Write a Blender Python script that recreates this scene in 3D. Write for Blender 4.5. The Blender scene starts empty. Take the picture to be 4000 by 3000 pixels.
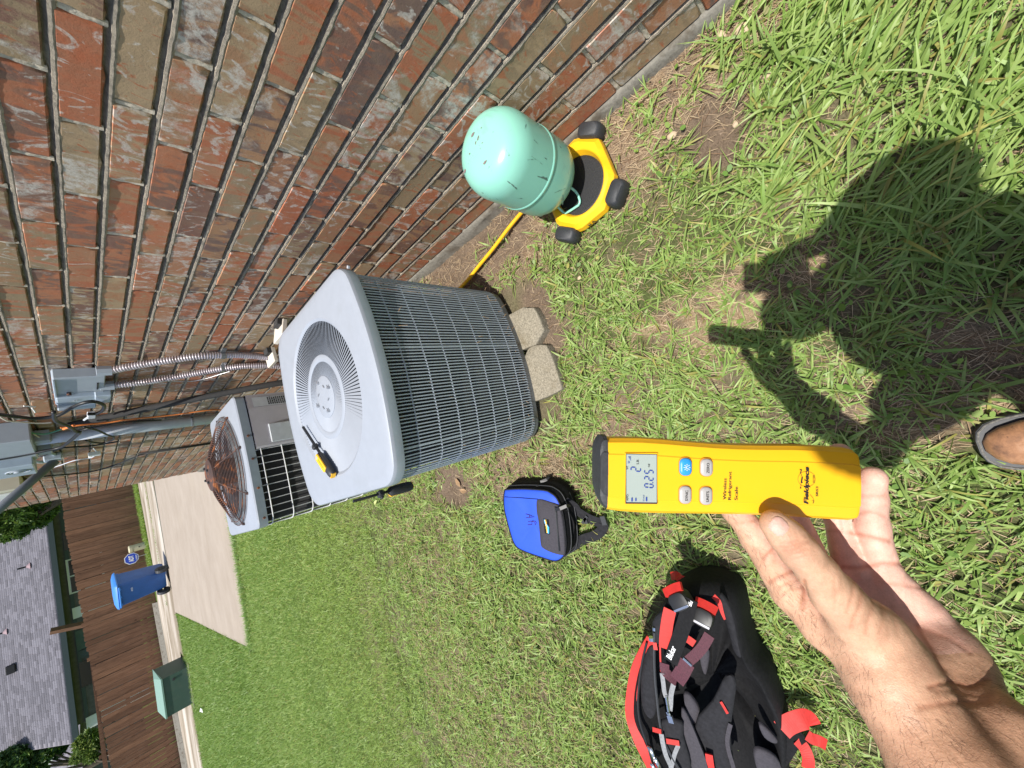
import bpy, math, random
import numpy as np
from mathutils import Vector, Matrix

# ------------------------------------------------------------------ camera, light
SC = bpy.context.scene
COL = SC.collection
# rows: world X, Y, Z axes written in camera axes (x right, y down, z forward)
BM = np.array([[-0.28752458, -0.94711514, 0.14248696],
               [-0.69955511, 0.3092828, 0.64417917],
               [-0.6541806, 0.08553987, -0.75148564]])
FPX = 1537.1575
H = 1.2
cam_d = bpy.data.cameras.new('camera')
cam_d.sensor_width = 36.0
cam_d.lens = 13.8344
cam_d.clip_start = 0.02
cam_d.clip_end = 600.0
cam = bpy.data.objects.new('camera', cam_d)
COL.objects.link(cam)
cam.matrix_world = Matrix(((BM[0, 0], -BM[0, 1], -BM[0, 2], 0),
                           (BM[1, 0], -BM[1, 1], -BM[1, 2], 0),
                           (BM[2, 0], -BM[2, 1], -BM[2, 2], H),
                           (0, 0, 0, 1)))
SC.camera = cam

SUN_DIR = Vector((0.1696, 0.1209, -0.9781)).normalized()     # travel direction of the light
W = bpy.data.worlds.new('World')
SC.world = W
W.use_nodes = True
wn = W.node_tree
bgn = wn.nodes['Background']
sky = wn.nodes.new('ShaderNodeTexSky')
sky.sky_type = 'NISHITA'
sky.sun_disc = False
sky.sun_elevation = math.radians(78)
sky.sun_rotation = math.radians(234.5)
sky.air_density = 1.0
sky.dust_density = 1.5
wn.links.new(sky.outputs[0], bgn.inputs[0])
bgn.inputs[1].default_value = 0.13
sun_d = bpy.data.lights.new('sun', 'SUN')
sun_d.energy = 5.0
sun_d.angle = math.radians(0.5)
sun_d.color = (1.0, 0.965, 0.90)
sun = bpy.data.objects.new('sun', sun_d)
COL.objects.link(sun)
sun.rotation_euler = (-SUN_DIR).to_track_quat('Z', 'Y').to_euler()
SC.view_settings.view_transform = 'Standard'
SC.view_settings.look = 'None'
SC.view_settings.gamma = 1.0
SC.view_settings.exposure = 0.25

rng = np.random.default_rng(7)
random.seed(11)

# ------------------------------------------------------------------ helpers
def ray(u, v):
    return BM @ np.array([(u - 2000) / FPX, (v - 1500) / FPX, 1.0])
CAMP = np.array([0, 0, H])
def onz(u, v, z=0.0):
    r = ray(u, v); return CAMP + (z - H) / r[2] * r
def onx(u, v, x):
    r = ray(u, v); return CAMP + x / r[0] * r
def ony(u, v, y):
    r = ray(u, v); return CAMP + y / r[1] * r
def atd(u, v, d):
    return CAMP + ray(u, v) * d

def ss(t):
    t = np.clip(t, 0, 1); return t * t * (3 - 2 * t)
def gz(x, y):
    return -0.30 * ss((np.asarray(y, float) - 1.2) / 7.0) + 0 * np.asarray(x, float)

def new_mesh(name, verts, faces, smooth=False):
    me = bpy.data.meshes.new(name)
    me.from_pydata([tuple(map(float, v)) for v in verts], [], [tuple(map(int, f)) for f in faces])
    if smooth:
        me.polygons.foreach_set('use_smooth', [True] * len(me.polygons))
    me.update()
    return me

def np_mesh(name, V, F, smooth=False, col=None):
    """fast mesh from arrays; F (n,k) all the same k"""
    me = bpy.data.meshes.new(name)
    V = np.asarray(V, np.float32); F = np.asarray(F, np.int32)
    n, k = F.shape
    me.vertices.add(len(V)); me.vertices.foreach_set('co', V.ravel())
    me.loops.add(n * k); me.loops.foreach_set('vertex_index', F.ravel())
    me.polygons.add(n)
    me.polygons.foreach_set('loop_start', np.arange(0, n * k, k, dtype=np.int32))
    try:
        me.polygons.foreach_set('loop_total', np.full(n, k, np.int32))
    except Exception:
        pass
    if smooth:
        me.polygons.foreach_set('use_smooth', np.ones(n, bool))
    if col is not None:
        a = me.color_attributes.new('tint', 'FLOAT_COLOR', 'POINT')
        c4 = np.ones((len(V), 4), np.float32); c4[:, :3] = col
        a.data.foreach_set('color', c4.ravel())
    me.update(calc_edges=True)
    return me

def link(name, me, mat=None, parent=None, loc=None, rot=None, mw=None):
    o = bpy.data.objects.new(name, me)
    COL.objects.link(o)
    if mat is not None and me is not None and len(me.materials) == 0:
        me.materials.append(mat)
    if parent is not None:
        o.parent = parent
    if mw is not None:
        o.matrix_local = mw
    else:
        if loc is not None: o.location = loc
        if rot is not None: o.rotation_euler = rot
    return o

def tag(o, label, cat, group=None):
    o['label'] = label; o['category'] = cat
    if group: o['group'] = group
    return o

def thing(name, label, cat, loc=(0, 0, 0), rot=(0, 0, 0), group=None, mw=None):
    o = bpy.data.objects.new(name, None)
    o.empty_display_size = 0.1
    COL.objects.link(o)
    if mw is not None: o.matrix_world = mw
    else:
        o.location = loc; o.rotation_euler = rot
    return tag(o, label, cat, group)

def structure(o):
    o['kind'] = 'structure'; return o
def stuff(o):
    o['kind'] = 'stuff'; return o

class MB:
    """mesh builder"""
    def __init__(s): s.v = []; s.f = []
    def add(s, vs, fs):
        b = len(s.v); s.v += [tuple(map(float, v)) for v in vs]; s.f += [tuple(i + b for i in f) for f in fs]; return s
    def box(s, c, d, rz=0.0, taper=1.0, M=None):
        x, y, z = [k / 2 for k in d]; vs = []
        for sz in (-1, 1):
            t = taper if sz > 0 else 1.0
            for sx, sy in ((-1, -1), (1, -1), (1, 1), (-1, 1)):
                p = Vector((sx * x * t, sy * y * t, sz * z))
                if rz: p = Matrix.Rotation(rz, 3, 'Z') @ p
                if M is not None: p = M @ p
                vs.append(p + Vector(c))
        return s.add(vs, [(3, 2, 1, 0), (4, 5, 6, 7), (0, 1, 5, 4), (1, 2, 6, 5), (2, 3, 7, 6), (3, 0, 4, 7)])
    def bbox(s, c, d, b=0.004, rz=0.0):
        """box with chamfered edges: three nested sections in z"""
        x, y, z = [k / 2 for k in d]
        secs = [(-z, b), (-z + b, 0), (z - b, 0), (z, b)]
        vs = []
        for zz, ins in secs:
            X, Y = x - ins, y - ins
            ring = [(-X + b, -Y), (X - b, -Y), (X, -Y + b), (X, Y - b), (X - b, Y), (-X + b, Y), (-X, Y - b), (-X, -Y + b)]
            for (px, py) in ring:
                if rz:
                    px, py = px * math.cos(rz) - py * math.sin(rz), px * math.sin(rz) + py * math.cos(rz)
                vs.append((px + c[0], py + c[1], zz + c[2]))
        fs = [tuple(range(7, -1, -1)), tuple(range(24, 32))]
        for k in range(3):
            for i in range(8):
                j = (i + 1) % 8; fs.append((k * 8 + i, k * 8 + j, k * 8 + 8 + j, k * 8 + 8 + i))
        return s.add(vs, fs)
    def tube(s, pts, r, n=8, closed=False, cap=True):
        pts = [Vector(p) for p in pts]; m = len(pts)
        rr = r if hasattr(r, '__len__') else [r] * m
        vs = []; up = None
        for i in range(m):
            if closed: t = pts[(i + 1) % m] - pts[i - 1]
            else: t = pts[min(i + 1, m - 1)] - pts[max(i - 1, 0)]
            if t.length < 1e-9: t = Vector((0, 0, 1))
            t.normalize()
            if up is None:
                up = t.cross(Vector((0, 0, 1)) if abs(t.z) < .9 else Vector((1, 0, 0))).normalized()
            else:
                up = (up - t * up.dot(t))
                up = up.normalized() if up.length > 1e-6 else t.orthogonal().normalized()
            w = t.cross(up)
            for k in range(n):
                a = 2 * math.pi * k / n
                vs.append(pts[i] + (up * math.cos(a) + w * math.sin(a)) * rr[i])
        fs = []
        for i in range(m if closed else m - 1):
            for k in range(n):
                j = (i + 1) % m
                fs.append((i * n + k, i * n + (k + 1) % n, j * n + (k + 1) % n, j * n + k))
        if cap and not closed:
            fs.append(tuple(range(n - 1, -1, -1))); fs.append(tuple((m - 1) * n + k for k in range(n)))
        return s.add(vs, fs)
    def lathe(s, prof, n=40, c=(0, 0, 0)):
        vs = []; fs = []
        for (r, z) in prof:
            for k in range(n):
                a = 2 * math.pi * k / n; vs.append((c[0] + r * math.cos(a), c[1] + r * math.sin(a), c[2] + z))
        for i in range(len(prof) - 1):
            for k in range(n):
                fs.append((i * n + k, i * n + (k + 1) % n, (i + 1) * n + (k + 1) % n, (i + 1) * n + k))
        return s.add(vs, fs)
    def prism(s, poly, z0, z1, tp=None):
        n = len(poly); tp = tp or poly
        vs = [(p[0], p[1], z0) for p in poly] + [(p[0], p[1], z1) for p in tp]
        fs = [tuple(range(n - 1, -1, -1)), tuple(range(n, 2 * n))] + [(i, (i + 1) % n, n + (i + 1) % n, n + i) for i in range(n)]
        return s.add(vs, fs)
    def ribbon(s, pts, w, up=(0, 0, 1), t=0.002):
        pts = [Vector(p) for p in pts]; m = len(pts); vs = []; fs = []
        ws = w if hasattr(w, '__len__') else [w] * m
        ups = up if (hasattr(up, '__len__') and hasattr(up[0], '__len__')) else [up] * m
        for i in range(m):
            tg = (pts[min(i + 1, m - 1)] - pts[max(i - 1, 0)]).normalized()
            u = Vector(ups[i]); sd = tg.cross(u)
            sd = sd.normalized() if sd.length > 1e-6 else Vector((1, 0, 0))
            nn = sd.cross(tg).normalized()
            for a, b in ((-1, 1), (1, 1), (1, -1), (-1, -1)):
                vs.append(pts[i] + sd * a * ws[i] / 2 + nn * b * t / 2)
        for i in range(m - 1):
            for k in range(4):
                fs.append((i * 4 + k, i * 4 + (k + 1) % 4, i * 4 + 4 + (k + 1) % 4, i * 4 + 4 + k))
        fs += [(3, 2, 1, 0), tuple((m - 1) * 4 + k for k in range(4))]
        return s.add(vs, fs)
    def build(s, name, mat, parent=None, smooth=False, loc=None, rot=None):
        me = new_mesh(name, s.v, s.f, smooth)
        return link(name, me, mat, parent, loc, rot)

def spline(pts, n=8, closed=False):
    P = [np.array(p, float) for p in pts]; out = []; m = len(P)
    for i in range(m if closed else m - 1):
        if closed: p0, p1, p2, p3 = P[i - 1], P[i], P[(i + 1) % m], P[(i + 2) % m]
        else: p0, p1, p2, p3 = P[max(i - 1, 0)], P[i], P[i + 1], P[min(i + 2, m - 1)]
        for k in range(n):
            t = k / n
            out.append(.5 * ((2 * p1) + (-p0 + p2) * t + (2 * p0 - 5 * p1 + 4 * p2 - p3) * t * t + (-p0 + 3 * p1 - 3 * p2 + p3) * t ** 3))
    if not closed: out.append(P[-1])
    return out

def auto_smooth(o, ang=35):
    me = o.data
    me.polygons.foreach_set('use_smooth', [True] * len(me.polygons))
    try:
        me.set_sharp_from_angle(angle=math.radians(ang))
    except Exception:
        pass

# ------------------------------------------------------------------ materials
def pr(name, col=(.5, .5, .5), rough=.6, metal=0.0, spec=.5):
    m = bpy.data.materials.new(name); m.use_nodes = True
    b = m.node_tree.nodes['Principled BSDF']
    b.inputs['Base Color'].default_value = (*col, 1); b.inputs['Roughness'].default_value = rough
    b.inputs['Metallic'].default_value = metal
    b.inputs['Specular IOR Level'].default_value = spec
    return m
def NT(m): return m.node_tree.nodes, m.node_tree.links, m.node_tree.nodes['Principled BSDF']
def noise(m, scale, detail=4, rough=.6, vec=None, dist=0.0):
    n, l, b = NT(m); x = n.new('ShaderNodeTexNoise'); x.inputs['Scale'].default_value = scale
    x.inputs['Detail'].default_value = detail; x.inputs['Roughness'].default_value = rough; x.inputs['Distortion'].default_value = dist
    if vec is not None: l.new(vec, x.inputs['Vector'])
    return x.outputs[0]
def coords(m, kind='Object', scale=None, off=None):
    n, l, b = NT(m); tc = n.new('ShaderNodeTexCoord'); v = tc.outputs[kind]
    if scale is not None or off is not None:
        mp = n.new('ShaderNodeMapping'); l.new(v, mp.inputs[0])
        if scale is not None: mp.inputs['Scale'].default_value = scale
        if off is not None: l.new(off, mp.inputs['Location'])
        v = mp.outputs[0]
    return v
def ramp(m, fac, stops, interp='LINEAR'):
    n, l, b = NT(m); r = n.new('ShaderNodeValToRGB'); r.color_ramp.interpolation = interp
    e = r.color_ramp.elements
    while len(e) < len(stops): e.new(.5)
    for i, (p, c) in enumerate(stops):
        e[i].position = p; e[i].color = (*c, 1) if len(c) == 3 else c
    l.new(fac, r.inputs[0]); return r.outputs[0]
def mix(m, fac, a, b_, mode='MIX'):
    n, l, b = NT(m); x = n.new('ShaderNodeMix'); x.data_type = 'RGBA'; x.blend_type = mode
    for s, v in ((0, fac), (6, a), (7, b_)):
        if hasattr(v, 'links'): l.new(v, x.inputs[s])
        elif s == 0: x.inputs[0].default_value = v
        else: x.inputs[s].default_value = (*v, 1)
    return x.outputs[2]
def math_(m, op, a, b_=0.5, c=None):
    n, l, b = NT(m); x = n.new('ShaderNodeMath'); x.operation = op
    for s, v in ((0, a), (1, b_), (2, c)):
        if v is None: continue
        if hasattr(v, 'links'): l.new(v, x.inputs[s])
        else: x.inputs[s].default_value = v
    return x.outputs[0]
def setc(m, sock, name='Base Color'):
    n, l, b = NT(m); l.new(sock, b.inputs[name])
def bump(m, h, strength=.3, dist=.002):
    n, l, b = NT(m); x = n.new('ShaderNodeBump'); x.inputs['Strength'].default_value = strength
    x.inputs['Distance'].default_value = dist; l.new(h, x.inputs['Height'])
    if b.inputs['Normal'].is_linked: l.new(b.inputs['Normal'].links[0].from_socket, x.inputs['Normal'])
    l.new(x.outputs[0], b.inputs['Normal'])
def speck(name, col, rough=.6, metal=0, amt=.12, scale=60, bmp=.0, dirt=None, dirt_scale=6, dirt_lo=.55, spec=.5):
    """paint / plastic / fabric with fine tone variation and optional dirt patches"""
    m = pr(name, col, rough, metal, spec)
    v = coords(m)
    nz = noise(m, scale, 5, .6, v)
    lo = tuple(c * (1 - amt) for c in col); hi = tuple(min(1, c * (1 + amt)) for c in col)
    c = ramp(m, nz, [(.3, lo), (.7, hi)])
    if dirt is not None:
        d = noise(m, dirt_scale, 6, .65, v)
        f = ramp(m, d, [(dirt_lo, (0, 0, 0)), (dirt_lo + .18, (1, 1, 1))])
        c = mix(m, f, c, dirt)
    setc(m, c)
    if bmp: bump(m, nz, bmp, .002)
    return m

def brick_material(name, use_attr):
    m = pr(name, (.3, .15, .1), .88, 0, .25)
    n, l, b = NT(m)
    if use_attr:
        at = n.new('ShaderNodeAttribute'); at.attribute_name = 'rnd'; rnd = at.outputs['Fac']
        vv = n.new('ShaderNodeTexCoord').outputs['Object']
    else:
        oi = n.new('ShaderNodeObjectInfo'); rnd = oi.outputs['Random']
        vv = n.new('ShaderNodeTexCoord').outputs['Object']
    off = math_(m, 'MULTIPLY', rnd, 97.0)
    cb = n.new('ShaderNodeCombineXYZ'); l.new(off, cb.inputs[0]); l.new(off, cb.inputs[1]); l.new(off, cb.inputs[2])
    va = n.new('ShaderNodeVectorMath'); va.operation = 'ADD'; l.new(vv, va.inputs[0]); l.new(cb.outputs[0], va.inputs[1])
    v = va.outputs[0]
    def mp(sc):
        q = n.new('ShaderNodeMapping'); q.inputs['Scale'].default_value = sc; l.new(v, q.inputs[0]); return q.outputs[0]
    r2 = math_(m, 'FRACT', math_(m, 'MULTIPLY', rnd, 7.31))
    r3 = math_(m, 'FRACT', math_(m, 'MULTIPLY', rnd, 23.7))
    pal = [(.0, (.45, .145, .072)), (.15, (.40, .22, .12)), (.30, (.33, .24, .145)), (.44, (.22, .115, .088)), (.56, (.47, .175, .09)),
           (.68, (.42, .30, .18)), (.80, (.17, .108, .095)), (.88, (.43, .20, .11)), (1.0, (.36, .17, .10))]
    base = ramp(m, rnd, pal, 'CONSTANT'); alt = ramp(m, r2, pal, 'CONSTANT')
    # broad bands running up the face
    bands = noise(m, 1.0, 3, .55, mp((6, 22, 9)), 1.4)
    f1 = ramp(m, bands, [(.46, (0, 0, 0)), (.56, (1, 1, 1))])
    c = mix(m, f1, base, alt)
    blotch = noise(m, 28, 5, .7, v, .6)
    c = mix(m, ramp(m, blotch, [(.35, (0, 0, 0)), (.75, (.5, .5, .5))]), c, (.31, .215, .14))
    # orange scorched spots
    spots = noise(m, 1.0, 3, .5, mp((10, 30, 20)), 2.0)
    c = mix(m, ramp(m, spots, [(.60, (0, 0, 0)), (.70, (.85, .85, .85))]), c, (.42, .14, .065))
    # white mortar smears, curved, only on some bricks
    sm = noise(m, 1.0, 4, .60, mp((9, 17, 11)), 2.6)
    lim = math_(m, 'MULTIPLY_ADD', r3, .17, .515)
    sf = math_(m, 'SMOOTH_MIN', math_(m, 'MAXIMUM', math_(m, 'MULTIPLY', math_(m, 'SUBTRACT', sm, lim), 13.0), 0.0), .80, .1)
    gr = noise(m, 190, 3, .7, v)
    sf2 = math_(m, 'MULTIPLY', sf, ramp(m, gr, [(.3, (.35, .35, .35)), (.6, (1, 1, 1))]))
    c = mix(m, sf2, c, (.60, .55, .49))
    pt = noise(m, 1.0, 5, .62, mp((6, 11, 9)), 1.2)
    r4 = math_(m, 'FRACT', math_(m, 'MULTIPLY', rnd, 57.3))
    pf = math_(m, 'MULTIPLY', math_(m, 'MINIMUM', math_(m, 'MAXIMUM', math_(m, 'MULTIPLY', math_(m, 'SUBTRACT', pt, math_(m, 'MULTIPLY_ADD', r4, .26, .44)), 7.0), 0.0), .85), ramp(m, noise(m, 85, 5, .75, v), [(.36, (.10, .10, .10)), (.58, (1, 1, 1))]))
    c = mix(m, pf, c, (.60, .56, .50))
    pits = noise(m, 420, 3, .6, v)
    c = mix(m, ramp(m, pits, [(.28, (.7, .7, .7)), (.36, (0, 0, 0))]), c, (.09, .06, .045))
    fine = noise(m, 260, 4, .7, v)
    c = mix(m, ramp(m, fine, [(.30, (.45, .45, .45)), (.40, (0, 0, 0))]), c, (.14, .10, .08))
    setc(m, c)
    big = noise(m, 70, 4, .6, v)
    bump(m, fine, .40, .0011); bump(m, big, .25, .003)
    return m

M = {}
M['brick'] = brick_material('brick_clay', False)
M['brick_far'] = brick_material('brick_clay_joined', True)
m = M['mortar'] = speck('mortar', (.55, .485, .39), .95, 0, .25, 120, .6, (.30, .27, .23), 22, .52, .2)
m = M['slab'] = speck('foundation_concrete', (.215, .20, .17), .9, 0, .25, 90, .6, (.13, .11, .085), 14, .5, .2)
m = M['paver'] = speck('rough_concrete', (.26, .23, .175), .95, 0, .40, 170, 1.0, (.17, .14, .09), 11, .5, .2)
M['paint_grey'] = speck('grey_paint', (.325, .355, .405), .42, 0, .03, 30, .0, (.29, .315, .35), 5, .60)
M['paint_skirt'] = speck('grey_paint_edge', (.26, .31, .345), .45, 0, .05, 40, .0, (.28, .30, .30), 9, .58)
M['wire_guard'] = speck('guard_wire_paint', (.47, .54, .62), .4, .1, .12, 120, 0, (.20, .18, .15), 12, .60)
M['rail'] = speck('base_rail', (.17, .18, .19), .5, .2, .1, 60, 0, (.11, .10, .08), 12, .5)
M['panel_grey'] = speck('corner_panel_paint', (.42, .40, .42), .5, 0, .04, 20, 0, (.36, .34, .34), 4, .55)
M['panel_light'] = speck('access_panel_paint', (.50, .53, .55), .5, 0, .08, 40, 0, (.40, .40, .40), 12, .55)
M['black'] = pr('black_plastic', (.015, .015, .016), .45)
M['dark'] = pr('dark_interior', (.012, .012, .013), .8)
M['chrome'] = pr('chrome_wire', (.75, .75, .76), .22, 1.0)
M['wire_white'] = pr('pale_wire_coating', (.62, .62, .62), .35)
M['steel'] = speck('galvanised_steel', (.52, .53, .55), .35, .8, .12, 50)
M['rust'] = None
m = pr('rusty_metal', (.16, .075, .045), .8, .2)
v = coords(m); nz = noise(m, 18, 6, .7, v)
setc(m, ramp(m, nz, [(.30, (.045, .032, .032)), (.52, (.085, .048, .04)), (.60, (.26, .09, .035)), (.74, (.50, .18, .045))])); bump(m, noise(m, 120, 4, .7, v), .4, .001)
M['rust'] = m
# coil with fine fins
m = pr('coil_fins', (.02, .02, .021), .7, .0)
n_, l_, b_ = NT(m); wv = n_.new('ShaderNodeTexWave'); wv.bands_direction = 'Z'; wv.inputs['Scale'].default_value = 60
wv.inputs['Distortion'].default_value = .6; l_.new(coords(m), wv.inputs['Vector'])
c = ramp(m, wv.outputs[0], [(.2, (.006, .006, .007)), (.8, (.030, .030, .033))])
dd = noise(m, 14, 6, .7, coords(m)); c = mix(m, ramp(m, dd, [(.60, (0, 0, 0)), (.72, (.5, .5, .5))]), c, (.10, .085, .065))
setc(m, c); bump(m, wv.outputs[0], .8, .003); M['coil'] = m
# tank green with chips and scuffs
m = pr('mint_enamel', (.20, .56, .44), .22, 0, .5)
v = coords(m)
c = ramp(m, noise(m, 3, 3, .5, v), [(.3, (.26, .60, .475)), (.7, (.29, .64, .52))])
sc = noise(m, 1, 7, .75, coords(m, 'Object', (26, 26, 9)), 1.2)
c = mix(m, ramp(m, sc, [(.635, (0, 0, 0)), (.665, (.75, .75, .75))]), c, (.07, .10, .085))
sc3 = noise(m, 1, 4, .6, coords(m, 'Object', (7, 7, 30)), .8)
c = mix(m, ramp(m, sc3, [(.60, (0, 0, 0)), (.72, (.4, .4, .4))]), c, (.17, .30, .25))
sc2 = noise(m, 21, 3, .5, v, .2)
c = mix(m, ramp(m, sc2, [(.735, (0, 0, 0)), (.742, (1, 1, 1))]), c, (.16, .13, .12))
setc(m, c); bump(m, noise(m, 30, 2, .5, v), .05, .002); M['tank'] = m
M['yellow'] = speck('yellow_plastic', (.92, .50, .014), .38, 0, .02, 30)
M['yellow_dev'] = speck('yellow_device_plastic', (.94, .49, .016), .36, 0, .015, 20)
M['rubber'] = speck('dark_rubber', (.032, .034, .038), .55, 0, .18, 300, .2, (.06, .06, .06), 20, .6)
M['rubber_pad'] = speck('black_rubber_mat', (.018, .018, .020), .6, 0, .2, 200, .3)
M['hose'] = speck('yellow_hose_rubber', (.82, .46, .015), .35, 0, .05, 40)
M['blue_fab'] = speck('blue_nylon', (.022, .085, .62), .6, 0, .08, 9, .15)
M['grey_fab'] = speck('charcoal_nylon', (.045, .041, .050), .85, 0, .2, 160, .4)
M['black_fab'] = speck('black_nylon', (.009, .009, .010), .8, 0, .35, 120, .5, spec=.2)
M['black_fab2'] = speck('black_cordura', (.018, .018, .021), .85, 0, .3, 90, .5, spec=.25)
M['red_fab'] = speck('red_webbing', (.56, .025, .018), .6, 0, .12, 80, .2)
M['maroon_fab'] = speck('maroon_elastic', (.075, .016, .028), .7, 0, .35, 350, .6)
M['white'] = pr('white_print', (.8, .8, .8), .6)
M['ink'] = pr('black_print', (.02, .02, .022), .6)
M['ink_red'] = pr('marker_ink', (.07, .02, .12), .6)
M['lcd'] = speck('lcd_glass', (.36, .42, .39), .12, 0, .04, 6)
M['lcd_ink'] = pr('lcd_segment', (.035, .07, .30), .3)
M['btn_grey'] = pr('grey_button', (.42, .41, .40), .4)
M['btn_blue'] = pr('blue_button', (.03, .30, .70), .4)
M['driveway'] = None
m = pr('broom_concrete', (.47, .40, .32), .85, 0, .3); v = coords(m)
c = ramp(m, noise(m, 1, 7, .72, coords(m, 'Object', (1.6, 2.6, 1))), [(.3, (.29, .24, .19)), (.7, (.365, .31, .255))])
c = mix(m, ramp(m, noise(m, 160, 2, .5, v), [(.3, (.3, .3, .3)), (.5, (0, 0, 0))]), c, (.33, .28, .22))
c = mix(m, ramp(m, noise(m, 1.2, 6, .7, v), [(.55, (0, 0, 0)), (.75, (.5, .5, .5))]), c, (.38, .32, .25))
setc(m, c); bump(m, noise(m, 200, 3, .6, v), .3, .002); M['driveway'] = m
m = pr('alley_concrete', (.4, .36, .3), .9, 0, .3); v = coords(m)
c = ramp(m, noise(m, 1, 5, .6, coords(m, 'Object', (.35, 1.6, 1)), .6), [(.38, (.22, .18, .13)), (.5, (.34, .29, .23)), (.62, (.50, .455, .40))])
setc(m, c); bump(m, noise(m, 90, 3, .6, v), .3, .003); M['alley'] = m
# cedar pickets
m = pr('cedar', (.16, .09, .055), .85, 0, .25); n_, l_, b_ = NT(m)
oi = n_.new('ShaderNodeObjectInfo'); off = math_(m, 'MULTIPLY', oi.outputs['Random'], 41.0)
cb = n_.new('ShaderNodeCombineXYZ'); l_.new(off, cb.inputs[0]); l_.new(off, cb.inputs[2])
v = coords(m, 'Object', (30, 30, 2.2), cb.outputs[0])
g = noise(m, 1, 5, .65, v, 1.0)
c = ramp(m, g, [(.3, (.14, .070, .040)), (.5, (.215, .115, .068)), (.72, (.30, .165, .10))])
tone = ramp(m, oi.outputs['Random'], [(0, (.72, .72, .72)), (.5, (1, 1, 1)), (1, (1.22, 1.2, 1.15))])
c = mix(m, 1.0, c, tone, 'MULTIPLY')
kn = noise(m, 1, 2, .5, coords(m, 'Object', (9, 9, 5), cb.outputs[0]))
c = mix(m, ramp(m, kn, [(.68, (0, 0, 0)), (.74, (.8, .8, .8))]), c, (.05, .028, .018))
setc(m, c); bump(m, g, .4, .004); M['cedar'] = m
M['shingle'] = speck('grey_shingle', (.19, .18, .20), .9, 0, .3, 3.5, .3, (.24, .225, .25), 1.5, .5, .2)
M['eave_brick'] = speck('house_wall_dark', (.13, .12, .12), .9, 0, .2, 8)
M['trim'] = pr('white_trim', (.78, .78, .76), .5)
M['fascia'] = pr('fascia_paint', (.06, .08, .085), .6)
M['glass'] = pr('window_glass', (.02, .022, .025), .06)
M['bin'] = speck('blue_bin_plastic', (.025, .11, .36), .5, 0, .12, 5, 0, (.05, .17, .46), 2.2, .55)
M['bin_lid'] = pr('blue_lid_plastic', (.05, .22, .62), .45)
M['cabinet'] = speck('green_cabinet_paint', (.055, .10, .075), .5, 0, .08, 8, 0, (.09, .12, .09), 3, .5)
M['cabinet_top'] = pr('green_cabinet_top', (.20, .32, .26), .5)
M['cream'] = speck('cream_plastic', (.52, .48, .32), .6, 0, .08, 10, 0, (.36, .33, .22), 4, .55)
M['beige'] = speck('beige_plastic', (.62, .58, .46), .55, 0, .05, 14)
M['box_grey'] = speck('electrical_box_grey', (.36, .40, .45), .45, 0, .05, 22, 0, (.29, .32, .34), 9, .58)
M['box_blue'] = speck('electrical_box_light', (.40, .47, .55), .45, 0, .05, 22)
M['pvc'] = speck('grey_pvc', (.58, .61, .68), .45, 0, .06, 20, 0, (.42, .43, .47), 6, .58)
M['armor'] = speck('armoured_conduit', (.56, .50, .52), .35, .25, .2, 60, 0, (.18, .11, .09), 20, .52)
M['pipe_dark'] = speck('dark_pipe', (.035, .034, .034), .85, 0, .2, 60)
M['orange_wire'] = pr('orange_wire', (.75, .22, .05), .5)
M['green_wire'] = pr('green_wire', (.10, .35, .22), .5)
M['leather'] = None
m = pr('worn_leather', (.34, .17, .085), .38, 0, .5); v = coords(m)
c = ramp(m, noise(m, 28, 6, .7, v), [(.3, (.16, .085, .05)), (.5, (.36, .18, .09)), (.72, (.52, .31, .19))])
c = mix(m, ramp(m, noise(m, 90, 4, .7, v), [(.62, (0, 0, 0)), (.70, (.8, .8, .8))]), c, (.07, .04, .03))
setc(m, c); bump(m, noise(m, 160, 4, .6, v), .3, .001); M['leather'] = m
M['denim'] = speck('denim', (.05, .06, .10), .85, 0, .2, 150, .3)
M['shirt'] = speck('work_shirt', (.06, .06, .07), .85, 0, .15, 80, .3)
M['paper'] = pr('paper', (.8, .8, .78), .8)
M['plate'] = speck('pale_clapboard', (.66, .60, .52), .7, 0, .06, 30, .1)
M['pebble'] = speck('pebble', (.52, .40, .27), .8, 0, .2, 60, .2)
M['leaf_dry'] = speck('dry_leaf', (.34, .22, .12), .85, 0, .3, 60, .3)
M['bark'] = speck('bark', (.12, .09, .065), .95, 0, .3, 20, .8)

def foliage(name, rough=.5, trans=.35, gloss=.4):
    m = bpy.data.materials.new(name); m.use_nodes = True
    n = m.node_tree.nodes; l = m.node_tree.links; b = n['Principled BSDF']
    a = n.new('ShaderNodeAttribute'); a.attribute_name = 'tint'
    l.new(a.outputs['Color'], b.inputs['Base Color'])
    b.inputs['Roughness'].default_value = rough; b.inputs['Specular IOR Level'].default_value = gloss
    t = n.new('ShaderNodeBsdfTranslucent'); l.new(a.outputs['Color'], t.inputs['Color'])
    mx = n.new('ShaderNodeMixShader'); mx.inputs[0].default_value = trans
    l.new(b.outputs[0], mx.inputs[1]); l.new(t.outputs[0], mx.inputs[2])
    l.new(mx.outputs[0], n['Material Output'].inputs['Surface'])
    return m
M['grass'] = foliage('grass_blade', .48, .30, .45)
M['straw'] = foliage('straw', .8, .1, .2)
M['leaves'] = foliage('tree_leaf', .5, .3, .4)

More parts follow.
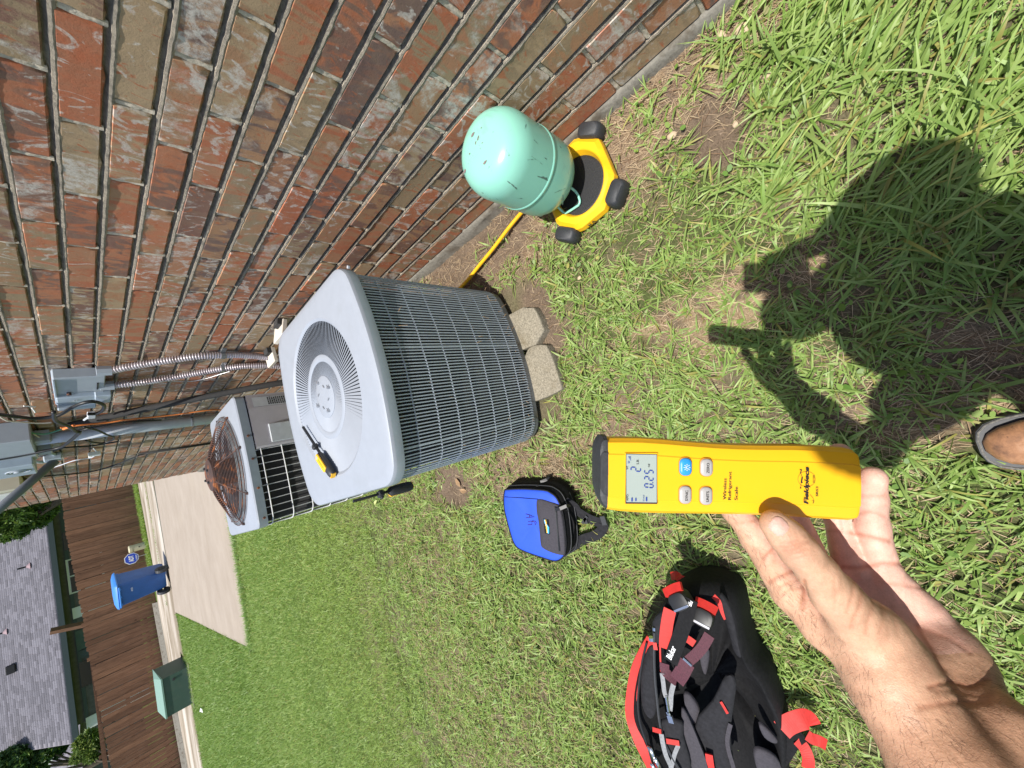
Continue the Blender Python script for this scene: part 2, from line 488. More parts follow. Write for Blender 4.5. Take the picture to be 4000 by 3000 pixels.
def text_mesh(body, h=None, w=None, shear=0.0, bold=0.0, depth=0.0, align='LEFT', space=1.0):
    cu = bpy.data.curves.new('txt', 'FONT'); cu.body = body; cu.size = 1.0; cu.resolution_u = 3
    cu.shear = shear; cu.offset = bold; cu.extrude = depth; cu.align_x = align; cu.space_character = space
    o = bpy.data.objects.new('txt', cu); COL.objects.link(o)
    dg = bpy.context.evaluated_depsgraph_get()
    me = bpy.data.meshes.new_from_object(o.evaluated_get(dg))
    bpy.data.objects.remove(o); bpy.data.curves.remove(cu)
    co = np.array([v.co[:] for v in me.vertices]); mn = co.min(0); mx = co.max(0)
    sx = sy = 1
    if h: sy = h / (mx[1] - mn[1]); sx = sy
    if w: sx = w / (mx[0] - mn[0]); sy = sy if h else sx
    co[:, 0] = (co[:, 0] - mn[0]) * sx; co[:, 1] = (co[:, 1] - mn[1]) * sy
    if depth: co[:, 2] *= 1
    me.vertices.foreach_set('co', co.ravel().astype(np.float32)); me.update()
    return me
def basis(o, x, y):
    x = Vector(x).normalized(); y = Vector(y); y = (y - x * y.dot(x)).normalized(); z = x.cross(y)
    return Matrix(((x.x, y.x, z.x, o[0]), (x.y, y.y, z.y, o[1]), (x.z, y.z, z.z, o[2]), (0, 0, 0, 1)))

# ------------------------------------------------------------------ ground
def vnoise(x, y, sc, seed=0):
    x = np.asarray(x, float) * sc + seed * 17.3; y = np.asarray(y, float) * sc + seed * 9.1
    xi = np.floor(x).astype(np.int64); yi = np.floor(y).astype(np.int64)
    fx = x - xi; fy = y - yi; fx = fx * fx * (3 - 2 * fx); fy = fy * fy * (3 - 2 * fy)
    def h(a, b):
        n = (a * 374761393 + b * 668265263 + seed * 974634777) & 0xffffffff
        n = ((n ^ (n >> 13)) * 1274126177) & 0xffffffff
        return ((n ^ (n >> 16)) & 0xffff) / 65535.0
    return (h(xi, yi) * (1 - fx) + h(xi + 1, yi) * fx) * (1 - fy) + (h(xi, yi + 1) * (1 - fx) + h(xi + 1, yi + 1) * fx) * fy
def fnoise(x, y, sc, seed=0, o=4):
    s = 0; a = .5; t = 0
    for k in range(o):
        s = s + a * vnoise(x, y, sc * 2 ** k, seed + k); t += a; a *= .55
    return s / t

MUD = [(-0.115, 1.575, .13, .16), (.42, .80, .16, .10), (.62, .10, .10, .10), (.80, .88, .12, .20), (.70, 1.15, .25, .25)]
def mudmask(x, y):
    m = np.zeros(np.broadcast(x, y).shape)
    for cx, cy, rx, ry in MUD:
        d = np.sqrt(((x - cx) / rx) ** 2 + ((y - cy) / ry) ** 2) + .7 * (fnoise(x, y, 9, 5) - .5)
        m = np.maximum(m, 1 - ss((d - .75) / .45))
    return m
def barezone(x, y):
    """1 along the foot of the wall, where there is thatch and soil instead of lawn"""
    edge = .50 + .22 * (fnoise(x, y, 2.2, 3) - .5) + .45 * ss((-.02 - y) / .35) - .0 * y
    b = ss((x - edge) / .22)
    patch = ss((fnoise(x, y, 3.3, 8) - .57) / .08) * ss((1.6 - np.abs(y - .6)) / .8) * .8 * ss((x + .55) / .4)
    return np.maximum(b, patch)

DRIVE = [(-1.70, 7.45), (1.2, 7.02), (9.0, 6.2), (9.0, 15.0), (2.5, 14.35), (-.94, 14.65), (-1.66, 14.75)]
def in_drive(x, y):
    return (x > -1.70 + .003 * (y - 7.4)) & (y > 7.45 - .148 * (x + 1.7)) & (y < 14.6)
def alley_near(x): return 14.72 + .10 * (x + 1.7)
def alley_far(x): return 18.45 + .27 * (x + .3)
def fence_y(x): return 20.15 + (x - 1.84) * .284

xs = np.concatenate([-np.geomspace(90, 2.7, 26), np.arange(-2.6, .94, .022), np.geomspace(1.0, 90, 26)])
ys = np.concatenate([-np.geomspace(60, .9, 16), np.arange(-.8, 3.0, .022), np.arange(3.1, 8.6, .2), np.geomspace(9, 160, 22)])
GX, GY = np.meshgrid(xs, ys, indexing='ij')
mud = mudmask(GX, GY); bare = barezone(GX, GY)
near = (np.abs(GX + .83) < 1.77) & (GY > -.8) & (GY < 3.0)
fade = ss((GX + 2.6) / .3) * ss((.93 - GX) / .05) * ss((GY + .8) / .3) * ss((3 - GY) / .5)
zz = gz(GX, GY) + fade * ((fnoise(GX, GY, 7, 1) - .5) * .028 + (fnoise(GX, GY, 28, 2) - .5) * .016 - mud * .012)
hd = np.exp(-(((GX + .11) / .05) ** 2 + ((GY - 1.57) / .05) ** 2)); zz -= hd * .03
thatch = np.array([.36, .26, .165]); soil = np.array([.15, .11, .08]); lawn = np.array([.085, .105, .035])
n1 = fnoise(GX, GY, 22, 11)[..., None]; n2 = fnoise(GX, GY, 5, 12)[..., None]
c = lawn * (.7 + .6 * n1) * (1 - bare[..., None]) + bare[..., None] * (soil * 1.2 * (1 - ss((n1 - .4) / .2)) + thatch * ss((n1 - .4) / .2))
soft = (near[..., None]) * ss((n2 - .38) / .25)
c = c * (1 - .6 * soft) + .6 * soft * soil * 1.35
c = c * (1 - mud[..., None]) + mud[..., None] * np.array([.17, .125, .088]) * (.7 + .6 * n1)
far = np.clip((GY - 3) / 2, 0, 1)[..., None]
c = c * (1 - far) + far * np.array([.075, .13, .022]) * (.8 + .4 * n2)
nx, ny = GX.shape
V = np.stack([GX.ravel(), GY.ravel(), zz.ravel()], 1)
idx = np.arange(nx * ny).reshape(nx, ny)
F = np.stack([idx[:-1, :-1].ravel(), idx[1:, :-1].ravel(), idx[1:, 1:].ravel(), idx[:-1, 1:].ravel()], 1)
m = pr('soil_and_turf', (.1, .1, .05), .95, 0, .15)
n_, l_, b_ = NT(m); at = n_.new('ShaderNodeAttribute'); at.attribute_name = 'tint'
v = coords(m); fn = noise(m, 140, 5, .75, v)
c_ = mix(m, 1.0, at.outputs['Color'], ramp(m, fn, [(.25, (.45, .45, .45)), (.5, (1, 1, 1)), (.75, (1.5, 1.5, 1.5))]), 'MULTIPLY')
setc(m, c_); bump(m, fn, 1.0, .006); bump(m, noise(m, 45, 4, .6, v), .7, .012); M['ground'] = m
ground = structure(link('ground', np_mesh('ground', V, F, True, c.reshape(-1, 3)), M['ground']))
def ground_z(x, y):
    """height of the ground sheet (bilinear on the grid)"""
    i = np.clip(np.searchsorted(xs, x) - 1, 0, nx - 2); j = np.clip(np.searchsorted(ys, y) - 1, 0, ny - 2)
    fx = (x - xs[i]) / (xs[i + 1] - xs[i]); fy = (y - ys[j]) / (ys[j + 1] - ys[j])
    return (zz[i, j] * (1 - fx) + zz[i + 1, j] * fx) * (1 - fy) + (zz[i, j + 1] * (1 - fx) + zz[i + 1, j + 1] * fx) * fy

# driveway, alley, grass strip
def sheet(name, poly, z, mat, th=.06):
    mb = MB(); n = len(poly)
    vs = [(p[0], p[1], gz(p[0], p[1]) + z) for p in poly] + [(p[0], p[1], gz(p[0], p[1]) + z - th) for p in poly]
    mb.add(vs, [tuple(range(n))] + [(i, n + i, n + (i + 1) % n, (i + 1) % n) for i in range(n)])
    return structure(mb.build(name, mat))
dv = [(-1.70, 7.45), (-.6, 7.29), (.6, 7.10), (3, 6.78), (9, 6.3)]
sheet('driveway', [(x, y) for x, y in dv] + [(9, 10.95), (-1.68, 10.95)], .035, M['driveway'])
sheet('driveway', [(-1.68, 10.968), (9, 10.968), (9, 15.05), (-.94, 14.66), (-1.66, 14.74)], .032, M['driveway'])
al = [(9, alley_near(9) + .45)] + [(x, alley_near(x) + (.03 if x > -1.7 else 0)) for x in (2.5, 0, -1.7, -4, -12)]
mid = lambda x: alley_near(x) * .55 + alley_far(x) * .45
sheet('alley', [(-12, mid(-12)), (9, mid(9))] + al, .020, M['alley'])
sheet('alley', [(-12, fence_y(-12) - .25), (-1.55, fence_y(-1.55) - .45), (-.4, alley_far(-.4)), (2.8, alley_far(2.8)), (9, alley_far(9)), (9, mid(9) + .03), (-12, mid(-12) + .03)], .012, M['alley'])
# flush gutter slab lips
mb = MB()
mb.add([(-12, fence_y(-12) - .24, gz(0, 15) + .0), (-1.6, fence_y(-1.6) - .42, gz(0, 15)), (-1.6, fence_y(-1.6) - .30, gz(0, 15) + .12), (-12, fence_y(-12) - .14, gz(0, 15) + .12),
        (-1.6, fence_y(-1.6) - .1, gz(0, 15) + .12), (-12, fence_y(-12) - .02, gz(0, 15) + .12)], [(0, 1, 2, 3), (3, 2, 4, 5)])
structure(mb.build('kerb', M['slab']))

# ------------------------------------------------------------------ brick wall of the house
XW = .90; C0 = .0410; CH = .0752; BH = .0620; PITCH = .2485; YEND = 7.10
NR = 30
wall = thing('house_wall', 'long red and brown brick house wall with recessed mortar joints on a concrete footing', 'house wall', (XW, 0, 0))
rows = []
for k in range(NR):
    off = .754 - PITCH * 5 + (.124 if k % 2 else 0) + (random.uniform(-.028, .028) if k != 14 else 0)
    if k == 13: off = .909 - PITCH * 5
    if k == 12: off = 1.0 - PITCH * 5
    y = off; heads = []
    while y < YEND:
        heads.append(y); y += PITCH + random.uniform(-.006, .006)
    rows.append([h for h in heads if h > -.62] + [YEND])
bricks = []
for k, hs in enumerate(rows):
    z0 = C0 + k * CH
    for a, b in zip(hs[:-1], hs[1:]):
        last = (b == YEND)
        L = b - a - (.0 if last else .0115)
        if L < .05: continue
        bricks.append(((a + .00575 + (b if last else b - .00575)) / 2, z0 + BH / 2, L if not last else b - a - .00575))
def brick_geo(L, hh, r):
    """front face at x=0 looking to -x, ragged arrises; returns verts, quads"""
    ys_ = np.concatenate([[0, .004], np.linspace(.018, L - .018, 8), [L - .004, L]]) - L / 2
    zs_ = np.array([0, .0035, hh * .33, hh * .66, hh - .0035, hh]) - hh / 2
    Y, Z = np.meshgrid(ys_, zs_, indexing='ij'); X = r.normal(0, .00032, Y.shape)
    edge = np.zeros(Y.shape, bool); edge[0] = edge[-1] = True; edge[:, 0] = edge[:, -1] = True
    X[edge] = .0042 + np.abs(r.normal(0, .0012, edge.sum()))
    Y = Y + np.where(edge, r.normal(0, .0010, Y.shape), r.normal(0, .0012, Y.shape)); Z = Z + np.where(edge, r.normal(0, .0011, Y.shape), 0)
    # a chipped corner now and then
    if r.random() < .2:
        i = r.integers(0, 12); X[i, -1] += .006; Z[i, -1] -= .003
    if r.random() < .35:
        i = r.integers(0, 12); X[i, 0] += .005; Z[i, 0] += .003
    a, b = Y.shape; V = np.stack([X.ravel(), Y.ravel(), Z.ravel()], 1); id_ = np.arange(a * b).reshape(a, b)
    F = np.stack([id_[:-1, :-1].ravel(), id_[:-1, 1:].ravel(), id_[1:, 1:].ravel(), id_[1:, :-1].ravel()], 1)
    ring = list(id_[:, 0]) + list(id_[-1, 1:]) + list(id_[-2::-1, -1]) + list(id_[0, -2:0:-1])
    V2 = V[ring].copy(); V2[:, 0] = .04; n = len(ring); base = len(V)
    F2 = [(ring[i], ring[(i + 1) % n], base + (i + 1) % n, base + i) for i in range(n)]
    return np.vstack([V, V2]), np.vstack([F, np.array(F2)])
r_ = np.random.default_rng(3)
variants = [brick_geo(PITCH - .0115, BH, r_) for _ in range(14)]
vmesh = []
for V_, F_ in variants:
    me = np_mesh('brick', V_, F_, True)
    me.materials.append(M['brick'])
    try: me.set_sharp_from_angle(angle=math.radians(40))
    except Exception: pass
    vmesh.append(me)
def vis_size(y, z):
    c = BM.T @ np.array([XW, y, z - H]); u = c[0] / c[2] * FPX + 2000; v = c[1] / c[2] * FPX + 1500
    inside = c[2] > 0 and -60 < u < 4060 and -60 < v < 3060
    dist = math.sqrt(XW ** 2 + y * y + (z - H) ** 2)
    return (1e3 if inside else 0) + 1 / dist ** 3 * XW
order = sorted(range(len(bricks)), key=lambda i: -vis_size(bricks[i][0], bricks[i][1]))
RV = []; RF = []; RR = []; nb = 0
rr_ = random.Random(5)
for q, i in enumerate(order):
    y, z, L = bricks[i]
    vi = rr_.randrange(14); fl = rr_.choice((1, -1)); prot = rr_.gauss(0, .0014)
    sy = L / (PITCH - .0115); tilt = rr_.gauss(0, .004)
    if q < 298:
        o = link('brick', vmesh[vi], None, wall)
        o.location = (prot, y, z); o.scale = (1, sy, 1)
        o.rotation_euler = (0 if fl > 0 else math.pi, tilt, 0)
        if fl < 0: o.rotation_euler = (math.pi, -tilt, 0)
    else:
        V_, F_ = variants[vi]; V2 = V_.copy()
        if fl < 0: V2[:, 1:] *= -1
        V2[:, 1] *= sy; V2 += np.array([prot, y, z])
        RV.append(V2); RF.append(F_ + nb); nb += len(V2); RR.append(np.full(len(V2), rr_.random()))
me = np_mesh('brick_field', np.vstack(RV), np.vstack(RF), True)
a = me.attributes.new('rnd', 'FLOAT', 'POINT'); a.data.foreach_set('value', np.concatenate(RR).astype(np.float32))
try: me.set_sharp_from_angle(angle=math.radians(40))
except Exception: pass
stuff(link('brick_field', me, M['brick_far'], wall))
# mortar: bed joints raked back at the top and spilling out at the bottom
MV = []; MF = []; nb = 0
def strip(P):
    global nb
    a, b, _ = P.shape; id_ = np.arange(a * b).reshape(a, b) + nb
    MV.append(P.reshape(-1, 3)); MF.append(np.stack([id_[:-1, :-1].ravel(), id_[:-1, 1:].ravel(), id_[1:, 1:].ravel(), id_[1:, :-1].ravel()], 1)); nb += a * b
yy = np.concatenate([np.arange(-.62, 2.6, .009), np.arange(2.6, YEND - .01, .02), [YEND - .006]])
for k in range(NR + 1):
    zb = C0 + k * CH - (CH - BH)
    P = np.zeros((len(yy), 7, 3)); g = CH - BH
    e1 = (fnoise(yy, yy * 0 + k * 3.1, 60, 21) - .5); e2 = (fnoise(yy, yy * 0 + k * 5.7, 12, 22) - .5)
    bulge = .45 + 1.0 * ss((vnoise(yy, yy * 0 + k * 1.7, 9, 23) - .45) / .3)
    for j, (t, d) in enumerate(((-.42, .0030), (-.22, .0002), (.0, -.0006), (.38, .0009), (.47, .0090), (.80, .0140), (1.3, .0145))):
        P[:, j, 0] = d + (e1 * .0022 + e2 * .002 + .0012 * (1 - np.minimum(bulge, 1)) if 0 < j < 4 else e1 * .003)
        P[:, j, 1] = yy; P[:, j, 2] = zb + t * g + (e1 * .003 if 0 < j < 5 else 0)
        strip(P)
for k, hs in enumerate(rows):
    z0 = C0 + k * CH; zs2 = np.linspace(-.004, BH + .004, 10)
    for h in hs[:-1]:
        P = np.zeros((5, 10, 3))
        for i, (t, d) in enumerate(((-1.35, .008), (-.75, .0045), (0, .0040), (.75, .0045), (1.35, .008))):
            P[i, :, 0] = d + (fnoise(zs2 + k, zs2 * 0 + h * 5 + i * .3, 120, 24) - .5) * .008
            P[i, :, 1] = h + t * .0058; P[i, :, 2] = z0 + zs2
        P[:, :, 0] = np.maximum(P[:, :, 0], .001)
        strip(P)
mm_ = np_mesh('mortar', np.vstack(MV), np.vstack(MF), True); mm_.set_sharp_from_angle(angle=math.radians(32)); link('mortar', mm_, M['mortar'], wall)['kind'] = 'stuff'
mb = MB(); mb.box((.13, (YEND - .62) / 2 - .01, 1.17), (.16, YEND + .60, 2.26)); mb.build('wall_core', M['mortar'], wall)
# footing: concrete lip under the bricks
yf = np.concatenate([np.arange(-.62, 2.6, .02), np.arange(2.6, YEND + .05, .08)])
P = []
prof = [(.03, .040), (.001, .039), (-.006, .034), (-.010, .015), (-.017, -.008), (-.024, -.05), (-.03, -.5)]
for j, (dx, dz) in enumerate(prof):
    w = (fnoise(yf, yf * 0 + j * .35, 14, 31) - .5) * (.016 if j > 1 else .004)
    P.append(np.stack([dx + w, yf, dz + w * .5 * (j in (1, 2, 3))], 1))
P = np.stack(P, 1); a, b, _ = P.shape; id_ = np.arange(a * b).reshape(a, b)
link('footing', np_mesh('footing', P.reshape(-1, 3), np.stack([id_[:-1, :-1].ravel(), id_[:-1, 1:].ravel(), id_[1:, 1:].ravel(), id_[1:, :-1].ravel()], 1), True), M['slab'], wall)

# ------------------------------------------------------------------ nearer condenser unit
def rrect(hx, hy, r, bow=0.0, n=6, m=10):
    """rounded rectangle with the +-y sides bowed outwards, ccw"""
    out = []
    def yb(x): return bow * (1 - (x / hx) ** 2)
    for (cx, cy, a0) in ((hx - r, hy - r, 0), (-hx + r, hy - r, 90), (-hx + r, -hy + r, 180), (hx - r, -hy + r, 270)):
        for k in range(n + 1):
            a = math.radians(a0 + 90 * k / n); out.append((cx + r * math.cos(a), cy + r * math.sin(a)))
        a1 = a0 + 90
        if a1 in (90, 270):
            s = -1 if a1 == 90 else 1
            for k in range(1, m): out.append((s * (-(hx - r) + 2 * (hx - r) * k / m) * 1.0, (hy if a1 == 90 else -hy)))
    return [(x, y + (1 if y > 0 else -1) * yb(x) * min(1, abs(y) / hy)) for x, y in out]
def inset(poly, d):
    return [(x * (1 - d / max(abs(q) for q, _ in poly)), y * (1 - d / max(abs(q) for _, q in poly))) for x, y in poly]
def loft(mb, rings, cap0=False, cap1=False):
    n = len(rings[0]); vs = [v for r in rings for v in r]; fs = []
    for i in range(len(rings) - 1):
        for k in range(n): fs.append((i * n + k, i * n + (k + 1) % n, (i + 1) * n + (k + 1) % n, (i + 1) * n + k))
    if cap0: fs.append(tuple(range(n - 1, -1, -1)))
    if cap1: fs.append(tuple((len(rings) - 1) * n + k for k in range(n)))
    mb.add(vs, fs)

def resample(poly, n):
    P = [np.array(p) for p in poly] + [np.array(poly[0])]; d = [0]
    for a, b in zip(P[:-1], P[1:]): d.append(d[-1] + np.linalg.norm(b - a))
    out_ = []
    for k in range(n):
        t = d[-1] * k / n; i = min(np.searchsorted(d, t, 'right') - 1, len(P) - 2); f = (t - d[i]) / (d[i + 1] - d[i])
        out_.append(P[i] * (1 - f) + P[i + 1] * f)
    return out_, d[-1]
U1 = (.303, 1.222)
ac1 = thing('air_conditioner', 'grey condenser unit with flat louvred fan top and a yellow probe lying on it', 'air conditioner', (U1[0], U1[1], 0),
            group='outdoor condenser units beside the wall')
out = [tuple(q) for q in resample(rrect(.318, .283, .055, .048, 10, 30), 144)[0]]
FR, FS = .236, .955       # fan opening radius, y squash of the stamped oval
mb = MB()
def ring3(p, z): return [(x, y, z) for x, y in p]
ZT = .660
circ = []
for (x, y) in out:
    a = math.atan2(y, x); circ.append((FR * 1.045 * math.cos(a) + .004, FR * 1.045 * FS * math.sin(a)))
circ0 = [((x - .004) * .965 + .004, y * .965) for x, y in circ]
loft(mb, [ring3(out, ZT - .036), ring3(out, ZT - .012), ring3(inset(out, .003), ZT - .004), ring3(inset(out, .010), ZT), ring3(inset(out, .03), ZT + .001),
          ring3(circ, ZT + .002), ring3(circ0, ZT - .003), [(x * .99, y * .99, ZT - .016) for x, y, _ in ring3(circ0, 0)]])
o = mb.build('top_cover', M['paint_grey'], ac1); auto_smooth(o, 30)
o.data.materials.append(M['paint_skirt'])
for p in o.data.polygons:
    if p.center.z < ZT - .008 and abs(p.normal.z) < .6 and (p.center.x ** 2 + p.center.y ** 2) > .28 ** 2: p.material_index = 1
# stamped rings and hub of the grille
mb = MB()
def annulus(r0, r1, z, dome=.002, n=96):
    prof = [(r0, z - .006), (r0, z - .001), (r0 + .002, z), ((r0 + r1) / 2, z + dome), (r1 - .002, z), (r1, z - .001), (r1, z - .006)]
    b = len(mb.v); mb.lathe(prof, n)
annulus(.112, .134, ZT - .002)
mb.lathe([(0.0005, ZT + .002), (.03, ZT + .0015), (.062, ZT), (.067, ZT - .002), (.068, ZT - .008)], 64)
mb.v = [(x + .004, y * FS, z) for x, y, z in mb.v]
auto_smooth(mb.build('grille_ring', M['paint_grey'], ac1), 40)
mb = MB(); NFIN = 132; al_ = math.radians(22)
for r0, r1, nf in ((.133, FR * 1.01, NFIN), (.067, .113, NFIN)):
    for k in range(nf):
        a = 2 * math.pi * k / nf; rd = Vector((math.cos(a), math.sin(a), 0)); tg = Vector((-math.sin(a), math.cos(a), 0))
        vs = []
        for rr0 in (r0, r1):
            w = 2 * math.pi * rr0 / nf * (.39 if rr0 > .1 else .44)
            wd = tg * math.cos(al_) - Vector((0, 0, 1)) * math.sin(al_)
            c0 = rd * rr0 + Vector((0, 0, ZT - .004))
            nrm = rd.cross(wd).normalized() * .0005
            for s in (-1, 1):
                for q in (-1, 1): vs.append(c0 + wd * s * w * 1.02 + nrm * q)
        vs = [(v.x + .004, v.y * FS, v.z) for v in vs]
        mb.add(vs, [(0, 2, 6, 4), (1, 5, 7, 3), (2, 3, 7, 6), (0, 4, 5, 1), (4, 6, 7, 5)])
stuff(mb.build('fan_louvres', M['paint_grey'], ac1))
mb = MB()
for k in range(8):
    a = k * math.pi / 4 + .3
    x, y = (.034 if k % 2 else .052) * math.cos(a) + .004, (.034 if k % 2 else .052) * math.sin(a)
    if k % 2: mb.box((x, y, ZT + .003), (.011, .003, .002), rz=a + 1)
    else:
        mb.lathe([(.0005, .008), (.004, .007), (.0045, .002), (.0045, 0)], 8, (x, y, ZT + .001)); mb.tube([(x, y, ZT + .004), (x + .010, y + .003, ZT + .006)], .0016, 6)
mb.build('screw', M['steel'], ac1)
# throat, fan blades and dark interior
mb = MB(); mb.lathe([(.232, ZT - .016), (.232, ZT - .10), (.27, ZT - .13)], 48); mb.build('fan_shroud', M['black'], ac1)
for k in range(3):
    a0 = k * 2.1 + .5; mb = MB(); vs = []; fs = []
    for i in range(6):
        r = .05 + i * .034
        for j in range(6):
            a = a0 + (j - 2.5) * .19; vs.append((r * math.cos(a), r * math.sin(a), ZT - .085 + (j - 2.5) * .009))
    for i in range(5):
        for j in range(5): fs.append((i * 6 + j, i * 6 + j + 1, i * 6 + 7 + j, i * 6 + 6 + j))
    mb.add(vs, fs); mb.build('fan_blade', M['pipe_dark'], ac1)
# coil body and bottom pan
body = rrect(.282, .248, .060, .044)
mb = MB(); loft(mb, [ring3(body, .045), ring3(body, ZT - .02)]); o = mb.build('coil', M['coil'], ac1); auto_smooth(o, 40)
mb = MB(); loft(mb, [ring3(body, .05), ring3(inset(body, .02), .05)]); loft(mb, [ring3([(x * .5, y * .5) for x, y in body], .06), ring3([(x * .5, y * .5) for x, y in body], .5)], True, True)
mb.build('compressor_bay', M['dark'], ac1)
railp = rrect(.308, .274, .060, .046); raili = inset(railp, .012)
mb = MB(); loft(mb, [ring3(raili, .028), ring3(railp, .028), ring3(railp, .050), ring3(inset(railp, .003), .054), ring3(raili, .054)]); o = mb.build('base_rail', M['rail'], ac1); auto_smooth(o, 30)
# upright guard bars following the outline, one shared mesh
gp = rrect(.309, .275, .058, .046, 14, 60)
bars, per = resample(gp, 236)
mb = MB(); mb.box((0, 0, 0), (.0034, .0022, .565)); barme = new_mesh('guard_bar', mb.v, mb.f); barme.materials.append(M['wire_guard'])
for i, p in enumerate(bars):
    q = bars[(i + 1) % len(bars)]; a = math.atan2(q[1] - p[1], q[0] - p[0])
    wide = i % 29 == 14
    o = link('guard_bar', barme, None, ac1); o.location = (p[0], p[1], .338); o.rotation_euler = (random.gauss(0, .0012), random.gauss(0, .0012), a)
    if wide: o.scale = (1.7, 1.2, 1)
bandp = resample(inset(gp, .0030), 150)[0]
for k in range(7):
    z = .105 + k * .0765
    mb = MB(); mb.tube([(x, y, z + .0008 * math.sin(i * .7)) for i, (x, y) in enumerate(bandp)], .0024, 6, closed=True)
    mb.build('guard_hoop', M['paint_grey'], ac1)
# dry clippings caught in the guard
mb = MB()
for k in range(260):
    i = random.randrange(236); p = bars[i]; z = random.choice([random.uniform(.05, .12), random.uniform(.05, .11), random.uniform(.06, .6)])
    x, y = p * (1 + random.uniform(-.03, .012)); t = random.uniform(0, 6.3); l = random.uniform(.008, .028)
    d = Vector((math.cos(t), math.sin(t) * .5, math.sin(t))) * l
    mb.tube([(x, y, z), (x + d.x * .5, y + d.y * .5, z + d.z * .5 + .003), (x + d.x, y + d.y, z + d.z)], .0007, 3, cap=False)
stuff(mb.build('dead_clippings', M['leaf_dry'], ac1))
# the screws on the skirt
for (u, v) in ((1362, 1043), (1541, 1862), (1478, 1410)):
    p = onz(u, v, ZT - .022); mb = MB(); d = Vector((p[0] - U1[0], p[1] - U1[1], 0)).normalized()
    mb.tube([Vector((p[0] - U1[0], p[1] - U1[1], ZT - .022)) - d * .004, Vector((p[0] - U1[0], p[1] - U1[1], ZT - .022)) + d * .004], .0055, 8)
    mb.build('screw', M['steel'], ac1)

# concrete pad blocks under it
def q3(x, y): return (1700 + x / 2.765, 1000 + y / 2.765)
for nm, lab, pts in (('a', 'rough concrete block under the front edge of the condenser, the one nearer the wall', [(830, 590), (950, 555), (1062, 552), (1120, 660), (1175, 800), (1105, 925), (1080, 960), (940, 985), (860, 800)]),
                     ('b', 'rough concrete block under the front edge of the condenser, the one farther from the wall', [(1000, 1005), (1060, 965), (1195, 958), (1255, 1080), (1312, 1240), (1368, 1440), (1240, 1510), (1100, 1560), (1045, 1440)])):
    W_ = [onz(*q3(*p), .028) for p in pts]; mid_ = np.mean(W_, 0)
    # continue back under the unit
    P = [(w[0] + (0 if w[1] < .93 else 0), w[1]) for w in W_]
    P = [(x, y if y < .885 else y + .14) for x, y in P]
    sp = []
    for i_ in range(len(P)):
        p0_, p1_ = np.array((*P[i_], 0)), np.array((*P[(i_ + 1) % len(P)], 0))
        for t_ in (.06, .35, .65, .94): sp.append(p0_ * (1 - t_) + p1_ * t_)
    cen = np.mean(sp, 0); mb = MB(); rings = []
    for dz, s in ((-.05, 1.02), (.020, 1.0), (.026, .992), (.028, .97), (.0275, .6), (.0285, .1)):
        rings.append([(cen[0] + (p[0] - cen[0]) * s + (fnoise(p[0], p[1], 60, 3) - .5) * .008, cen[1] + (p[1] - cen[1]) * s, dz) for p in sp])
    loft(mb, rings, False, True)
    o = mb.build('concrete_block', M['paver'], None, False); auto_smooth(o, 50)
    tag(o, lab, 'concrete block', 'concrete blocks under the condenser')

# ------------------------------------------------------------------ farther condenser unit
U2 = (.303, 2.635); Z2 = .62
ac2 = thing('air_conditioner', 'older condenser unit with a rusty domed wire fan guard, standing behind the nearer one', 'air conditioner', (U2[0], U2[1], -.03),
            group='outdoor condenser units beside the wall')
out2 = [tuple(q) for q in resample(rrect(.345, .295, .03, .02, 8, 20), 120)[0]]; R2x, R2y = .30, .268
mb = MB(); zt = Z2 + .03
circ = []
for (x, y) in out2:
    a = math.atan2(y, x); circ.append((R2x * .93 * math.cos(a), R2y * .93 * math.sin(a)))
loft(mb, [ring3(out2, zt - .045), ring3(out2, zt - .006), ring3(inset(out2, .004), zt), ring3(circ, zt + .004), ring3([(x * .97, y * .97) for x, y in circ], zt + .008), ring3([(x * .95, y * .95) for x, y in circ], zt - .02), ring3([(x * .95, y * .95) for x, y in circ], zt - .14)])
o = mb.build('top_cover', M['paint_grey'], ac2); auto_smooth(o, 30); o.data.materials.append(M['paint_skirt'])
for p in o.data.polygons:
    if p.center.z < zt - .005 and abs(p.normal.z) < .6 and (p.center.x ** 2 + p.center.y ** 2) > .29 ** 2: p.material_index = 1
DZ = .085
def gd(a, t):     # dome point, t=0 rim..1 hub
    r = 1 - t * .86; s = .96 if True else 1
    return (R2x * r * math.cos(a), R2y * r * math.sin(a), zt + .012 + DZ * math.sin(min(1, t * 1.15) * math.pi / 2) * (.55 + .45 * t))
for k in range(25):
    t = (k / 24) ** 1.15 * .93
    mb = MB(); mb.tube([gd(2 * math.pi * i / 56, t) for i in range(56)], .0021, 5, closed=True)
    mb.build('guard_ring', M['rust'] if k > 6 else (M['rail'] if k % 3 else M['rust']), ac2)
for k in range(8):
    a = 2 * math.pi * k / 8 + .25; mb = MB(); mb.tube([(R2x * 1.03 * math.cos(a), R2y * 1.03 * math.sin(a), zt + .006)] + [gd(a, j / 7 * .95) for j in range(8)], .0038, 6)
    mb.build('guard_spoke', M['rust'], ac2)
    mb = MB(); mb.lathe([(.0005, .012), (.006, .010), (.008, 0)], 8, (R2x * 1.03 * math.cos(a), R2y * 1.03 * math.sin(a), zt + .003)); mb.build('bolt', M['rust'], ac2)
mb = MB(); mb.lathe([(.0005, zt + .112), (.05, zt + .110), (.085, zt + .100), (.088, zt + .090)], 30); mb.build('motor_plate', M['rust'], ac2)
for k in range(4):
    a = k * math.pi / 2 + .5; mb = MB(); mb.lathe([(.0005, .010), (.006, .008), (.007, 0)], 8, (.045 * math.cos(a), .045 * math.sin(a), zt + .109)); mb.build('bolt', M['rubber'], ac2)
mb = MB(); mb.lathe([(.07, zt + .085), (.07, zt - .09), (.0005, zt - .09)], 24); mb.build('fan_motor', M['rust'], ac2)
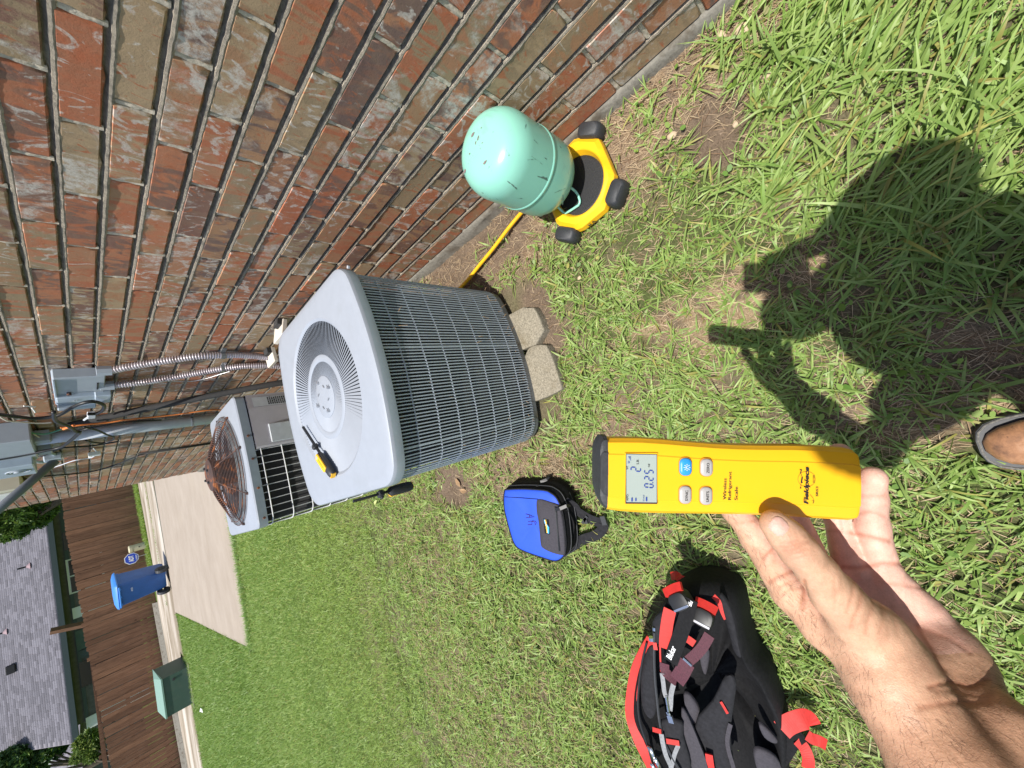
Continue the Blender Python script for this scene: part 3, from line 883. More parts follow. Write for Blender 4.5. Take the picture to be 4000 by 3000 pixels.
for k in range(4):
    a0 = k * math.pi / 2; mb = MB(); vs = []; fs = []
    for i in range(6):
        r = .06 + i * .038
        for j in range(6):
            a = a0 + (j - 2.5) * .16; vs.append((r * math.cos(a), r * .93 * math.sin(a), zt - .05 + (j - 2.5) * .012))
    for i in range(5):
        for j in range(5): fs.append((i * 6 + j, i * 6 + j + 1, i * 6 + 7 + j, i * 6 + 6 + j))
    mb.add(vs, fs); mb.build('fan_blade', M['steel'], ac2)
body2 = rrect(.325, .278, .04, .018)
mb = MB(); loft(mb, [ring3(body2, .045), ring3(body2, zt - .03)]); o = mb.build('coil', M['coil'], ac2); auto_smooth(o, 40)
mb = MB(); loft(mb, [ring3([(x * 1.03, y * 1.03) for x, y in body2], .02), ring3([(x * 1.03, y * 1.03) for x, y in body2], .05)], True, True); mb.build('base_rail', M['rail'], ac2)
mb = MB(); loft(mb, [ring3([(x * .9, y * .9) for x, y in body2], .05), ring3([(x * .9, y * .9) for x, y in body2], .06)], True, True); mb.build('base_pan', M['dark'], ac2)
# chrome grid guard
g2 = rrect(.337, .290, .045, .018, 8, 30)
loop2, per2 = resample(g2, 120)
# vertical wires only where the coil shows (front and left)
for i, p in enumerate(resample(g2, 66)[0]):
    if p[0] > .10 and p[1] < .2: continue
    mb = MB(); mb.tube([(p[0], p[1], .05), (p[0], p[1], zt - .03)], .0024, 5); mb.build('guard_wire', M['wire_white'], ac2)
for k in range(6):
    z = .09 + k * .098
    pts = [(x * 1.008, y * 1.008, z) for x, y in loop2]
    pts = [p for p in pts if not (p[0] > .12 and p[1] < .25)]
    i0 = max(range(len(pts)), key=lambda i: np.linalg.norm(np.array(pts[i]) - np.array(pts[i - 1])))
    pts = pts[i0:] + pts[:i0]
    mb = MB(); mb.tube(pts, .0032, 5); mb.build('guard_hoop', M['wire_white'], ac2)
# corner service panel: front face from x=-.07 to .345
mb = MB(); yfr = -.315
pan = [(.055, yfr - .012), (.10, yfr - .012), (.262, yfr - .006), (.338, yfr + .012), (.344, yfr + .06), (.342, .05), (.342, .25)]
P1 = [(x, y) for x, y in pan]
vs = [(x, y, .03) for x, y in P1] + [(x, y, zt - .05) for x, y in P1]; n = len(P1)
vs += [(x - .01, y + .012, .03) for x, y in P1] + [(x - .01, y + .012, zt - .05) for x, y in P1]
fs = [(i, i + 1, n + i + 1, n + i) for i in range(n - 1)] + [(2 * n + i, 3 * n + i, 3 * n + i + 1, 2 * n + i + 1) for i in range(n - 1)] + [(0, n, 3 * n, 2 * n)]
mb.add(vs, fs); mb.build('service_panel', M['panel_grey'], ac2)
mb = MB(); mb.bbox((.115, yfr - .017, zt - .30), (.10, .010, .36), .003); ap = mb.build('access_cover', M['panel_light'], ac2)
mb = MB(); mb.tube([(.115, yfr - .024, zt - .42), (.115, yfr - .018, zt - .42)], .017, 18); mb.build('cover_knob', M['panel_light'], ap)
# rating label with its dark print
sx = Vector((.076, .018, 0)).normalized()
org = Vector((.268, yfr - .0055, zt - .075)); lb = MB()
dn = Vector((0, 0, -1)); nrm = Vector((sx.y, -sx.x, 0))
def lq(a0, a1, b0, b1, h=.0015):
    return [org + sx * a + dn * b + nrm * h for a, b in ((a0, b0), (a1, b0), (a1, b1), (a0, b1))]
lb.add(lq(-.002, .054, 0, .30), [(0, 3, 2, 1)]); lab = lb.build('rating_label', M['panel_light'], ac2)
lb = MB()
for b0 in (.07, .18):
    for r in range(9):
        x = .004
        while x < .046:
            w = random.uniform(.004, .012); lb.add(lq(x, min(.05, x + w), b0 + r * .010, b0 + r * .010 + .0065, .0022), [(0, 3, 2, 1)]); x += w + .002
stuff(lb.build('label_print', M['ink'], lab))
for x in (-.15, .0, .12, -.30):
    mb = MB(); mb.tube([(x, -.325, zt - .025), (x, -.314, zt - .025)], .006, 8); mb.build('screw', M['rust'], ac2)

# ------------------------------------------------------------------ pipe clamp probes
def clamp_probe(name, lab, tip, tail, up, scale=1.0, flip=False):
    """probe: slim black jaw with a sliding block, yellow and black body"""
    tip = Vector(tip); tail = Vector(tail); L = (tail - tip).length
    mw = basis(tip, tail - tip, Vector(up).cross(tail - tip))
    t = thing(name, lab, 'probe', mw=mw, group='yellow and black pipe clamp probes')
    mb = MB(); mb.box((L * .29, 0, .009), (L * .58, .0058, .007)); mb.build('jaw', M['black'], t)
    mb = MB(); mb.bbox((L * .43, 0, .011), (.017, .018, .018), .003); mb.box((L * .43 + .004, .009, .016), (.006, .007, .010)); mb.build('slider', M['rubber'], t)
    hb = L * .57; lb_ = L - hb
    sec = []
    for f, w in ((0, .007), (.04, .011), (.15, .0145), (.5, .0155), (.85, .015), (.96, .013), (1, .008)):
        sec.append([(hb + lb_ * f, w * math.cos(a), .013 + .0125 * math.sin(a) * (w / .0155)) for a in [2 * math.pi * k / 16 for k in range(16)]])
    mb = MB(); loft(mb, sec, True, True); o = mb.build('probe_body', M['rubber'], t); auto_smooth(o, 40)
    def rr(cx, w, h, r=.006, n=4):
        return [(cx + x, y) for x, y in rrect(w / 2, h / 2, r, 0, n, 2)]
    p = rr(hb + lb_ * .40, lb_ * .66, .0235, .008)
    mb = MB(); loft(mb, [[(x, y, .0225) for x, y in p], [(x, y, .0262) for x, y in p], [(hb + lb_ * .40 + (x - hb - lb_ * .4) * .96, y * .93, .0272) for x, y in p]], False, True)
    fp = mb.build('faceplate', M['yellow'], t); auto_smooth(fp, 30)
    me = text_mesh('Fieldpiece', w=lb_ * .36, h=.0048, shear=.2, bold=.01)
    link('brand_print', me, M['ink'], fp, mw=Matrix.Translation((hb + lb_ * .26, -.001, .0275)))
    mb = MB(); mb.lathe([(.0005, .0006), (.0055, .0006), (.006, 0)], 14, (hb + lb_ * .16, 0, .0273)); mb.build('power_button', M['btn_grey'], fp)
    mb = MB(); mb.box((L - .004, .0, .013), (.010, .018, .014)); mb.build('end_cap', M['yellow'], t)
    return t
zt1 = ZT + .001
a_ = onz(1180, 1668, zt1 + .012); b_2 = onz(1302, 1858, zt1 + .013)
clamp_probe('clamp_probe', 'yellow and black clamp probe lying across the flat top of the nearer condenser', (a_[0], a_[1], zt1), (b_2[0], b_2[1], zt1), (0, 0, 1))
# the second one hangs along the outer side of the nearer unit
p0 = onx(1385, 1952, -.022); p1 = onx(1617, 1888, -.030)
clamp_probe('clamp_probe', 'black and yellow clamp probe hanging down the lawn side of the nearer condenser', p0, p1, (-.35, .93, 0))

# ------------------------------------------------------------------ refrigerant scale base
SCN = Vector((.735, .474, 0))
sc = thing('weighing_scale', 'yellow scale platform with black corner bumpers under the mint green cylinder', 'scale', SCN)
cor = [onz(2298, 521, .045), onz(2394, 750, .045), onz(2211, 904, .045)]
cor = [np.array([c[0] - SCN.x, c[1] - SCN.y]) for c in cor]; cor.append(cor[0] + cor[2] - cor[1])
c4 = cor  # wall-near, camera-near, lawn, far
def corner_ring(f_in, cut, z):
    pts = []
    for i in range(4):
        p, c_, q_ = c4[i - 1], c4[i], c4[(i + 1) % 4]
        a = (p - c_) / np.linalg.norm(p - c_); b = (q_ - c_) / np.linalg.norm(q_ - c_); o_ = c_ / np.linalg.norm(c_)
        C_ = c_ * f_in
        pts += [(*(C_ + a * cut), z), (*(C_ + b * cut), z)]
    return pts
mb = MB()
rings = [corner_ring(1.24, .066, .010), corner_ring(1.27, .068, .020), corner_ring(1.24, .066, .040), corner_ring(1.10, .056, .052)]
inner = []
for k in range(8):
    pass
R3 = .118
top_o = corner_ring(1.04, .052, .052)
n = 48
def polar_ring(poly, n):
    out_ = []
    P = [np.array(p[:2]) for p in poly]
    for k in range(n):
        a = 2 * math.pi * k / n; d = np.array([math.cos(a), math.sin(a)]); best = None
        for i in range(len(P)):
            p, q_ = P[i], P[(i + 1) % len(P)]; e = q_ - p; den = d[0] * e[1] - d[1] * e[0]
            if abs(den) < 1e-9: continue
            t = (p[0] * e[1] - p[1] * e[0]) / den; s = (p[0] * d[1] - p[1] * d[0]) / den
            if t > 0 and -1e-6 <= s <= 1 + 1e-6: best = t if best is None else min(best, t)
        out_.append(tuple(d * best))
    return out_
RS = [[(x, y, z) for (x, y) in polar_ring(r, n)] for r, z in zip(rings, (.012, .022, .040, .052))]
def lobed(r, z, dr=.010):
    o_ = []
    for k in range(n):
        a = 2 * math.pi * k / n
        o_.append((r * math.cos(a), r * math.sin(a) * .95, z))
    return o_
RS += [lobed(.106, .054), lobed(.102, .052), lobed(.098, .044), lobed(.092, .030)]
loft(mb, RS, True, False); o = mb.build('frame', M['yellow'], sc); auto_smooth(o, 25)
mb = MB(); loft(mb, [lobed(.094, .031), lobed(.086, .034)], False, True); pad = mb.build('platform_mat', M['rubber_pad'], sc)
mb = MB()
for i in range(-9, 10):
    for j in range(-9, 10):
        x, y = i * .0095 + (j % 2) * .0047, j * .0090
        if x * x + y * y < .086 ** 2 and x * x + y * y > .05 ** 2:
            mb.box((x, y, .0347), (.0052, .0014, .0012), rz=(.6 if (i + j) % 2 else -.6))
stuff(mb.build('tread', M['rubber'], pad))
for i in range(4):
    c_ = c4[i]; d = c_ / np.linalg.norm(c_); mb = MB(); ang = math.atan2(d[1], d[0])
    rings_ = []
    for zz_, s in ((.0, .80), (.006, .94), (.020, 1.0), (.038, .99), (.052, .90), (.058, .74)):
        ring = []
        for (x, y) in rrect(.025, .041, .018, 0, 4, 3):
            ring.append((c_[0] * 1.06 + (x * math.cos(ang) - y * math.sin(ang)) * s, c_[1] * 1.06 + (x * math.sin(ang) + y * math.cos(ang)) * s, zz_))
        rings_.append(ring)
    loft(mb, rings_, True, True); o = mb.build('corner_bumper', M['rubber'], sc); auto_smooth(o, 50)
# hand written initials on the outer side
pA = onz(1700 + 1185 / 2.074, 350 + 1118 / 2.074, .044); pB = onz(1700 + 1262 / 2.074, 350 + 1078 / 2.074, .044)
def strokes(lines, r, mat, name, parent, toW):
    mb = MB()
    for ln in lines: mb.tube([toW(*p) for p in ln], r, 4)
    return mb.build(name, mat, parent)
e0 = Vector((pA[0], pA[1], .0)) - SCN; e1 = Vector((pB[0], pB[1], 0)) - SCN; ex = (e1 - e0); ex.normalize()
b0 = np.array(rings[1][4][:2]); b1 = np.array(rings[1][3][:2])
# face between camera-near corner and lawn corner
fa = np.array(rings[1][3][:2]); fb = np.array(rings[1][4][:2]); fdir = Vector((*(fa - fb), 0)).normalized(); fn_ = Vector((fdir.y, -fdir.x, 0))
if fn_.dot(Vector((*((fa + fb) / 2), 0))) < 0: fn_ = -fn_
fm = Vector((*(fa * .42 + fb * .58), .0)) + fn_ * .0015
AR = [[(0, 0), (.35, 1), (.7, 0)], [(.12, .4), (.62, .42)], [(.95, 0), (1.0, 1), (1.45, .95), (1.5, .6), (1.02, .45), (1.6, 0)]]
strokes(AR, .0009, M['ink'], 'handwritten_initials', sc, lambda x, y: fm - fdir * (x - .8) * .017 + Vector((0, 0, .024 + y * .016)))

# ------------------------------------------------------------------ mint cylinder, valve down
TC = (.777, .540)
tk = thing('refrigerant_cylinder', 'mint green refrigerant cylinder standing upside down on the yellow scale', 'gas cylinder', (TC[0], TC[1], 0))
RT = .1185
prof = [(.0005, .088), (.05, .089), (.088, .098), (.108, .113), (.1165, .135), (RT, .155), (RT, .232)]
mb = MB(); mb.lathe(prof, 72)
prof2 = [(RT, .236), (RT, .330)] + [(.012 + (RT - .012) * math.cos(a) ** .62, .330 + .083 * math.sin(a)) for a in [math.radians(d) for d in range(8, 90, 7)]] + [(.0005, .4135)]
mb.lathe(prof2, 72)
mb.lathe([(RT, .228), (RT + .0022, .231), (RT + .0022, .237), (RT, .240)], 72)
o = mb.build('shell', M['tank'], tk); auto_smooth(o, 50)
for s in (0, 1, 2):
    a0 = [3.55, .3, 1.9][s]; mb = MB()
    p = lambda a, r, z: (r * math.cos(a), r * math.sin(a), z)
    mb.tube(spline([p(a0 - .55, .070, .10), p(a0 - .55, .088, .055), p(a0 - .45, .100, .045), p(a0, .112, .041), p(a0 + .0, .112, .041), p(a0 + .12, .108, .043), p(a0 + .30, .085, .052), p(a0 + .42, .068, .098)], 3), .0042, 8)
    mb.build('collar_handle', M['tank'], tk, True)
mb = MB(); mb.lathe([(.014, .09), (.014, .06), (.009, .055), (.009, .036)], 12); mb.build('valve', M['steel'], tk)

# chips and scuffs in the enamel, thin flakes lying on the shell
def tank_pt(a, h, off=.0005):
    if h <= .330: r, z = RT, h; nr = (1, 0)
    else:
        b = math.asin(min(1, (h - .330) / .083)); r = .012 + (RT - .012) * math.cos(b) ** .62; z = h; nr = (math.cos(b), math.sin(b))
    return Vector(((r + off * nr[0]) * math.cos(a), (r + off * nr[0]) * math.sin(a), z + off * nr[1]))
chipm = speck('bare_primer', (.20, .155, .15), .8, 0, .3, 200, .3); scufm = speck('dark_scuff', (.10, .19, .155), .7, 0, .4, 260, .2)
rc_ = random.Random(4)
def az(u, v, z):  # azimuth on the shell seen at a pixel
    p = onz(u, v, z); return math.atan2(p[1] - TC[1], p[0] - TC[0])
for (u, v, z, s) in ((1903, 636, .405, .0085), (1859, 531, .401, .0095), (1829, 672, .390, .0085), (1891, 506, .402, .003), (1838, 602, .410, .003), (1888, 560, .410, .003), (1880, 581, .411, .002)):
    p = onz(u, v, z); a = math.atan2(p[1] - TC[1], p[0] - TC[0]); r = math.hypot(p[0] - TC[0], p[1] - TC[1])
    ca_ = (max(0, r - .012) / (RT - .012)); b = math.acos(min(1, ca_ ** (1 / .62))) if ca_ < 1 else 0
    c0 = Vector((r * math.cos(a), r * math.sin(a), .330 + .083 * math.sin(b) + .0012)); mb = MB()
    nb3 = Vector((math.cos(b) ** 1.6 * .8 * math.cos(a), math.cos(b) ** 1.6 * .8 * math.sin(a), 1)).normalized(); tx_ = nb3.cross(Vector((0, 1, 0))).normalized(); ty_ = nb3.cross(tx_)
    ring = [c0 + (tx_ * math.cos(k * .785) * s * .55 + ty_ * math.sin(k * .785) * s) * rc_.uniform(.55, 1.15) for k in range(8)]
    mb.add(ring, [tuple(range(8))]); mb.build('paint_chip', chipm, tk)
for (a0, h0, da, dh, w) in ((-2.35, .345, .10, -.03, .0012), (-2.25, .335, -.03, -.05, .0010), (-2.55, .29, .02, -.055, .0065), (-2.72, .19, .22, -.04, .0045), (-1.75, .36, .16, -.01, .0014), (-1.95, .31, .05, .02, .0012), (-3.0, .33, .05, .04, .003), (3.05, .30, .06, -.02, .004), (-2.15, .27, .02, .01, .002), (-1.3, .25, .3, .0, .0012), (-2.9, .12, .25, .03, .0025)):
    mb = MB(); n_ = 9; L1 = []; L2 = []
    for k in range(n_):
        t = k / (n_ - 1); ww = w * math.sin(math.pi * (t * .94 + .03)) * rc_.uniform(.4, 1.2)
        L1.append(tank_pt(a0 + da * t + rc_.uniform(-.01, .01), h0 + dh * t + ww)); L2.append(tank_pt(a0 + da * t + ww / RT, h0 + dh * t - ww))
    mb.add(L1 + L2, [(k, k + 1, n_ + k + 1, n_ + k) for k in range(n_ - 1)]); mb.build('scuff', scufm, tk)

# ------------------------------------------------------------------ hose
hp = [(.787, .545, .062), (.80, .640, .04), (.806, .72, .014), (.790, .80, .012), (.764, .90, .010), (.741, 1.0, .010), (.716, 1.10, .011), (.70, 1.20, .016), (.66, 1.30, .06)]
hp = [(x, y, z + .004) for x, y, z in hp]
mb = MB(); mb.tube(spline(hp, 8), .0075, 10); hs_ = mb.build('hose', M['hose'], None, True)
tag(hs_, 'yellow charging hose running from under the mint cylinder to behind the condenser', 'hose')
me = text_mesh('-19 PREMIUM BLACK MAX CHARGING HOSE', w=.15, h=.004)
q0 = Vector((.752, .955, .0215)); q1 = Vector((.787, .81, .0235))

# ------------------------------------------------------------------ blue bag
def qb5(x, y): return (1900 + x / 3.687, 1800 + y / 3.687)
bag = thing('tool_bag', 'bright blue bag with charcoal pocket and handwritten initials lying on the grass', 'bag', (-.32, 1.09, 0))
BO = Vector((-.32, 1.09, 0))
ZB = .105
bo = [(262, 440), (300, 415), (560, 408), (830, 425), (930, 465), (1000, 520), (1055, 620), (1090, 730), (1120, 900), (1142, 1130), (1140, 1290), (1110, 1375), (1040, 1432), (960, 1440), (820, 1395), (640, 1335), (470, 1265), (400, 1190), (350, 1060), (300, 860), (262, 700), (252, 560)]
top = [onz(*qb5(*p), ZB) for p in bo]; top = spline([(p[0], p[1], 0) for p in top], 3, True)
cen = np.mean(top, 0)
def bring(s, z, dx=0, dy=0): return [(cen[0] + (p[0] - cen[0]) * s + dx - BO.x, cen[1] + (p[1] - cen[1]) * s + dy - BO.y, z + .004 * (fnoise(p[0], p[1], 14, 3) - .5)) for p in top]
mb = MB(); loft(mb, [bring(.96, .004, .02, 0), bring(1.02, .02, .018, -.004), bring(1.03, .055, .010, -.004), bring(1.02, .085, .003, 0), bring(1.012, ZB - .004), bring(1.0, ZB - .002)]); o = mb.build('sides', M['black_fab'], bag); auto_smooth(o, 60)
mb = MB(); loft(mb, [bring(1.002, ZB - .004), bring(.985, ZB + .001), bring(.93, ZB + .004), bring(.80, ZB + .006), bring(.5, ZB + .007), bring(.05, ZB + .007)], False, True); o = mb.build('front_panel', M['blue_fab'], bag); auto_smooth(o, 70)
mb = MB(); mb.tube([Vector(p) for p in bring(1.003, ZB)], .0028, 6, closed=True); mb.build('piping', M['black_fab2'], bag, True)
for z_, s_ in ((.078, 1.028), (.040, 1.036)):
    mb = MB(); mb.tube([Vector(p) for p in bring(s_, z_, .004, -.003)], .0022, 5, closed=True); mb.build('zip', M['rubber'], bag, True)
def wb(x, y, z=ZB + .0065): return Vector(onz(*qb5(x, y), z)) - BO
pk = [(735, 600), (745, 555), (790, 548), (880, 570), (1045, 635), (1085, 740), (1115, 900), (1138, 1130), (1138, 1330), (1090, 1348), (990, 1325), (900, 1290), (830, 1250), (800, 1205), (785, 1050), (765, 850), (740, 720)]
pk3 = spline([wb(*p, ZB + .004) for p in pk], 3, True); pc = np.mean(pk3, 0)
mb = MB(); R_ = [[tuple(p) for p in pk3]]
for s, dz in ((.995, .006), (.96, .0085), (.5, .010), (.05, .010)):
    R_.append([(pc[0] + (p[0] - pc[0]) * s, pc[1] + (p[1] - pc[1]) * s, p[2] + dz) for p in pk3])
loft(mb, R_, False, True); pocket = mb.build('pocket', M['grey_fab'], bag); auto_smooth(pocket, 60)
ZP = ZB + .0155
mb = MB(); mb.tube([wb(x, y, ZP) for x, y in ((985, 660), (1000, 760), (1010, 900), (1025, 1080), (1045, 1300))], .0020, 5)
mb.tube([wb(x, y, ZP) for x, y in ((1002, 660), (1018, 800), (1030, 1000), (1060, 1300))], .0012, 5); mb.build('pocket_zip', M['rubber'], pocket, True)
mb = MB(); mb.ribbon([wb(1000, 700, ZP + .002), wb(1060, 690, ZP + .004), wb(1150, 650, ZP - .004), wb(1200, 640, ZP - .03)], .011, t=.003); mb.build('zip_pull', M['black'], pocket)
mb = MB(); mb.tube([wb(262, 520, ZB + .0065), wb(500, 535, ZB + .008), wb(740, 553, ZB + .009)], .0011, 5); mb.build('seam', M['black_fab'], bag)
# woven patch with the word in yellow over a blue swoosh
mb = MB(); mb.add([wb(x, y, ZP + .0004) for x, y in ((820, 835), (895, 850), (915, 1060), (842, 1045))], [(3, 2, 1, 0)]); patch = mb.build('patch', M['black_fab'], pocket)
mb = MB(); mb.add([wb(x, y, ZP + .0010) for x, y in ((828, 845), (850, 850), (858, 900), (882, 930), (902, 960), (902, 1050), (872, 1040), (880, 975), (850, 925), (835, 890))], [tuple(range(9, -1, -1))]); mb.build('patch_swoosh', pr('patch_blue', (.05, .40, .75), .6), patch)
o0 = wb(852, 1042, ZP + .0014)   # reading direction runs down the picture = towards the lawn
p_s = wb(840, 852, ZP + .0014); p_e = wb(862, 1042, ZP + .0014); p_u = wb(880, 856, ZP + .0014)
me = text_mesh('Fieldpiece', w=(p_e - p_s).length, h=.0105, shear=.15, bold=.03)
link('patch_lettering', me, pr('patch_yellow', (.85, .55, .03), .6), patch, mw=basis(wb(872, 850, ZP + .0014) if False else wb(870, 852, ZP + .0014), p_e - p_s, -(p_u - p_s)))
AR2 = [[(565, 765), (640, 790), (692, 808), (640, 815), (570, 822)], [(618, 785), (620, 820)], [(595, 922), (655, 920), (650, 870), (600, 880)], [(655, 868), (700, 870), (718, 890), (705, 925), (690, 885)], [(690, 870), (655, 880)]]
mb = MB()
for ln in AR2: mb.tube([wb(x, y, ZB + .0092) for x, y in ln], .0009, 4)
mb.build('handwritten_initials', M['ink_red'], bag)
# side straps, buckles and shoulder strap on the grass
def wg(x, y, z): return Vector(onz(*qb5(x, y), z)) - BO
mb = MB(); mb.ribbon(spline([wg(1130, 560, .07), wg(1200, 600, .055), wg(1280, 660, .04), wg(1340, 740, .03), wg(1480, 830, .03), wg(1600, 880, .028), wg(1690, 900, .030), wg(1660, 1000, .03), wg(1560, 1080, .035), wg(1400, 1130, .035), wg(1290, 1200, .03), wg(1180, 1270, .03)], 5), .034, t=.003); mb.build('shoulder_strap', M['black_fab2'], bag)
mb = MB(); mb.ribbon([wg(1380, 900, .036), wg(1450, 800, .036)], .010, t=.004); mb.build('strap_keeper', M['rubber'], bag)
mb = MB(); mb.box(wg(1690, 860, .034), (.03, .018, .006)); mb.build('buckle', M['rubber'], bag)
mb = MB(); mb.box(wg(1430, 860, .035), (.022, .014, .006)); mb.build('buckle', M['rubber'], bag)
mb = MB(); mb.ribbon(spline([wg(1120, 700, .085), wg(1180, 780, .07), wg(1230, 900, .06), wg(1220, 1030, .06), wg(1170, 1110, .07)], 5), .022, t=.004); mb.build('grab_handle', M['black_fab'], bag)
mb = MB(); mb.ribbon([wg(720, 380, .085), wg(820, 388, .08)], .010, t=.004); mb.ribbon([wg(780, 305, .06), wg(870, 270, .05), wg(900, 230, .04)], .010, t=.004); mb.build('side_zip_pull', M['black'], bag)

# ------------------------------------------------------------------ backpack
def qp(x, y): return (2400 + x / 2.073, 2200 + y / 2.073)
bp = thing('backpack', 'open black backpack with red edge trim and red loops on the grass', 'backpack', (-.80, .62, 0))
PO = Vector((-.80, .62, 0))
def wp(x, y, z): return Vector(onz(*qp(x, y), z)) - PO
# rim of the bag (opening side, leaning back): pixel outline with heights
rim = [(300, 600, .20), (345, 440, .21), (420, 330, .20), (560, 265, .19), (700, 250, .17), (840, 260, .15), (930, 330, .15), (985, 450, .15), (1010, 600, .15), (1045, 730, .15), (1100, 850, .14), (1190, 960, .13), (1260, 1100, .12), (1330, 1260, .10), (1370, 1450, .08), (1370, 1700, .06), (1330, 1950, .05),
       (1000, 2250, .06), (620, 2300, .10), (430, 2050, .14), (330, 1750, .17), (250, 1500, .19), (165, 1280, .20), (150, 1100, .20), (175, 920, .20), (225, 740, .20)]
rim3 = spline([wp(*p) for p in rim], 3, True); rc = np.mean(rim3, 0)
gcen = rc * 1.0
def rring(s, zf, dz=0, nz=.0):
    return [(rc[0] + (p[0] - rc[0]) * s, rc[1] + (p[1] - rc[1]) * s, max(.003, p[2] * zf + dz) + nz * (fnoise(p[0] * 1.0, p[1], 11, 4) - .5)) for p in rim3]
mb = MB(); loft(mb, [rring(1.0, .02), rring(1.05, .3), rring(1.04, .7), rring(1.0, 1.0), rring(.96, 1.02), rring(.90, .93, 0, .03), rring(.82, .80, 0, .05), rring(.70, .66, 0, .06), rring(.52, .50, 0, .08), rring(.3, .42, 0, .08), rring(.05, .4)], False, True)
o = mb.build('shell', M['black_fab'], bp); auto_smooth(o, 70)
L_red = [(300, 610, .205), (240, 710, .203), (175, 850, .203), (140, 1010, .203), (122, 1180, .203), (140, 1300, .2), (200, 1460, .2), (260, 1580, .195), (330, 1720, .18), (440, 1950, .15)]
def strap(name, pts, w, mat, parent=bp, t=.003, up=None, sub=5):
    P = spline([wp(*p) for p in pts], sub); mb = MB()
    U = up if up is not None else (0, 0, 1)
    if up is None:   # face the sky but lean to the camera
        U = (.45, -.35, .8)
    mb.ribbon(P, w, U, t); return mb.build(name, mat, parent)
strap('edge_trim', [(x + 8, y, z) for x, y, z in L_red], .030, M['red_fab'], t=.004, up=(-.2, -.3, .9))
# zip tracks and panels on the open flap side
mb = MB(); mb.tube(spline([wp(x, y, z) for x, y, z in ((262, 640, .215), (225, 800, .213), (198, 1000, .212), (192, 1150, .212), (210, 1300, .211), (270, 1480, .21), (330, 1700, .19))], 6), .0032, 6); mb.build('zip', M['black'], bp)
mb = MB(); mb.tube(spline([wp(x, y, z) for x, y, z in ((325, 560, .213), (322, 750, .212), (330, 950, .210), (345, 1100, .208), (365, 1280, .206), (410, 1460, .205), (520, 1660, .19), (600, 1800, .17))], 6), .0036, 6); mb.build('zip', M['rubber'], bp)
def panel(name, pts, mat, parent=bp, th=.006):
    P = [wp(*p) for p in pts]; c0 = sum(P, Vector()) / len(P)
    q = spline(P, 3, True); mb = MB()
    n_v = (P[1] - P[0]).cross(P[2] - P[0]).normalized()
    if n_v.z < 0: n_v = -n_v
    rings = [[tuple(Vector(p) - n_v * th) for p in q], [tuple(p) for p in q], [tuple(Vector(p) * .93 + c0 * .07 + n_v * th * .6) for p in q], [tuple(Vector(p) * .5 + c0 * .5 + n_v * th) for p in q], [tuple(Vector(p) * .05 + c0 * .95 + n_v * th) for p in q]]
    loft(mb, rings, False, True); o = mb.build(name, mat, parent); auto_smooth(o, 60); return o
panel('front_pocket', [(265, 700, .205), (320, 680, .205), (335, 900, .204), (340, 1180, .202), (290, 1260, .202), (225, 1150, .204), (215, 900, .205)], M['black_fab2'])
panel('organiser_pocket', [(375, 1280, .200), (545, 1285, .185), (560, 1400, .18), (620, 1640, .17), (560, 1800, .16), (450, 1600, .19), (395, 1420, .2)], M['black_fab2'])
panel('back_panel', [(650, 1330, .15), (800, 1110, .155), (900, 920, .16), (985, 960, .155), (960, 1200, .14), (940, 1400, .13), (960, 1700, .11), (800, 1720, .12)], M['black_fab2'])
panel('divider', [(545, 1180, .17), (600, 1240, .165), (690, 1450, .16), (760, 1660, .15), (740, 1900, .13), (640, 1700, .15), (560, 1400, .17)], M['grey_fab'])
panel('side_panel', [(310, 470, .208), (400, 380, .21), (440, 420, .208), (420, 560, .206), (385, 640, .206), (320, 640, .208)], M['black_fab2'])
panel('inner_pocket', [(560, 1060, .150), (620, 1075, .148), (690, 1190, .14), (660, 1300, .14), (600, 1250, .15)], M['grey_fab'])
panel('lid_pad', [(850, 250, .15), (905, 300, .152), (960, 420, .152), (1000, 600, .150), (1030, 760, .148), (975, 720, .14), (930, 560, .14), (890, 420, .145)], M['black_fab2'])
panel('inner_pocket', [(690, 690, .13), (770, 705, .12), (740, 900, .11), (700, 820, .12)], M['grey_fab'])
panel('bottom_pad', [(1130, 1560, .10), (1170, 1500, .10), (1310, 1570, .08), (1350, 1700, .06), (1200, 1760, .07)], M['grey_fab'])
panel('side_flap', [(1170, 1310, .115), (1220, 1320, .11), (1320, 1430, .09), (1290, 1450, .09), (1210, 1400, .10)], M['grey_fab'])
# handle loops and webbing
strap('top_loop', [(460, 105, .05), (505, 100, .07), (540, 130, .09), (650, 165, .10), (740, 185, .11), (840, 230, .13)], .022, M['red_fab'])
strap('top_loop', [(560, 250, .17), (548, 200, .14), (580, 165, .12), (640, 195, .12), (740, 240, .13), (800, 275, .14)], .010, M['red_fab'])
strap('edge_binding', [(800, 265, .155), (850, 320, .155), (880, 400, .152), (905, 450, .15)], .012, M['red_fab'])
strap('webbing_loop', [(1355, 1350, .09), (1400, 1310, .085), (1480, 1275, .08), (1560, 1260, .07), (1590, 1290, .06), (1600, 1310, .055)], .040, M['red_fab'])
strap('webbing_loop', [(1560, 1390, .05), (1600, 1420, .05), (1660, 1440, .05), (1715, 1470, .045)], .024, M['red_fab'])
strap('side_strap', [(1480, 1430, .06), (1540, 1500, .06), (1570, 1590, .06), (1565, 1660, .05)], .026, M['red_fab'])
strap('side_strap', [(1290, 1650, .05), (1370, 1560, .055), (1450, 1440, .06), (1520, 1380, .05)], .030, M['black_fab'])
strap('piping', [(860, 1120, .162), (890, 1170, .160), (915, 1215, .157)], .006, M['red_fab'])
strap('binding', [(940, 1300, .145), (915, 1420, .14), (925, 1520, .135), (960, 1640, .13), (975, 1720, .12)], .010, M['grey_fab'])
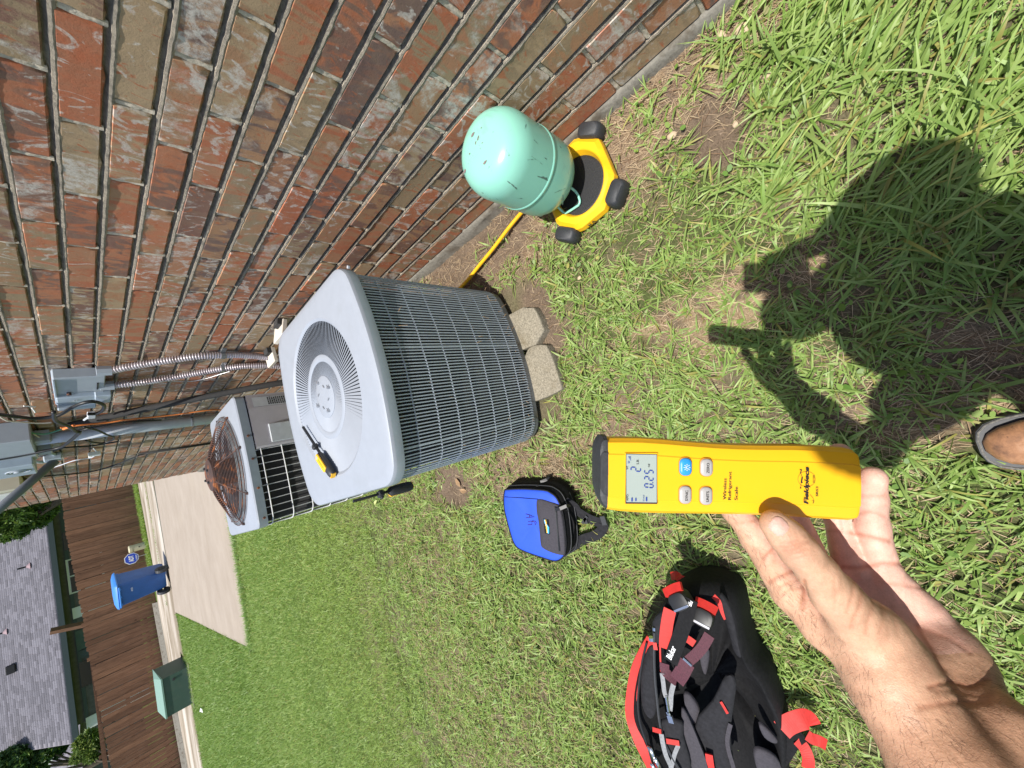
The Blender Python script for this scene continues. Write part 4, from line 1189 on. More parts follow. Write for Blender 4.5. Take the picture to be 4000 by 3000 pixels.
strap('pull_tab', [(310, 1345, .215), (380, 1365, .213)], .010, M['red_fab']); strap('pull_tab', [(420, 1440, .205), (525, 1458, .195)], .011, M['red_fab'])
strap('pull_tab', [(325, 640, .214), (335, 700, .214)], .010, M['red_fab']); strap('piping', [(370, 640, .212), (372, 760, .21), (378, 890, .207)], .004, M['red_fab'])
strap('red_lining', [(765, 1545, .155), (775, 1620, .15), (790, 1700, .14)], .018, M['red_fab'])
wt = speck('grey_webbing', (.22, .23, .24), .7, 0, .25, 150, .4)
strap('key_lanyard', [(385, 890, .212), (395, 960, .211), (405, 1040, .21), (420, 1085, .21)], .011, wt)
strap('key_lanyard', [(480, 975, .205), (460, 1060, .207), (455, 1140, .207), (450, 1190, .207)], .012, wt)
mb = MB()
for a, b in (((418, 1080, .214), (430, 1150, .213)), ((430, 1150, .214), (438, 1200, .212)), ((425, 1200, .212), (455, 1275, .210)), ((436, 1210, .214), (470, 1275, .211))): mb.tube([wp(*a), wp(*b)], .0035, 6)
mb.box(wp(455, 1262, .213), (.018, .014, .006)); mb.build('carabiner', M['chrome'], bp)
strap('drawcord', [(380, 1380, .212), (395, 1470, .21), (420, 1560, .205), (460, 1650, .195), (470, 1720, .185)], .012, wt)
strap('drawcord', [(520, 1470, .197), (490, 1540, .20), (470, 1620, .195), (440, 1720, .19)], .010, wt)
mb = MB()
for a, b in (((275, 1480, .218), (310, 1550, .216)), ((290, 1490, .220), (330, 1600, .214)), ((325, 1570, .216), (370, 1660, .208)), ((300, 1620, .212), (350, 1700, .205))): mb.tube([wp(*a), wp(*b)], .0055, 7)
mb.build('zip_slider', M['chrome'], bp, True)
mb = MB(); mb.tube([wp(296, 600, .218), wp(300, 625, .218)], .007, 7); mb.tube([wp(320, 520, .216), wp(322, 545, .216)], .004, 7); mb.build('zip_slider', M['chrome'], bp)

# two headlamps lying in the mouth of the bag
def headlamp(lab, body_px, z, straps):
    t = thing('headlamp', lab, 'headlamp', PO, group='headlamps lying in the backpack')
    (x0, y0), (x1, y1), (x2, y2) = body_px   # left end, right end, lower front corner
    a = wp(x0, y0, z); b = wp(x1, y1, z); ax = (b - a); L = ax.length; ax.normalize()
    up = Vector((.25, -.25, .93)); sd = up.cross(ax).normalized(); up = ax.cross(sd).normalized(); c0 = (a + b) / 2
    mb = MB(); R_ = []
    for zz_, s in ((-.02, .9), (-.010, 1.0), (.008, 1.0), (.014, .9), (.016, .6)):
        R_.append([tuple(c0 + ax * x * s + sd * y * s + up * zz_) for x, y in rrect(L / 2, .019, .012, .003, 4, 4)])
    loft(mb, R_, True, True); o = mb.build('lamp_body', M['black'], t); auto_smooth(o, 50)
    mb = MB(); mb.ribbon([c0 + ax * x - sd * .014 + up * .0155 for x in (-L * .42, -L * .2, 0, L * .2, L * .42)], .005, tuple(up), .003); mb.build('lens_bar', M['chrome'], t)
    mb = MB(); mb.ribbon([c0 + ax * x + sd * (.026 + .004 * math.cos(x * 40)) + up * .003 for x in np.linspace(-L * .53, L * .53, 7)], .020, tuple(up + sd * .5), .008); mb.build('foam_pad', M['red_fab'], t)
    for nm, pts, w, mt in straps:
        P = spline([wp(*p) for p in pts], 5); mb = MB(); mb.ribbon(P, w, (.35, -.35, .87), .0022); mb.build(nm, mt, t)
    return t
h1 = headlamp('black headlamp with red foam and a dark strap with white lettering', ((470, 330), (600, 275), (600, 330)), .215,
         [('head_strap', [(450, 375, .215), (430, 470, .215), (415, 580, .214), (410, 690, .212)], .030, M['red_fab']),
          ('head_strap', [(618, 290, .222), (590, 400, .224), (555, 520, .224), (510, 650, .222), (455, 800, .220)], .034, M['black_fab'])])
h2 = headlamp('black headlamp with red foam and a folded maroon strap in the backpack mouth', ((640, 395), (805, 480), (720, 500)), .195,
         [('head_strap', [(770, 580, .195), (720, 670, .20), (660, 740, .205), (590, 800, .210)], .024, M['maroon_fab']),
          ('head_strap', [(590, 800, .212), (550, 880, .214), (505, 950, .213)], .036, M['maroon_fab']),
          ('head_strap', [(505, 955, .211), (450, 915, .208), (410, 870, .207), (405, 810, .208)], .024, M['maroon_fab']),
          ('head_strap', [(570, 600, .19), (610, 625, .19), (650, 655, .19)], .018, M['red_fab'])])
s_ = wp(462, 785, .2235); e_ = wp(502, 690, .2250); me = text_mesh('Blukar', w=(e_ - s_).length * 1.02, h=.014, bold=.012)
link('strap_lettering', me, M['white'], h1, mw=basis(s_ + Vector((.0, 0, .001)), e_ - s_, Vector((-1, .9, .1)) * -1 if False else wp(430, 765, .2235) - wp(465, 785, .2235)))
s_ = wp(625, 350, .2262); e_ = wp(640, 310, .2262); me = text_mesh('Blu', w=.014, h=.010, bold=.012)
link('strap_lettering', me, M['white'], h1, mw=basis(s_ + Vector((0, 0, .002)), e_ - s_, wp(600, 340, .2235) - wp(625, 350, .2235)))
mb = MB(); mb.tube([wp(556, 770, .214), wp(625, 832, .214)], .0028, 6); mb.build('strap_slider', M['chrome'], h2)

# ------------------------------------------------------------------ things fixed to the wall
def wl(u, v, x=None):
    p = onx(u, v, XW if x is None else x); return Vector(p)
# disconnect box: back plate, hinged cover with steps
dbx = thing('disconnect_box', 'grey electrical disconnect box on the brick wall, feeding two flexible armoured conduits', 'electrical box', (XW, 2.76, 1.13))
y0, y1, z0, z1 = -.235, .215, -.075, .090
mb = MB(); mb.bbox((-.024, -.105, .008), (.048, .25, .165), .004); mb.build('enclosure', M['box_grey'], dbx)
mb = MB(); mb.bbox((-.033, .075, .022), (.066, .11, .135), .005); mb.build('cover', M['box_blue'], dbx)
mb = MB(); mb.bbox((-.045, .148, .022), (.090, .035, .135), .005); mb.build('cover_step', M['box_blue'], dbx)
mb = MB(); mb.bbox((-.030, -.035, .088), (.060, .36, .010), .003); mb.build('top_flange', M['box_blue'], dbx)
mb = MB(); mb.box((-.050, -.09, -.05), (.004, .10, .006)); mb.build('slot', M['ink'], dbx)
mb = MB(); mb.tube([(-.048, -.01, .045), (-.062, -.01, .045)], .008, 8); mb.build('hasp', M['rust'], dbx)
for yy_ in (.045, .115):
    mb = MB(); mb.bbox((-.038, yy_, -.070), (.066, .060, .06), .004); mb.build('knockout_hub', M['box_blue'], dbx)
for q in range(4):
    mb = MB(); mb.tube([(-.067, .065 + (q % 2) * .014, .03 - (q // 2) * .01), (-.069, .065 + (q % 2) * .014, .03 - (q // 2) * .01)], .003, 6); mb.build('rivet', M['box_grey'], dbx)

def ribbed(pts, r, pitch=.011, n=10):
    P = spline(pts, 12); d = [0]
    for a, b in zip(P[:-1], P[1:]): d.append(d[-1] + float(np.linalg.norm(b - a)))
    N = int(d[-1] / pitch * 4); Q = []; R_ = []
    for k in range(N + 1):
        t = d[-1] * k / N; i = min(int(np.searchsorted(d, t, 'right')) - 1, len(P) - 2); f = (t - d[i]) / (d[i + 1] - d[i])
        Q.append(P[i] * (1 - f) + P[i + 1] * f); R_.append(r * (1 + (.12, .12, -.14, -.14)[k % 4]))
    mb = MB(); mb.tube(Q, R_, n); return mb
cA = [wl(430, 1447, .862), wl(560, 1423, .865), wl(700, 1401, .868), wl(790, 1390, .87), wl(870, 1387, .872), wl(960, 1388, .872), wl(1060, 1398, .86), wl(1140, 1412, .84), wl(1190, 1430, .80)]
cB = [wl(440, 1505, .866), wl(560, 1492, .868), wl(700, 1470, .87), wl(800, 1452, .872), wl(870, 1440, .872), wl(960, 1430, .87), wl(1060, 1428, .86), wl(1140, 1436, .84), wl(1190, 1450, .80)]
for nm, cc, lab in ((1, cA, 'flexible armoured conduit curving down the bricks, the one nearer the mint cylinder'), (2, cB, 'flexible armoured conduit curving down the bricks, the one nearer the fence')):
    t = thing('flexible_conduit', lab, 'conduit', group='flexible conduits below the disconnect box')
    ribbed(cc, .0165).build('conduit_sleeve', M['armor'], t, True)
    mb = MB(); mb.tube([cc[0] + Vector((0, 0, .045)), cc[0] - Vector((0, 0, .005))], .024, 8); mb.build('connector', M['box_grey'], t)
    k_ = 4; a = cc[k_]; mb = MB(); mb.tube([a + Vector((0, 0, .010)), a - Vector((0, 0, .010))], .0205, 10); mb.box((a.x + .015, a.y - .035, a.z), (.006, .05, .02)); mb.build('clamp', M['rail'] if nm == 1 else M['steel'], t)
# two pale plates low on the wall behind the nearer unit
for lab, (u, v), L, tilt in (('pale flat plate sticking out of the bricks, the one nearer the mint cylinder', (1100, 1268), .13, .25), ('pale flat plate sticking out of the bricks beside the armoured conduits', (1056, 1372), .12, -.05)):
    p = wl(u, v, .885); t = thing('pipe_flashing', lab, 'wall plate', p, (0, tilt, 0), 'pale plates on the wall behind the condenser')
    mb = MB(); mb.bbox((-.035, .01, 0), (.085, L, .022), .003); mb.build('plate', M['plate'], t)
    mb = MB(); mb.box((-.01, -.02, .022), (.03, .06, .02)); mb.build('sealant', M['pipe_dark'], t)
# dark lineset pipe
P = [wl(0, 1712, .85) + Vector((0, 0, 0)), wl(250, 1665, .865), wl(420, 1630, .868), wl(600, 1590, .87), wl(800, 1550, .87), wl(1000, 1512, .872), wl(1120, 1495, .872)]
P = [wl(270, 1662, .868), wl(600, 1590, .87), wl(1000, 1512, .872), wl(1150, 1488, .872)]
mb = MB(); mb.tube(spline(P, 4), .021, 8); o = mb.build('insulated_pipe', M['pipe_dark'], None, True); tag(o, 'dark insulated pipe running down the wall between the armoured conduits and the wide grey conduit', 'pipe')
# grey rigid conduit with straps
t = thing('rigid_conduit', 'wide light grey rigid conduit running down the wall from the meter box', 'conduit')
a, b = wl(110, 1722, .845), wl(1000, 1618, .855)
mb = MB(); mb.tube([a, wl(520, 1672, .85), b], .036, 16); o = mb.build('conduit_pipe', M['pvc'], t, True)
for (u, v) in ((525, 1672), (750, 1646)):
    c_ = wl(u, v, .852); mb = MB(); mb.tube([c_ + Vector((0, 0, .006)), c_ - Vector((0, 0, .006))], .0385, 14); mb.box((c_.x + .03, c_.y - .055, c_.z), (.006, .04, .012)); mb.build('strap', M['rail'], t)
# thin dark pipe on the far part
mb = MB(); mb.tube([wl(540, 1775, .882), wl(700, 1750, .882), wl(850, 1727, .882)], .012, 6); o = mb.build('thin_pipe', M['pipe_dark'], None, True)
tag(o, 'thin dark pipe clipped to the far end of the brick wall', 'pipe')
# meter box and socket
mt = thing('meter_box', 'large grey electric meter box with a round embossed boss on the brick wall', 'meter box', (XW, 3.80, 1.36))
mb = MB(); mb.bbox((-.06, -.16, .08), (.12, .55, .22), .006); mb.build('enclosure', M['box_grey'], mt)
mb = MB(); mb.bbox((-.085, .18, .09), (.17, .34, .20), .006); mb.build('socket_cover', M['box_blue'], mt)
mb = MB()
for r_i in (.05, .032): mb.tube([(-.172, .17 + r_i * math.cos(a), .06 + r_i * math.sin(a)) for a in np.linspace(0, 6.28, 24, endpoint=False)], .004, 5, closed=True)
mb.tube([(-.170, .17, .06), (-.178, .17, .06)], .02, 16); mb.build('embossed_boss', M['box_grey'], mt, True)
mb = MB(); mb.bbox((-.05, -.18, -.06), (.07, .10, .07), .004); mb.build('hub', M['box_grey'], mt)
mb = MB(); mb.bbox((-.06, .06, -.06), (.08, .09, .06), .004); mb.build('hub', M['box_grey'], mt)
# beige telecom housing further along
tb = thing('telecom_box', 'beige plastic telecom housing on the brick wall behind the slanting grey mast', 'utility box', (XW, 5.15, 1.50))
mb = MB(); mb.bbox((-.06, .06, .10), (.12, .42, .26), .008); mb.build('housing', M['beige'], tb)
mb = MB(); mb.bbox((-.13, .08, .12), (.02, .34, .20), .006); mb.build('lid', M['trim'], tb)
mb = MB(); mb.bbox((-.05, .15, -.045), (.07, .10, .05), .006); mb.build('cable_port', M['cream'], tb)
# dish mast on its foot
ft = wl(215, 1790, .86); mp_ = ft + Vector((-.02, 0, 0)); e_ = Vector(ony(-60, 2035, 4.30))
msl = thing('dish_mast', 'slanting dark grey mast on an oval foot bracket fixed to the wall', 'mast')
mb = MB(); mb.tube([mp_, mp_ + (e_ - mp_) * .5, e_ + (e_ - mp_) * .3], .027, 14); mb.build('mast_tube', pr('mast_paint', (.16, .18, .21), .5), msl, True)
mb = MB(); rp = []
for k in range(24):
    a = 2 * math.pi * k / 24; rp.append((XW - .02, ft.y + .02 + .16 * math.cos(a), ft.z + .05 + .055 * math.sin(a)))
mb.tube(rp, .011, 6, closed=True); mb.build('foot_ring', M['box_blue'], msl, True)
mb = MB(); mb.bbox((XW - .03, ft.y, ft.z + .01), (.05, .08, .09), .006); mb.build('pivot', M['box_blue'], msl)
mb = MB(); mb.tube([mp_ + Vector((-.02, -.02, .02)), mp_ + Vector((-.04, -.02, .02))], .008, 6); mb.build('bolt', M['rail'], msl)
# loose cables
def cable(lab, pts, r, mat, x=.87, cat='cable'):
    P = [wl(p[0], p[1], p[2] if len(p) > 2 else x) for p in pts]
    mb = MB(); mb.tube(spline(P, 6), r, 6); o = mb.build('loose_cable', mat, None, True); tag(o, lab, cat, 'loose cables around the meter box'); return o
cz = lambda x, y: (x / 2.38, 1550 + y / 2.38)
C = M['black']
cable('thick black cable looping from the meter box into a round loop over the bricks', [cz(-40, 160), cz(120, 180), cz(300, 200), cz(450, 190), cz(560, 165), cz(680, 95), cz(780, 55), cz(880, 45), cz(960, 75), cz(960, 120), cz(900, 155), cz(820, 160)], .009, C, .80)
cable('black cable bundle hanging over the wide grey conduit down to the mast foot', [cz(500, 140), cz(505, 200), cz(540, 235), cz(640, 275), cz(700, 320), cz(740, 330), cz(700, 370), cz(640, 420), cz(560, 470), cz(400, 505), cz(200, 545), cz(-40, 585)], .009, C, .78)
cable('thin black cable strung from the conduit strap back over the bricks', [cz(740, 325), cz(800, 300), cz(950, 270), cz(1200, 235), cz(1500, 215)], .005, C, .80)
cable('black cable hanging in a shallow loop under the wide grey conduit', [cz(780, 280), cz(900, 310), cz(1000, 355), cz(1060, 375), cz(1040, 405), cz(950, 430), cz(850, 420), cz(800, 405)], .006, C, .80)
cable('thin black cable sagging across the far bricks toward the thin dark pipe', [cz(370, 745), cz(500, 730), cz(700, 715), cz(900, 685), cz(1080, 630), cz(1290, 545)], .006, C, .87)
cable('thin grey cable crossing the far bricks below the mast foot', [cz(370, 700), cz(550, 640), cz(700, 590), cz(850, 565), cz(900, 520), cz(870, 480)], .004, M['pvc'], .87)
cable('black cable running straight across the bricks beside the mast foot', [cz(-40, 625), cz(200, 600), cz(400, 545), cz(560, 480), cz(700, 465), cz(860, 455), cz(1100, 415)], .006, C, .86)
cable('green earth wire curling beside the meter box', [cz(240, 320), cz(320, 340), cz(420, 345), cz(500, 325), cz(600, 290)], .004, M['green_wire'], .84)
cable('pale bare wire drooping below the meter box', [cz(310, 345), cz(370, 380), cz(430, 400), cz(500, 415), cz(580, 412)], .0035, M['plate'], .84)
cable('orange communication wire running along the wide grey conduit', [cz(560, 290), cz(640, 280), cz(760, 262), cz(1000, 240), cz(1250, 205), cz(1600, 170), cz(2000, 120), cz(2150, 150)], .005, M['orange_wire'], .83)
cable('short orange wire stub near the cable bundle', [cz(590, 300), cz(630, 285), cz(690, 265)], .007, M['orange_wire'], .80)
cable('white wire end poking from the bricks beside the disconnect box', [cz(220, 85), cz(270, 88), cz(330, 92)], .004, M['trim'], .88)
cable('short white wire tail below the disconnect box corner', [cz(300, 105), cz(318, 125), cz(328, 145)], .004, M['trim'], .88)
cable('thin pale wire wrapped along the flexible conduits', [(500, 1495), (560, 1500), (640, 1490), (740, 1490), (800, 1480), (860, 1462), (900, 1450)], .002, M['steel'], .84)
cable('thin grey wire from the meter box along the dark pipe', [cz(0, 185), cz(80, 225), cz(200, 235), cz(350, 245), cz(480, 238)], .004, M['plate'], .82)
# white connector bits
for lab, (x, y), d in (('white plastic junction block dangling from the cables on the far bricks', (880, 530), (.03, .05, .07)), ('small white connector at the mast foot', (530, 460), (.03, .06, .03)), ('small grey splice box beside the cable loop', (850, 170), (.03, .07, .035))):
    p = wl(*cz(x, y), .86); mb = MB(); mb.bbox(p, d, .004); mb.tube([p, p + Vector((-.01, .06, .03))], .006, 6); o = mb.build('cable_connector', M['trim'] if 'white' in lab else M['pvc']); tag(o, lab, 'connector', 'cable connectors on the wall')

# ------------------------------------------------------------------ fence
FZ = -.32
fen = thing('picket_fence', 'long brown stained wooden picket fence across the alley', 'fence', (0, fence_y(0), FZ))
fd = Vector((1, .284, 0)).normalized(); fn = Vector((-fd.y, fd.x, 0)); ang = math.atan2(fd.y, fd.x)
pmesh = []
for q in range(5):
    rr = random.Random(q); mb = MB(); hgt = 1.80
    w = .138; th = .018
    prof = [(-w / 2, 0), (w / 2, 0), (w / 2, hgt - .03), (w / 2 - .028, hgt), (-w / 2 + .028, hgt), (-w / 2, hgt - .03)]
    vs = [(x + rr.gauss(0, .001), -th / 2, z) for x, z in prof] + [(x, th / 2, z) for x, z in prof]
    mb.add(vs, [(0, 1, 2, 3, 4, 5), (11, 10, 9, 8, 7, 6)] + [(i, i + 6, (i + 1) % 6 + 6, (i + 1) % 6) for i in range(6)])
    me_ = new_mesh('picket', mb.v, mb.f); me_.materials.append(M['cedar']); pmesh.append(me_)
npk = 84
for k in range(npk):
    s = 3.6 - k * .1435; x = s * fd.x; y = s * fd.y
    gap = k % 1
    zt_ = 1.80 - .0068 * max(0, k - 14)
    o = link('picket', pmesh[k % 5], None, fen)
    o.location = (x, y + random.gauss(0, .004), random.gauss(0, .006) + (0.05 if x < -1.4 else 0)); o.rotation_euler = (0, random.gauss(0, .004), ang)
    o.scale = (.985, 1, (zt_ + .02) / 1.80 * (1.0 if k < 42 else .985))
for z in (.35, 1.0, 1.6):
    mb = MB(); mb.box((-2.4, -2.4 * .284 + .06, z), (12.4, .04, .09), rz=ang); mb.build('rail', M['cedar'], fen)
mb = MB(); mb.box((-4.9 * fd.x * 1.03 - 1.5 * 0, -4.9 * fd.y - .05, .02), (7.3, .03, .10), rz=ang); mb.build('kickboard', M['cedar'], fen)
for x in (2.4, -.1, -2.5, -5.0, -7.4):
    mb = MB(); mb.box((x, x * .284 + .13, .85), (.09, .09, 1.7), rz=ang); mb.build('post', M['cedar'], fen)
# back boards so nothing bright shines through narrow gaps
# side fence running away behind it on the left
sf = thing('back_fence', 'brown board fence running away behind the picket fence at the lawn side', 'fence', (-6.6, 18.6, FZ))
for k in range(26):
    o = link('board', pmesh[k % 5], None, sf); o.location = (-.012 * k * 0 - k * .03, k * .1435, .05); o.rotation_euler = (0, 0, math.pi / 2 + .1); o.scale = (1, 1, 1.15)
mb = MB(); mb.box((-.42, 1.9, 2.12), (.16, 3.9, .04), rz=.2); mb.build('cap_rail', M['fascia'], sf)
# leaning brown post behind the fence
p_a = ony(196, 2467, 24.0); p_b = ony(275, 2450, 24.0)
mb = MB(); dd_ = Vector(p_b) - Vector(p_a); q_ = Vector(p_b) + dd_ * 1.6
mb.tube([Vector(p_a), q_], .115, 4); o = mb.build('wooden_post', M['cedar']); tag(o, 'bare square wooden post rising behind the picket fence in front of the grey roof', 'post')

# ------------------------------------------------------------------ house behind
hs = thing('house', 'low neighbouring house with a wide grey shingle roof and dark shaded wall behind the fence', 'house', (0, 27, -.3))
HE = 2.42
rx0, rx1 = -6.35, 9.0
run, rise = 7.5, 3.9
mb = MB(); vs = [(rx0, 0, HE), (rx1, 0, HE), (rx1, run, HE + rise), (rx0, run, HE + rise), (rx0, 0, HE - .05), (rx1, 0, HE - .05), (rx1, run, HE + rise - .05), (rx0, run, HE + rise - .05)]
mb.add(vs, [(0, 1, 2, 3), (7, 6, 5, 4), (0, 4, 5, 1), (3, 2, 6, 7), (0, 3, 7, 4), (1, 5, 6, 2)]); roof = mb.build('roof', M['shingle'], hs)
# shingle tabs
rs = random.Random(9); SV = []; SF = []; SC_ = []; nb2 = 0
L_ = math.hypot(run, rise); cs, sn = run / L_, rise / L_
for r in range(46):
    t = r * .145; x = rx0 + .02 + (r % 2) * .15
    while x < 4.6:
        w = rs.uniform(.22, .36); lift = rs.uniform(.010, .022)
        y_ = t * cs; z_ = HE + t * sn
        y2 = (t + .16) * cs; z2 = HE + (t + .16) * sn
        SV += [(x, y_ - .002, z_ + lift), (x + w - .012, y_ - .002, z_ + lift), (x + w - .012, y2, z2 + .004), (x, y2, z2 + .004), (x, y_, z_ - .002), (x + w - .012, y_, z_ - .002)]
        SF += [(nb2, nb2 + 1, nb2 + 2, nb2 + 3), (nb2 + 4, nb2 + 5, nb2 + 1, nb2)]; g = rs.uniform(.75, 1.25); SC_ += [g] * 6; nb2 += 6; x += w
m = pr('shingle_tabs', (.3, .28, .31), .95, 0, .2); n_, l_, b_ = NT(m); at = n_.new('ShaderNodeAttribute'); at.attribute_name = 'tint'
nn = noise(m, 30, 5, .7, coords(m)); setc(m, mix(m, 1.0, at.outputs['Color'], ramp(m, nn, [(.3, (.75, .75, .75)), (.7, (1.2, 1.2, 1.2))]), 'MULTIPLY'))
stuff(link('shingles', np_mesh('shingles', SV, SF, False, np.array([[.160 * g, .154 * g, .175 * g] for g in SC_])), m, roof))
mb = MB(); mb.box(((rx0 + rx1) / 2, -.02, HE - .11), (rx1 - rx0, .03, .17)); mb.build('fascia', M['fascia'], roof)
mb = MB(); mb.box(((rx0 + rx1) / 2, .32, HE - .19), (rx1 - rx0 - .1, .66, .02)); mb.build('soffit', M['fascia'], roof)
mb = MB(); mb.box(((rx0 + rx1) / 2 + .2, .75, 1.12), (rx1 - rx0 - .4, .12, 2.25)); mb.build('wall', M['eave_brick'], hs)
mb = MB(); mb.box(((rx0 + rx1) / 2 + .2, .67, 1.96), (rx1 - rx0 - .5, .04, .12)); mb.build('frieze_board', M['fascia'], hs)
for nm, xa, xb, ztop, zb_ in (('window', .78, -.72, 2.02, .9),):
    wd = MB(); wd.box(((xa + xb) / 2, .66, (ztop + zb_) / 2), (abs(xa - xb), .06, ztop - zb_)); wo = wd.build('window', M['trim'], hs)
    for s in (-1, 1):
        w_ = abs(xa - xb) / 2 - .09; g = MB(); g.box(((xa + xb) / 2 + s * (w_ / 2 + .03), .625, (ztop + zb_) / 2), (w_, .02, ztop - zb_ - .16)); g.build('pane', M['glass'], wo)
for x_, w_, mt_ in ((-1.55, .46, 'trim'), (-6.05, .46, 'trim'), (-2.7, .8, 'cabinet'), (-4.1, 1.0, 'glass'), (1.6, .8, 'glass'), (-3.3, .3, 'fascia')):
    mb = MB(); mb.box((x_, .655, 1.0), (w_, .05, 2.0)); mb.build('door_panel' if mt_ == 'trim' else 'wall_panel', M[mt_], hs)
def roof_pt(x, t): return Vector((x, t * cs, HE + t * sn))
for (x_, t_) in ((.98, 1.3), (-1.45, 3.3)):
    p = roof_pt(x_, t_); vt = MB(); vt.tube([p, p + Vector((0, 0, .36))], .035, 8); v_o = vt.build('vent_pipe', M['black'], roof)
    fl = MB(); fl.lathe([(.14, 0), (.05, .10), (.04, .12)], 12, p); fl.build('flashing', pr('vent_flashing', (.32, .22, .24), .7), v_o)
p = roof_pt(-3.0, 3.0); mb = MB(); mb.bbox(p + Vector((0, 0, .12)), (.34, .34, .26), .02); mb.build('roof_vent', M['pipe_dark'], roof)
# second house farther left
h2s = thing('house', 'second grey roofed house glimpsed behind the trees at the lawn side of the scene', 'house', (-13, 38, -.3))
mb = MB(); mb.box((0, 0, 1.2), (9, 6, 2.4)); mb.build('wall', M['eave_brick'], h2s)
mb = MB(); mb.add([(-5, -3.5, 2.4), (5, -3.5, 2.4), (5, 3.5, 2.4), (-5, 3.5, 2.4), (-2.5, 0, 4.3), (2.5, 0, 4.3)], [(0, 1, 5, 4), (1, 2, 5), (2, 3, 4, 5), (3, 0, 4), (3, 2, 1, 0)]); mb.build('roof', M['shingle'], h2s)

# ------------------------------------------------------------------ street things
# blue wheeled bin
bn = thing('wheelie_bin', 'blue wheeled recycling bin with its lid shut at the edge of the alley', 'bin', (-.66, 14.98, gz(0, 15) + .04), (0, 0, math.radians(-24)))
def brect(hx, hy, z, r=.05, dx=0, dy=0): return [(x + dx, y + dy, z) for x, y in rrect(hx, hy, r, 0, 3, 2)]
mb = MB(); loft(mb, [brect(.22, .26, .06), brect(.24, .28, .12), brect(.29, .34, .90), brect(.305, .355, .905), brect(.305, .355, .955)], True, True); o = mb.build('bin_body', M['bin'], bn); auto_smooth(o, 40)
mb = MB(); loft(mb, [brect(.325, .40, .955, .06, 0, .0), brect(.33, .41, .975, .06), brect(.31, .38, 1.01, .06), brect(.22, .28, 1.045, .05)], True, True); o = mb.build('lid', M['bin_lid'], bn); auto_smooth(o, 40)
mb = MB(); mb.tube([(-.27, -.42, .94), (.27, -.42, .94)], .016, 8)
for x in (-.2, 0, .2): mb.box((x, -.385, .93), (.03, .08, .04))
mb.build('handle', M['bin_lid'], bn)
mb = MB(); mb.tube([(-.32, -.25, .13), (.32, -.25, .13)], .014, 8); mb.build('axle', M['cream'], bn)
for s in (-1, 1):
    mb = MB(); mb.tube([(s * .27, -.27, .13), (s * .335, -.27, .13)], .135, 20); w_o = mb.build('wheel', M['rubber'], bn)
    mb = MB(); mb.tube([(s * .336, -.27, .13), (s * .342, -.27, .13)], .07, 12); mb.build('hub', M['pipe_dark'], w_o)
for r in range(5):
    for sgn in (-1, 1):
        pass
wl_ = MB()
for z_, wds in ((.80, (.10,)), (.72, (.16,)), (.66, (.12, )), (.60, (.20,))):
    y = -.10
    for w in wds: wl_.box((-.283 + (.9 - z_) * .06, y, z_), (.004, w, .028))
wl_.build('stencil_print', M['white'], bn)
me = text_mesh('45923', w=.10, h=.035, bold=.02); link('number_print', me, M['white'], bn, mw=basis(Vector((.02, -.338, .70)), (1, 0, 0), (0, .08, 1)))
# yard sign
g = onz(572, 2166.6, gz(0, 15)); sgn_ = thing('security_sign', 'small blue octagonal security sign on a thin stake in the grass strip', 'sign', (g[0], 19.0, gz(0, 19) + .0))
cS = Vector(ony(514, 2182, 19.0)) - Vector(sgn_.location)
stk0 = Vector(ony(572, 2167, 19.0)) - Vector(sgn_.location)
oct_ = lambda r, y, n=8, a0=22.5: [(cS.x + r * math.cos(math.radians(a0 + 45 * k)), cS.y + y, cS.z + r * math.sin(math.radians(a0 + 45 * k))) for k in range(8)]
mb = MB(); loft(mb, [oct_(.185, -.004), oct_(.185, .004)], True, True); mb.v = mb.v; sp_ = mb.build('sign_plate', M['white'], sgn_)
mb = MB(); mb.add(oct_(.165, -.0065), [tuple(range(8))]); mb.build('sign_field', pr('sign_blue', (.02, .07, .50), .5), sp_)
me = text_mesh('ADT', w=.20, h=.12, bold=.05); link('sign_lettering', me, M['white'], sp_, mw=basis(cS + Vector((-.10, -.009, -.05)), (1, 0, 0), (0, 0, 1)))
mb = MB()
for (z_, w_) in ((-.105, .16), (-.125, .12)): mb.box(cS + Vector((0, -.008, z_)), (w_, .002, .010))
stuff(mb.build('small_print', M['white'], sp_))
mb = MB(); mb.tube([cS + Vector((0, .01, -.12)), Vector((cS.x, cS.y + .01, -.05))], .010, 6); mb.build('stake', M['steel'], sgn_)
# cream marker pedestal
b0_ = onz(570, 2128, gz(0, 18)); pb = ony(570, 2128, 19.2); pt_ = ony(500, 2143, 19.2)
hh = pt_[2] - pb[2]
pd = thing('utility_pedestal', 'cream round topped utility pedestal standing against the fence beside the blue sign', 'pedestal', (pb[0], 19.2, pb[2]))
mb = MB(); mb.lathe([(.115, -.1), (.115, hh - .10), (.122, hh - .095), (.122, hh - .03), (.10, hh - .005), (.0005, hh)], 20); o = mb.build('pedestal_shell', M['cream'], pd); auto_smooth(o, 40)
mb = MB(); mb.tube([(0, -.115, hh * .4), (0, -.12, hh * .4)], .02, 8); mb.build('lock', M['pipe_dark'], pd)
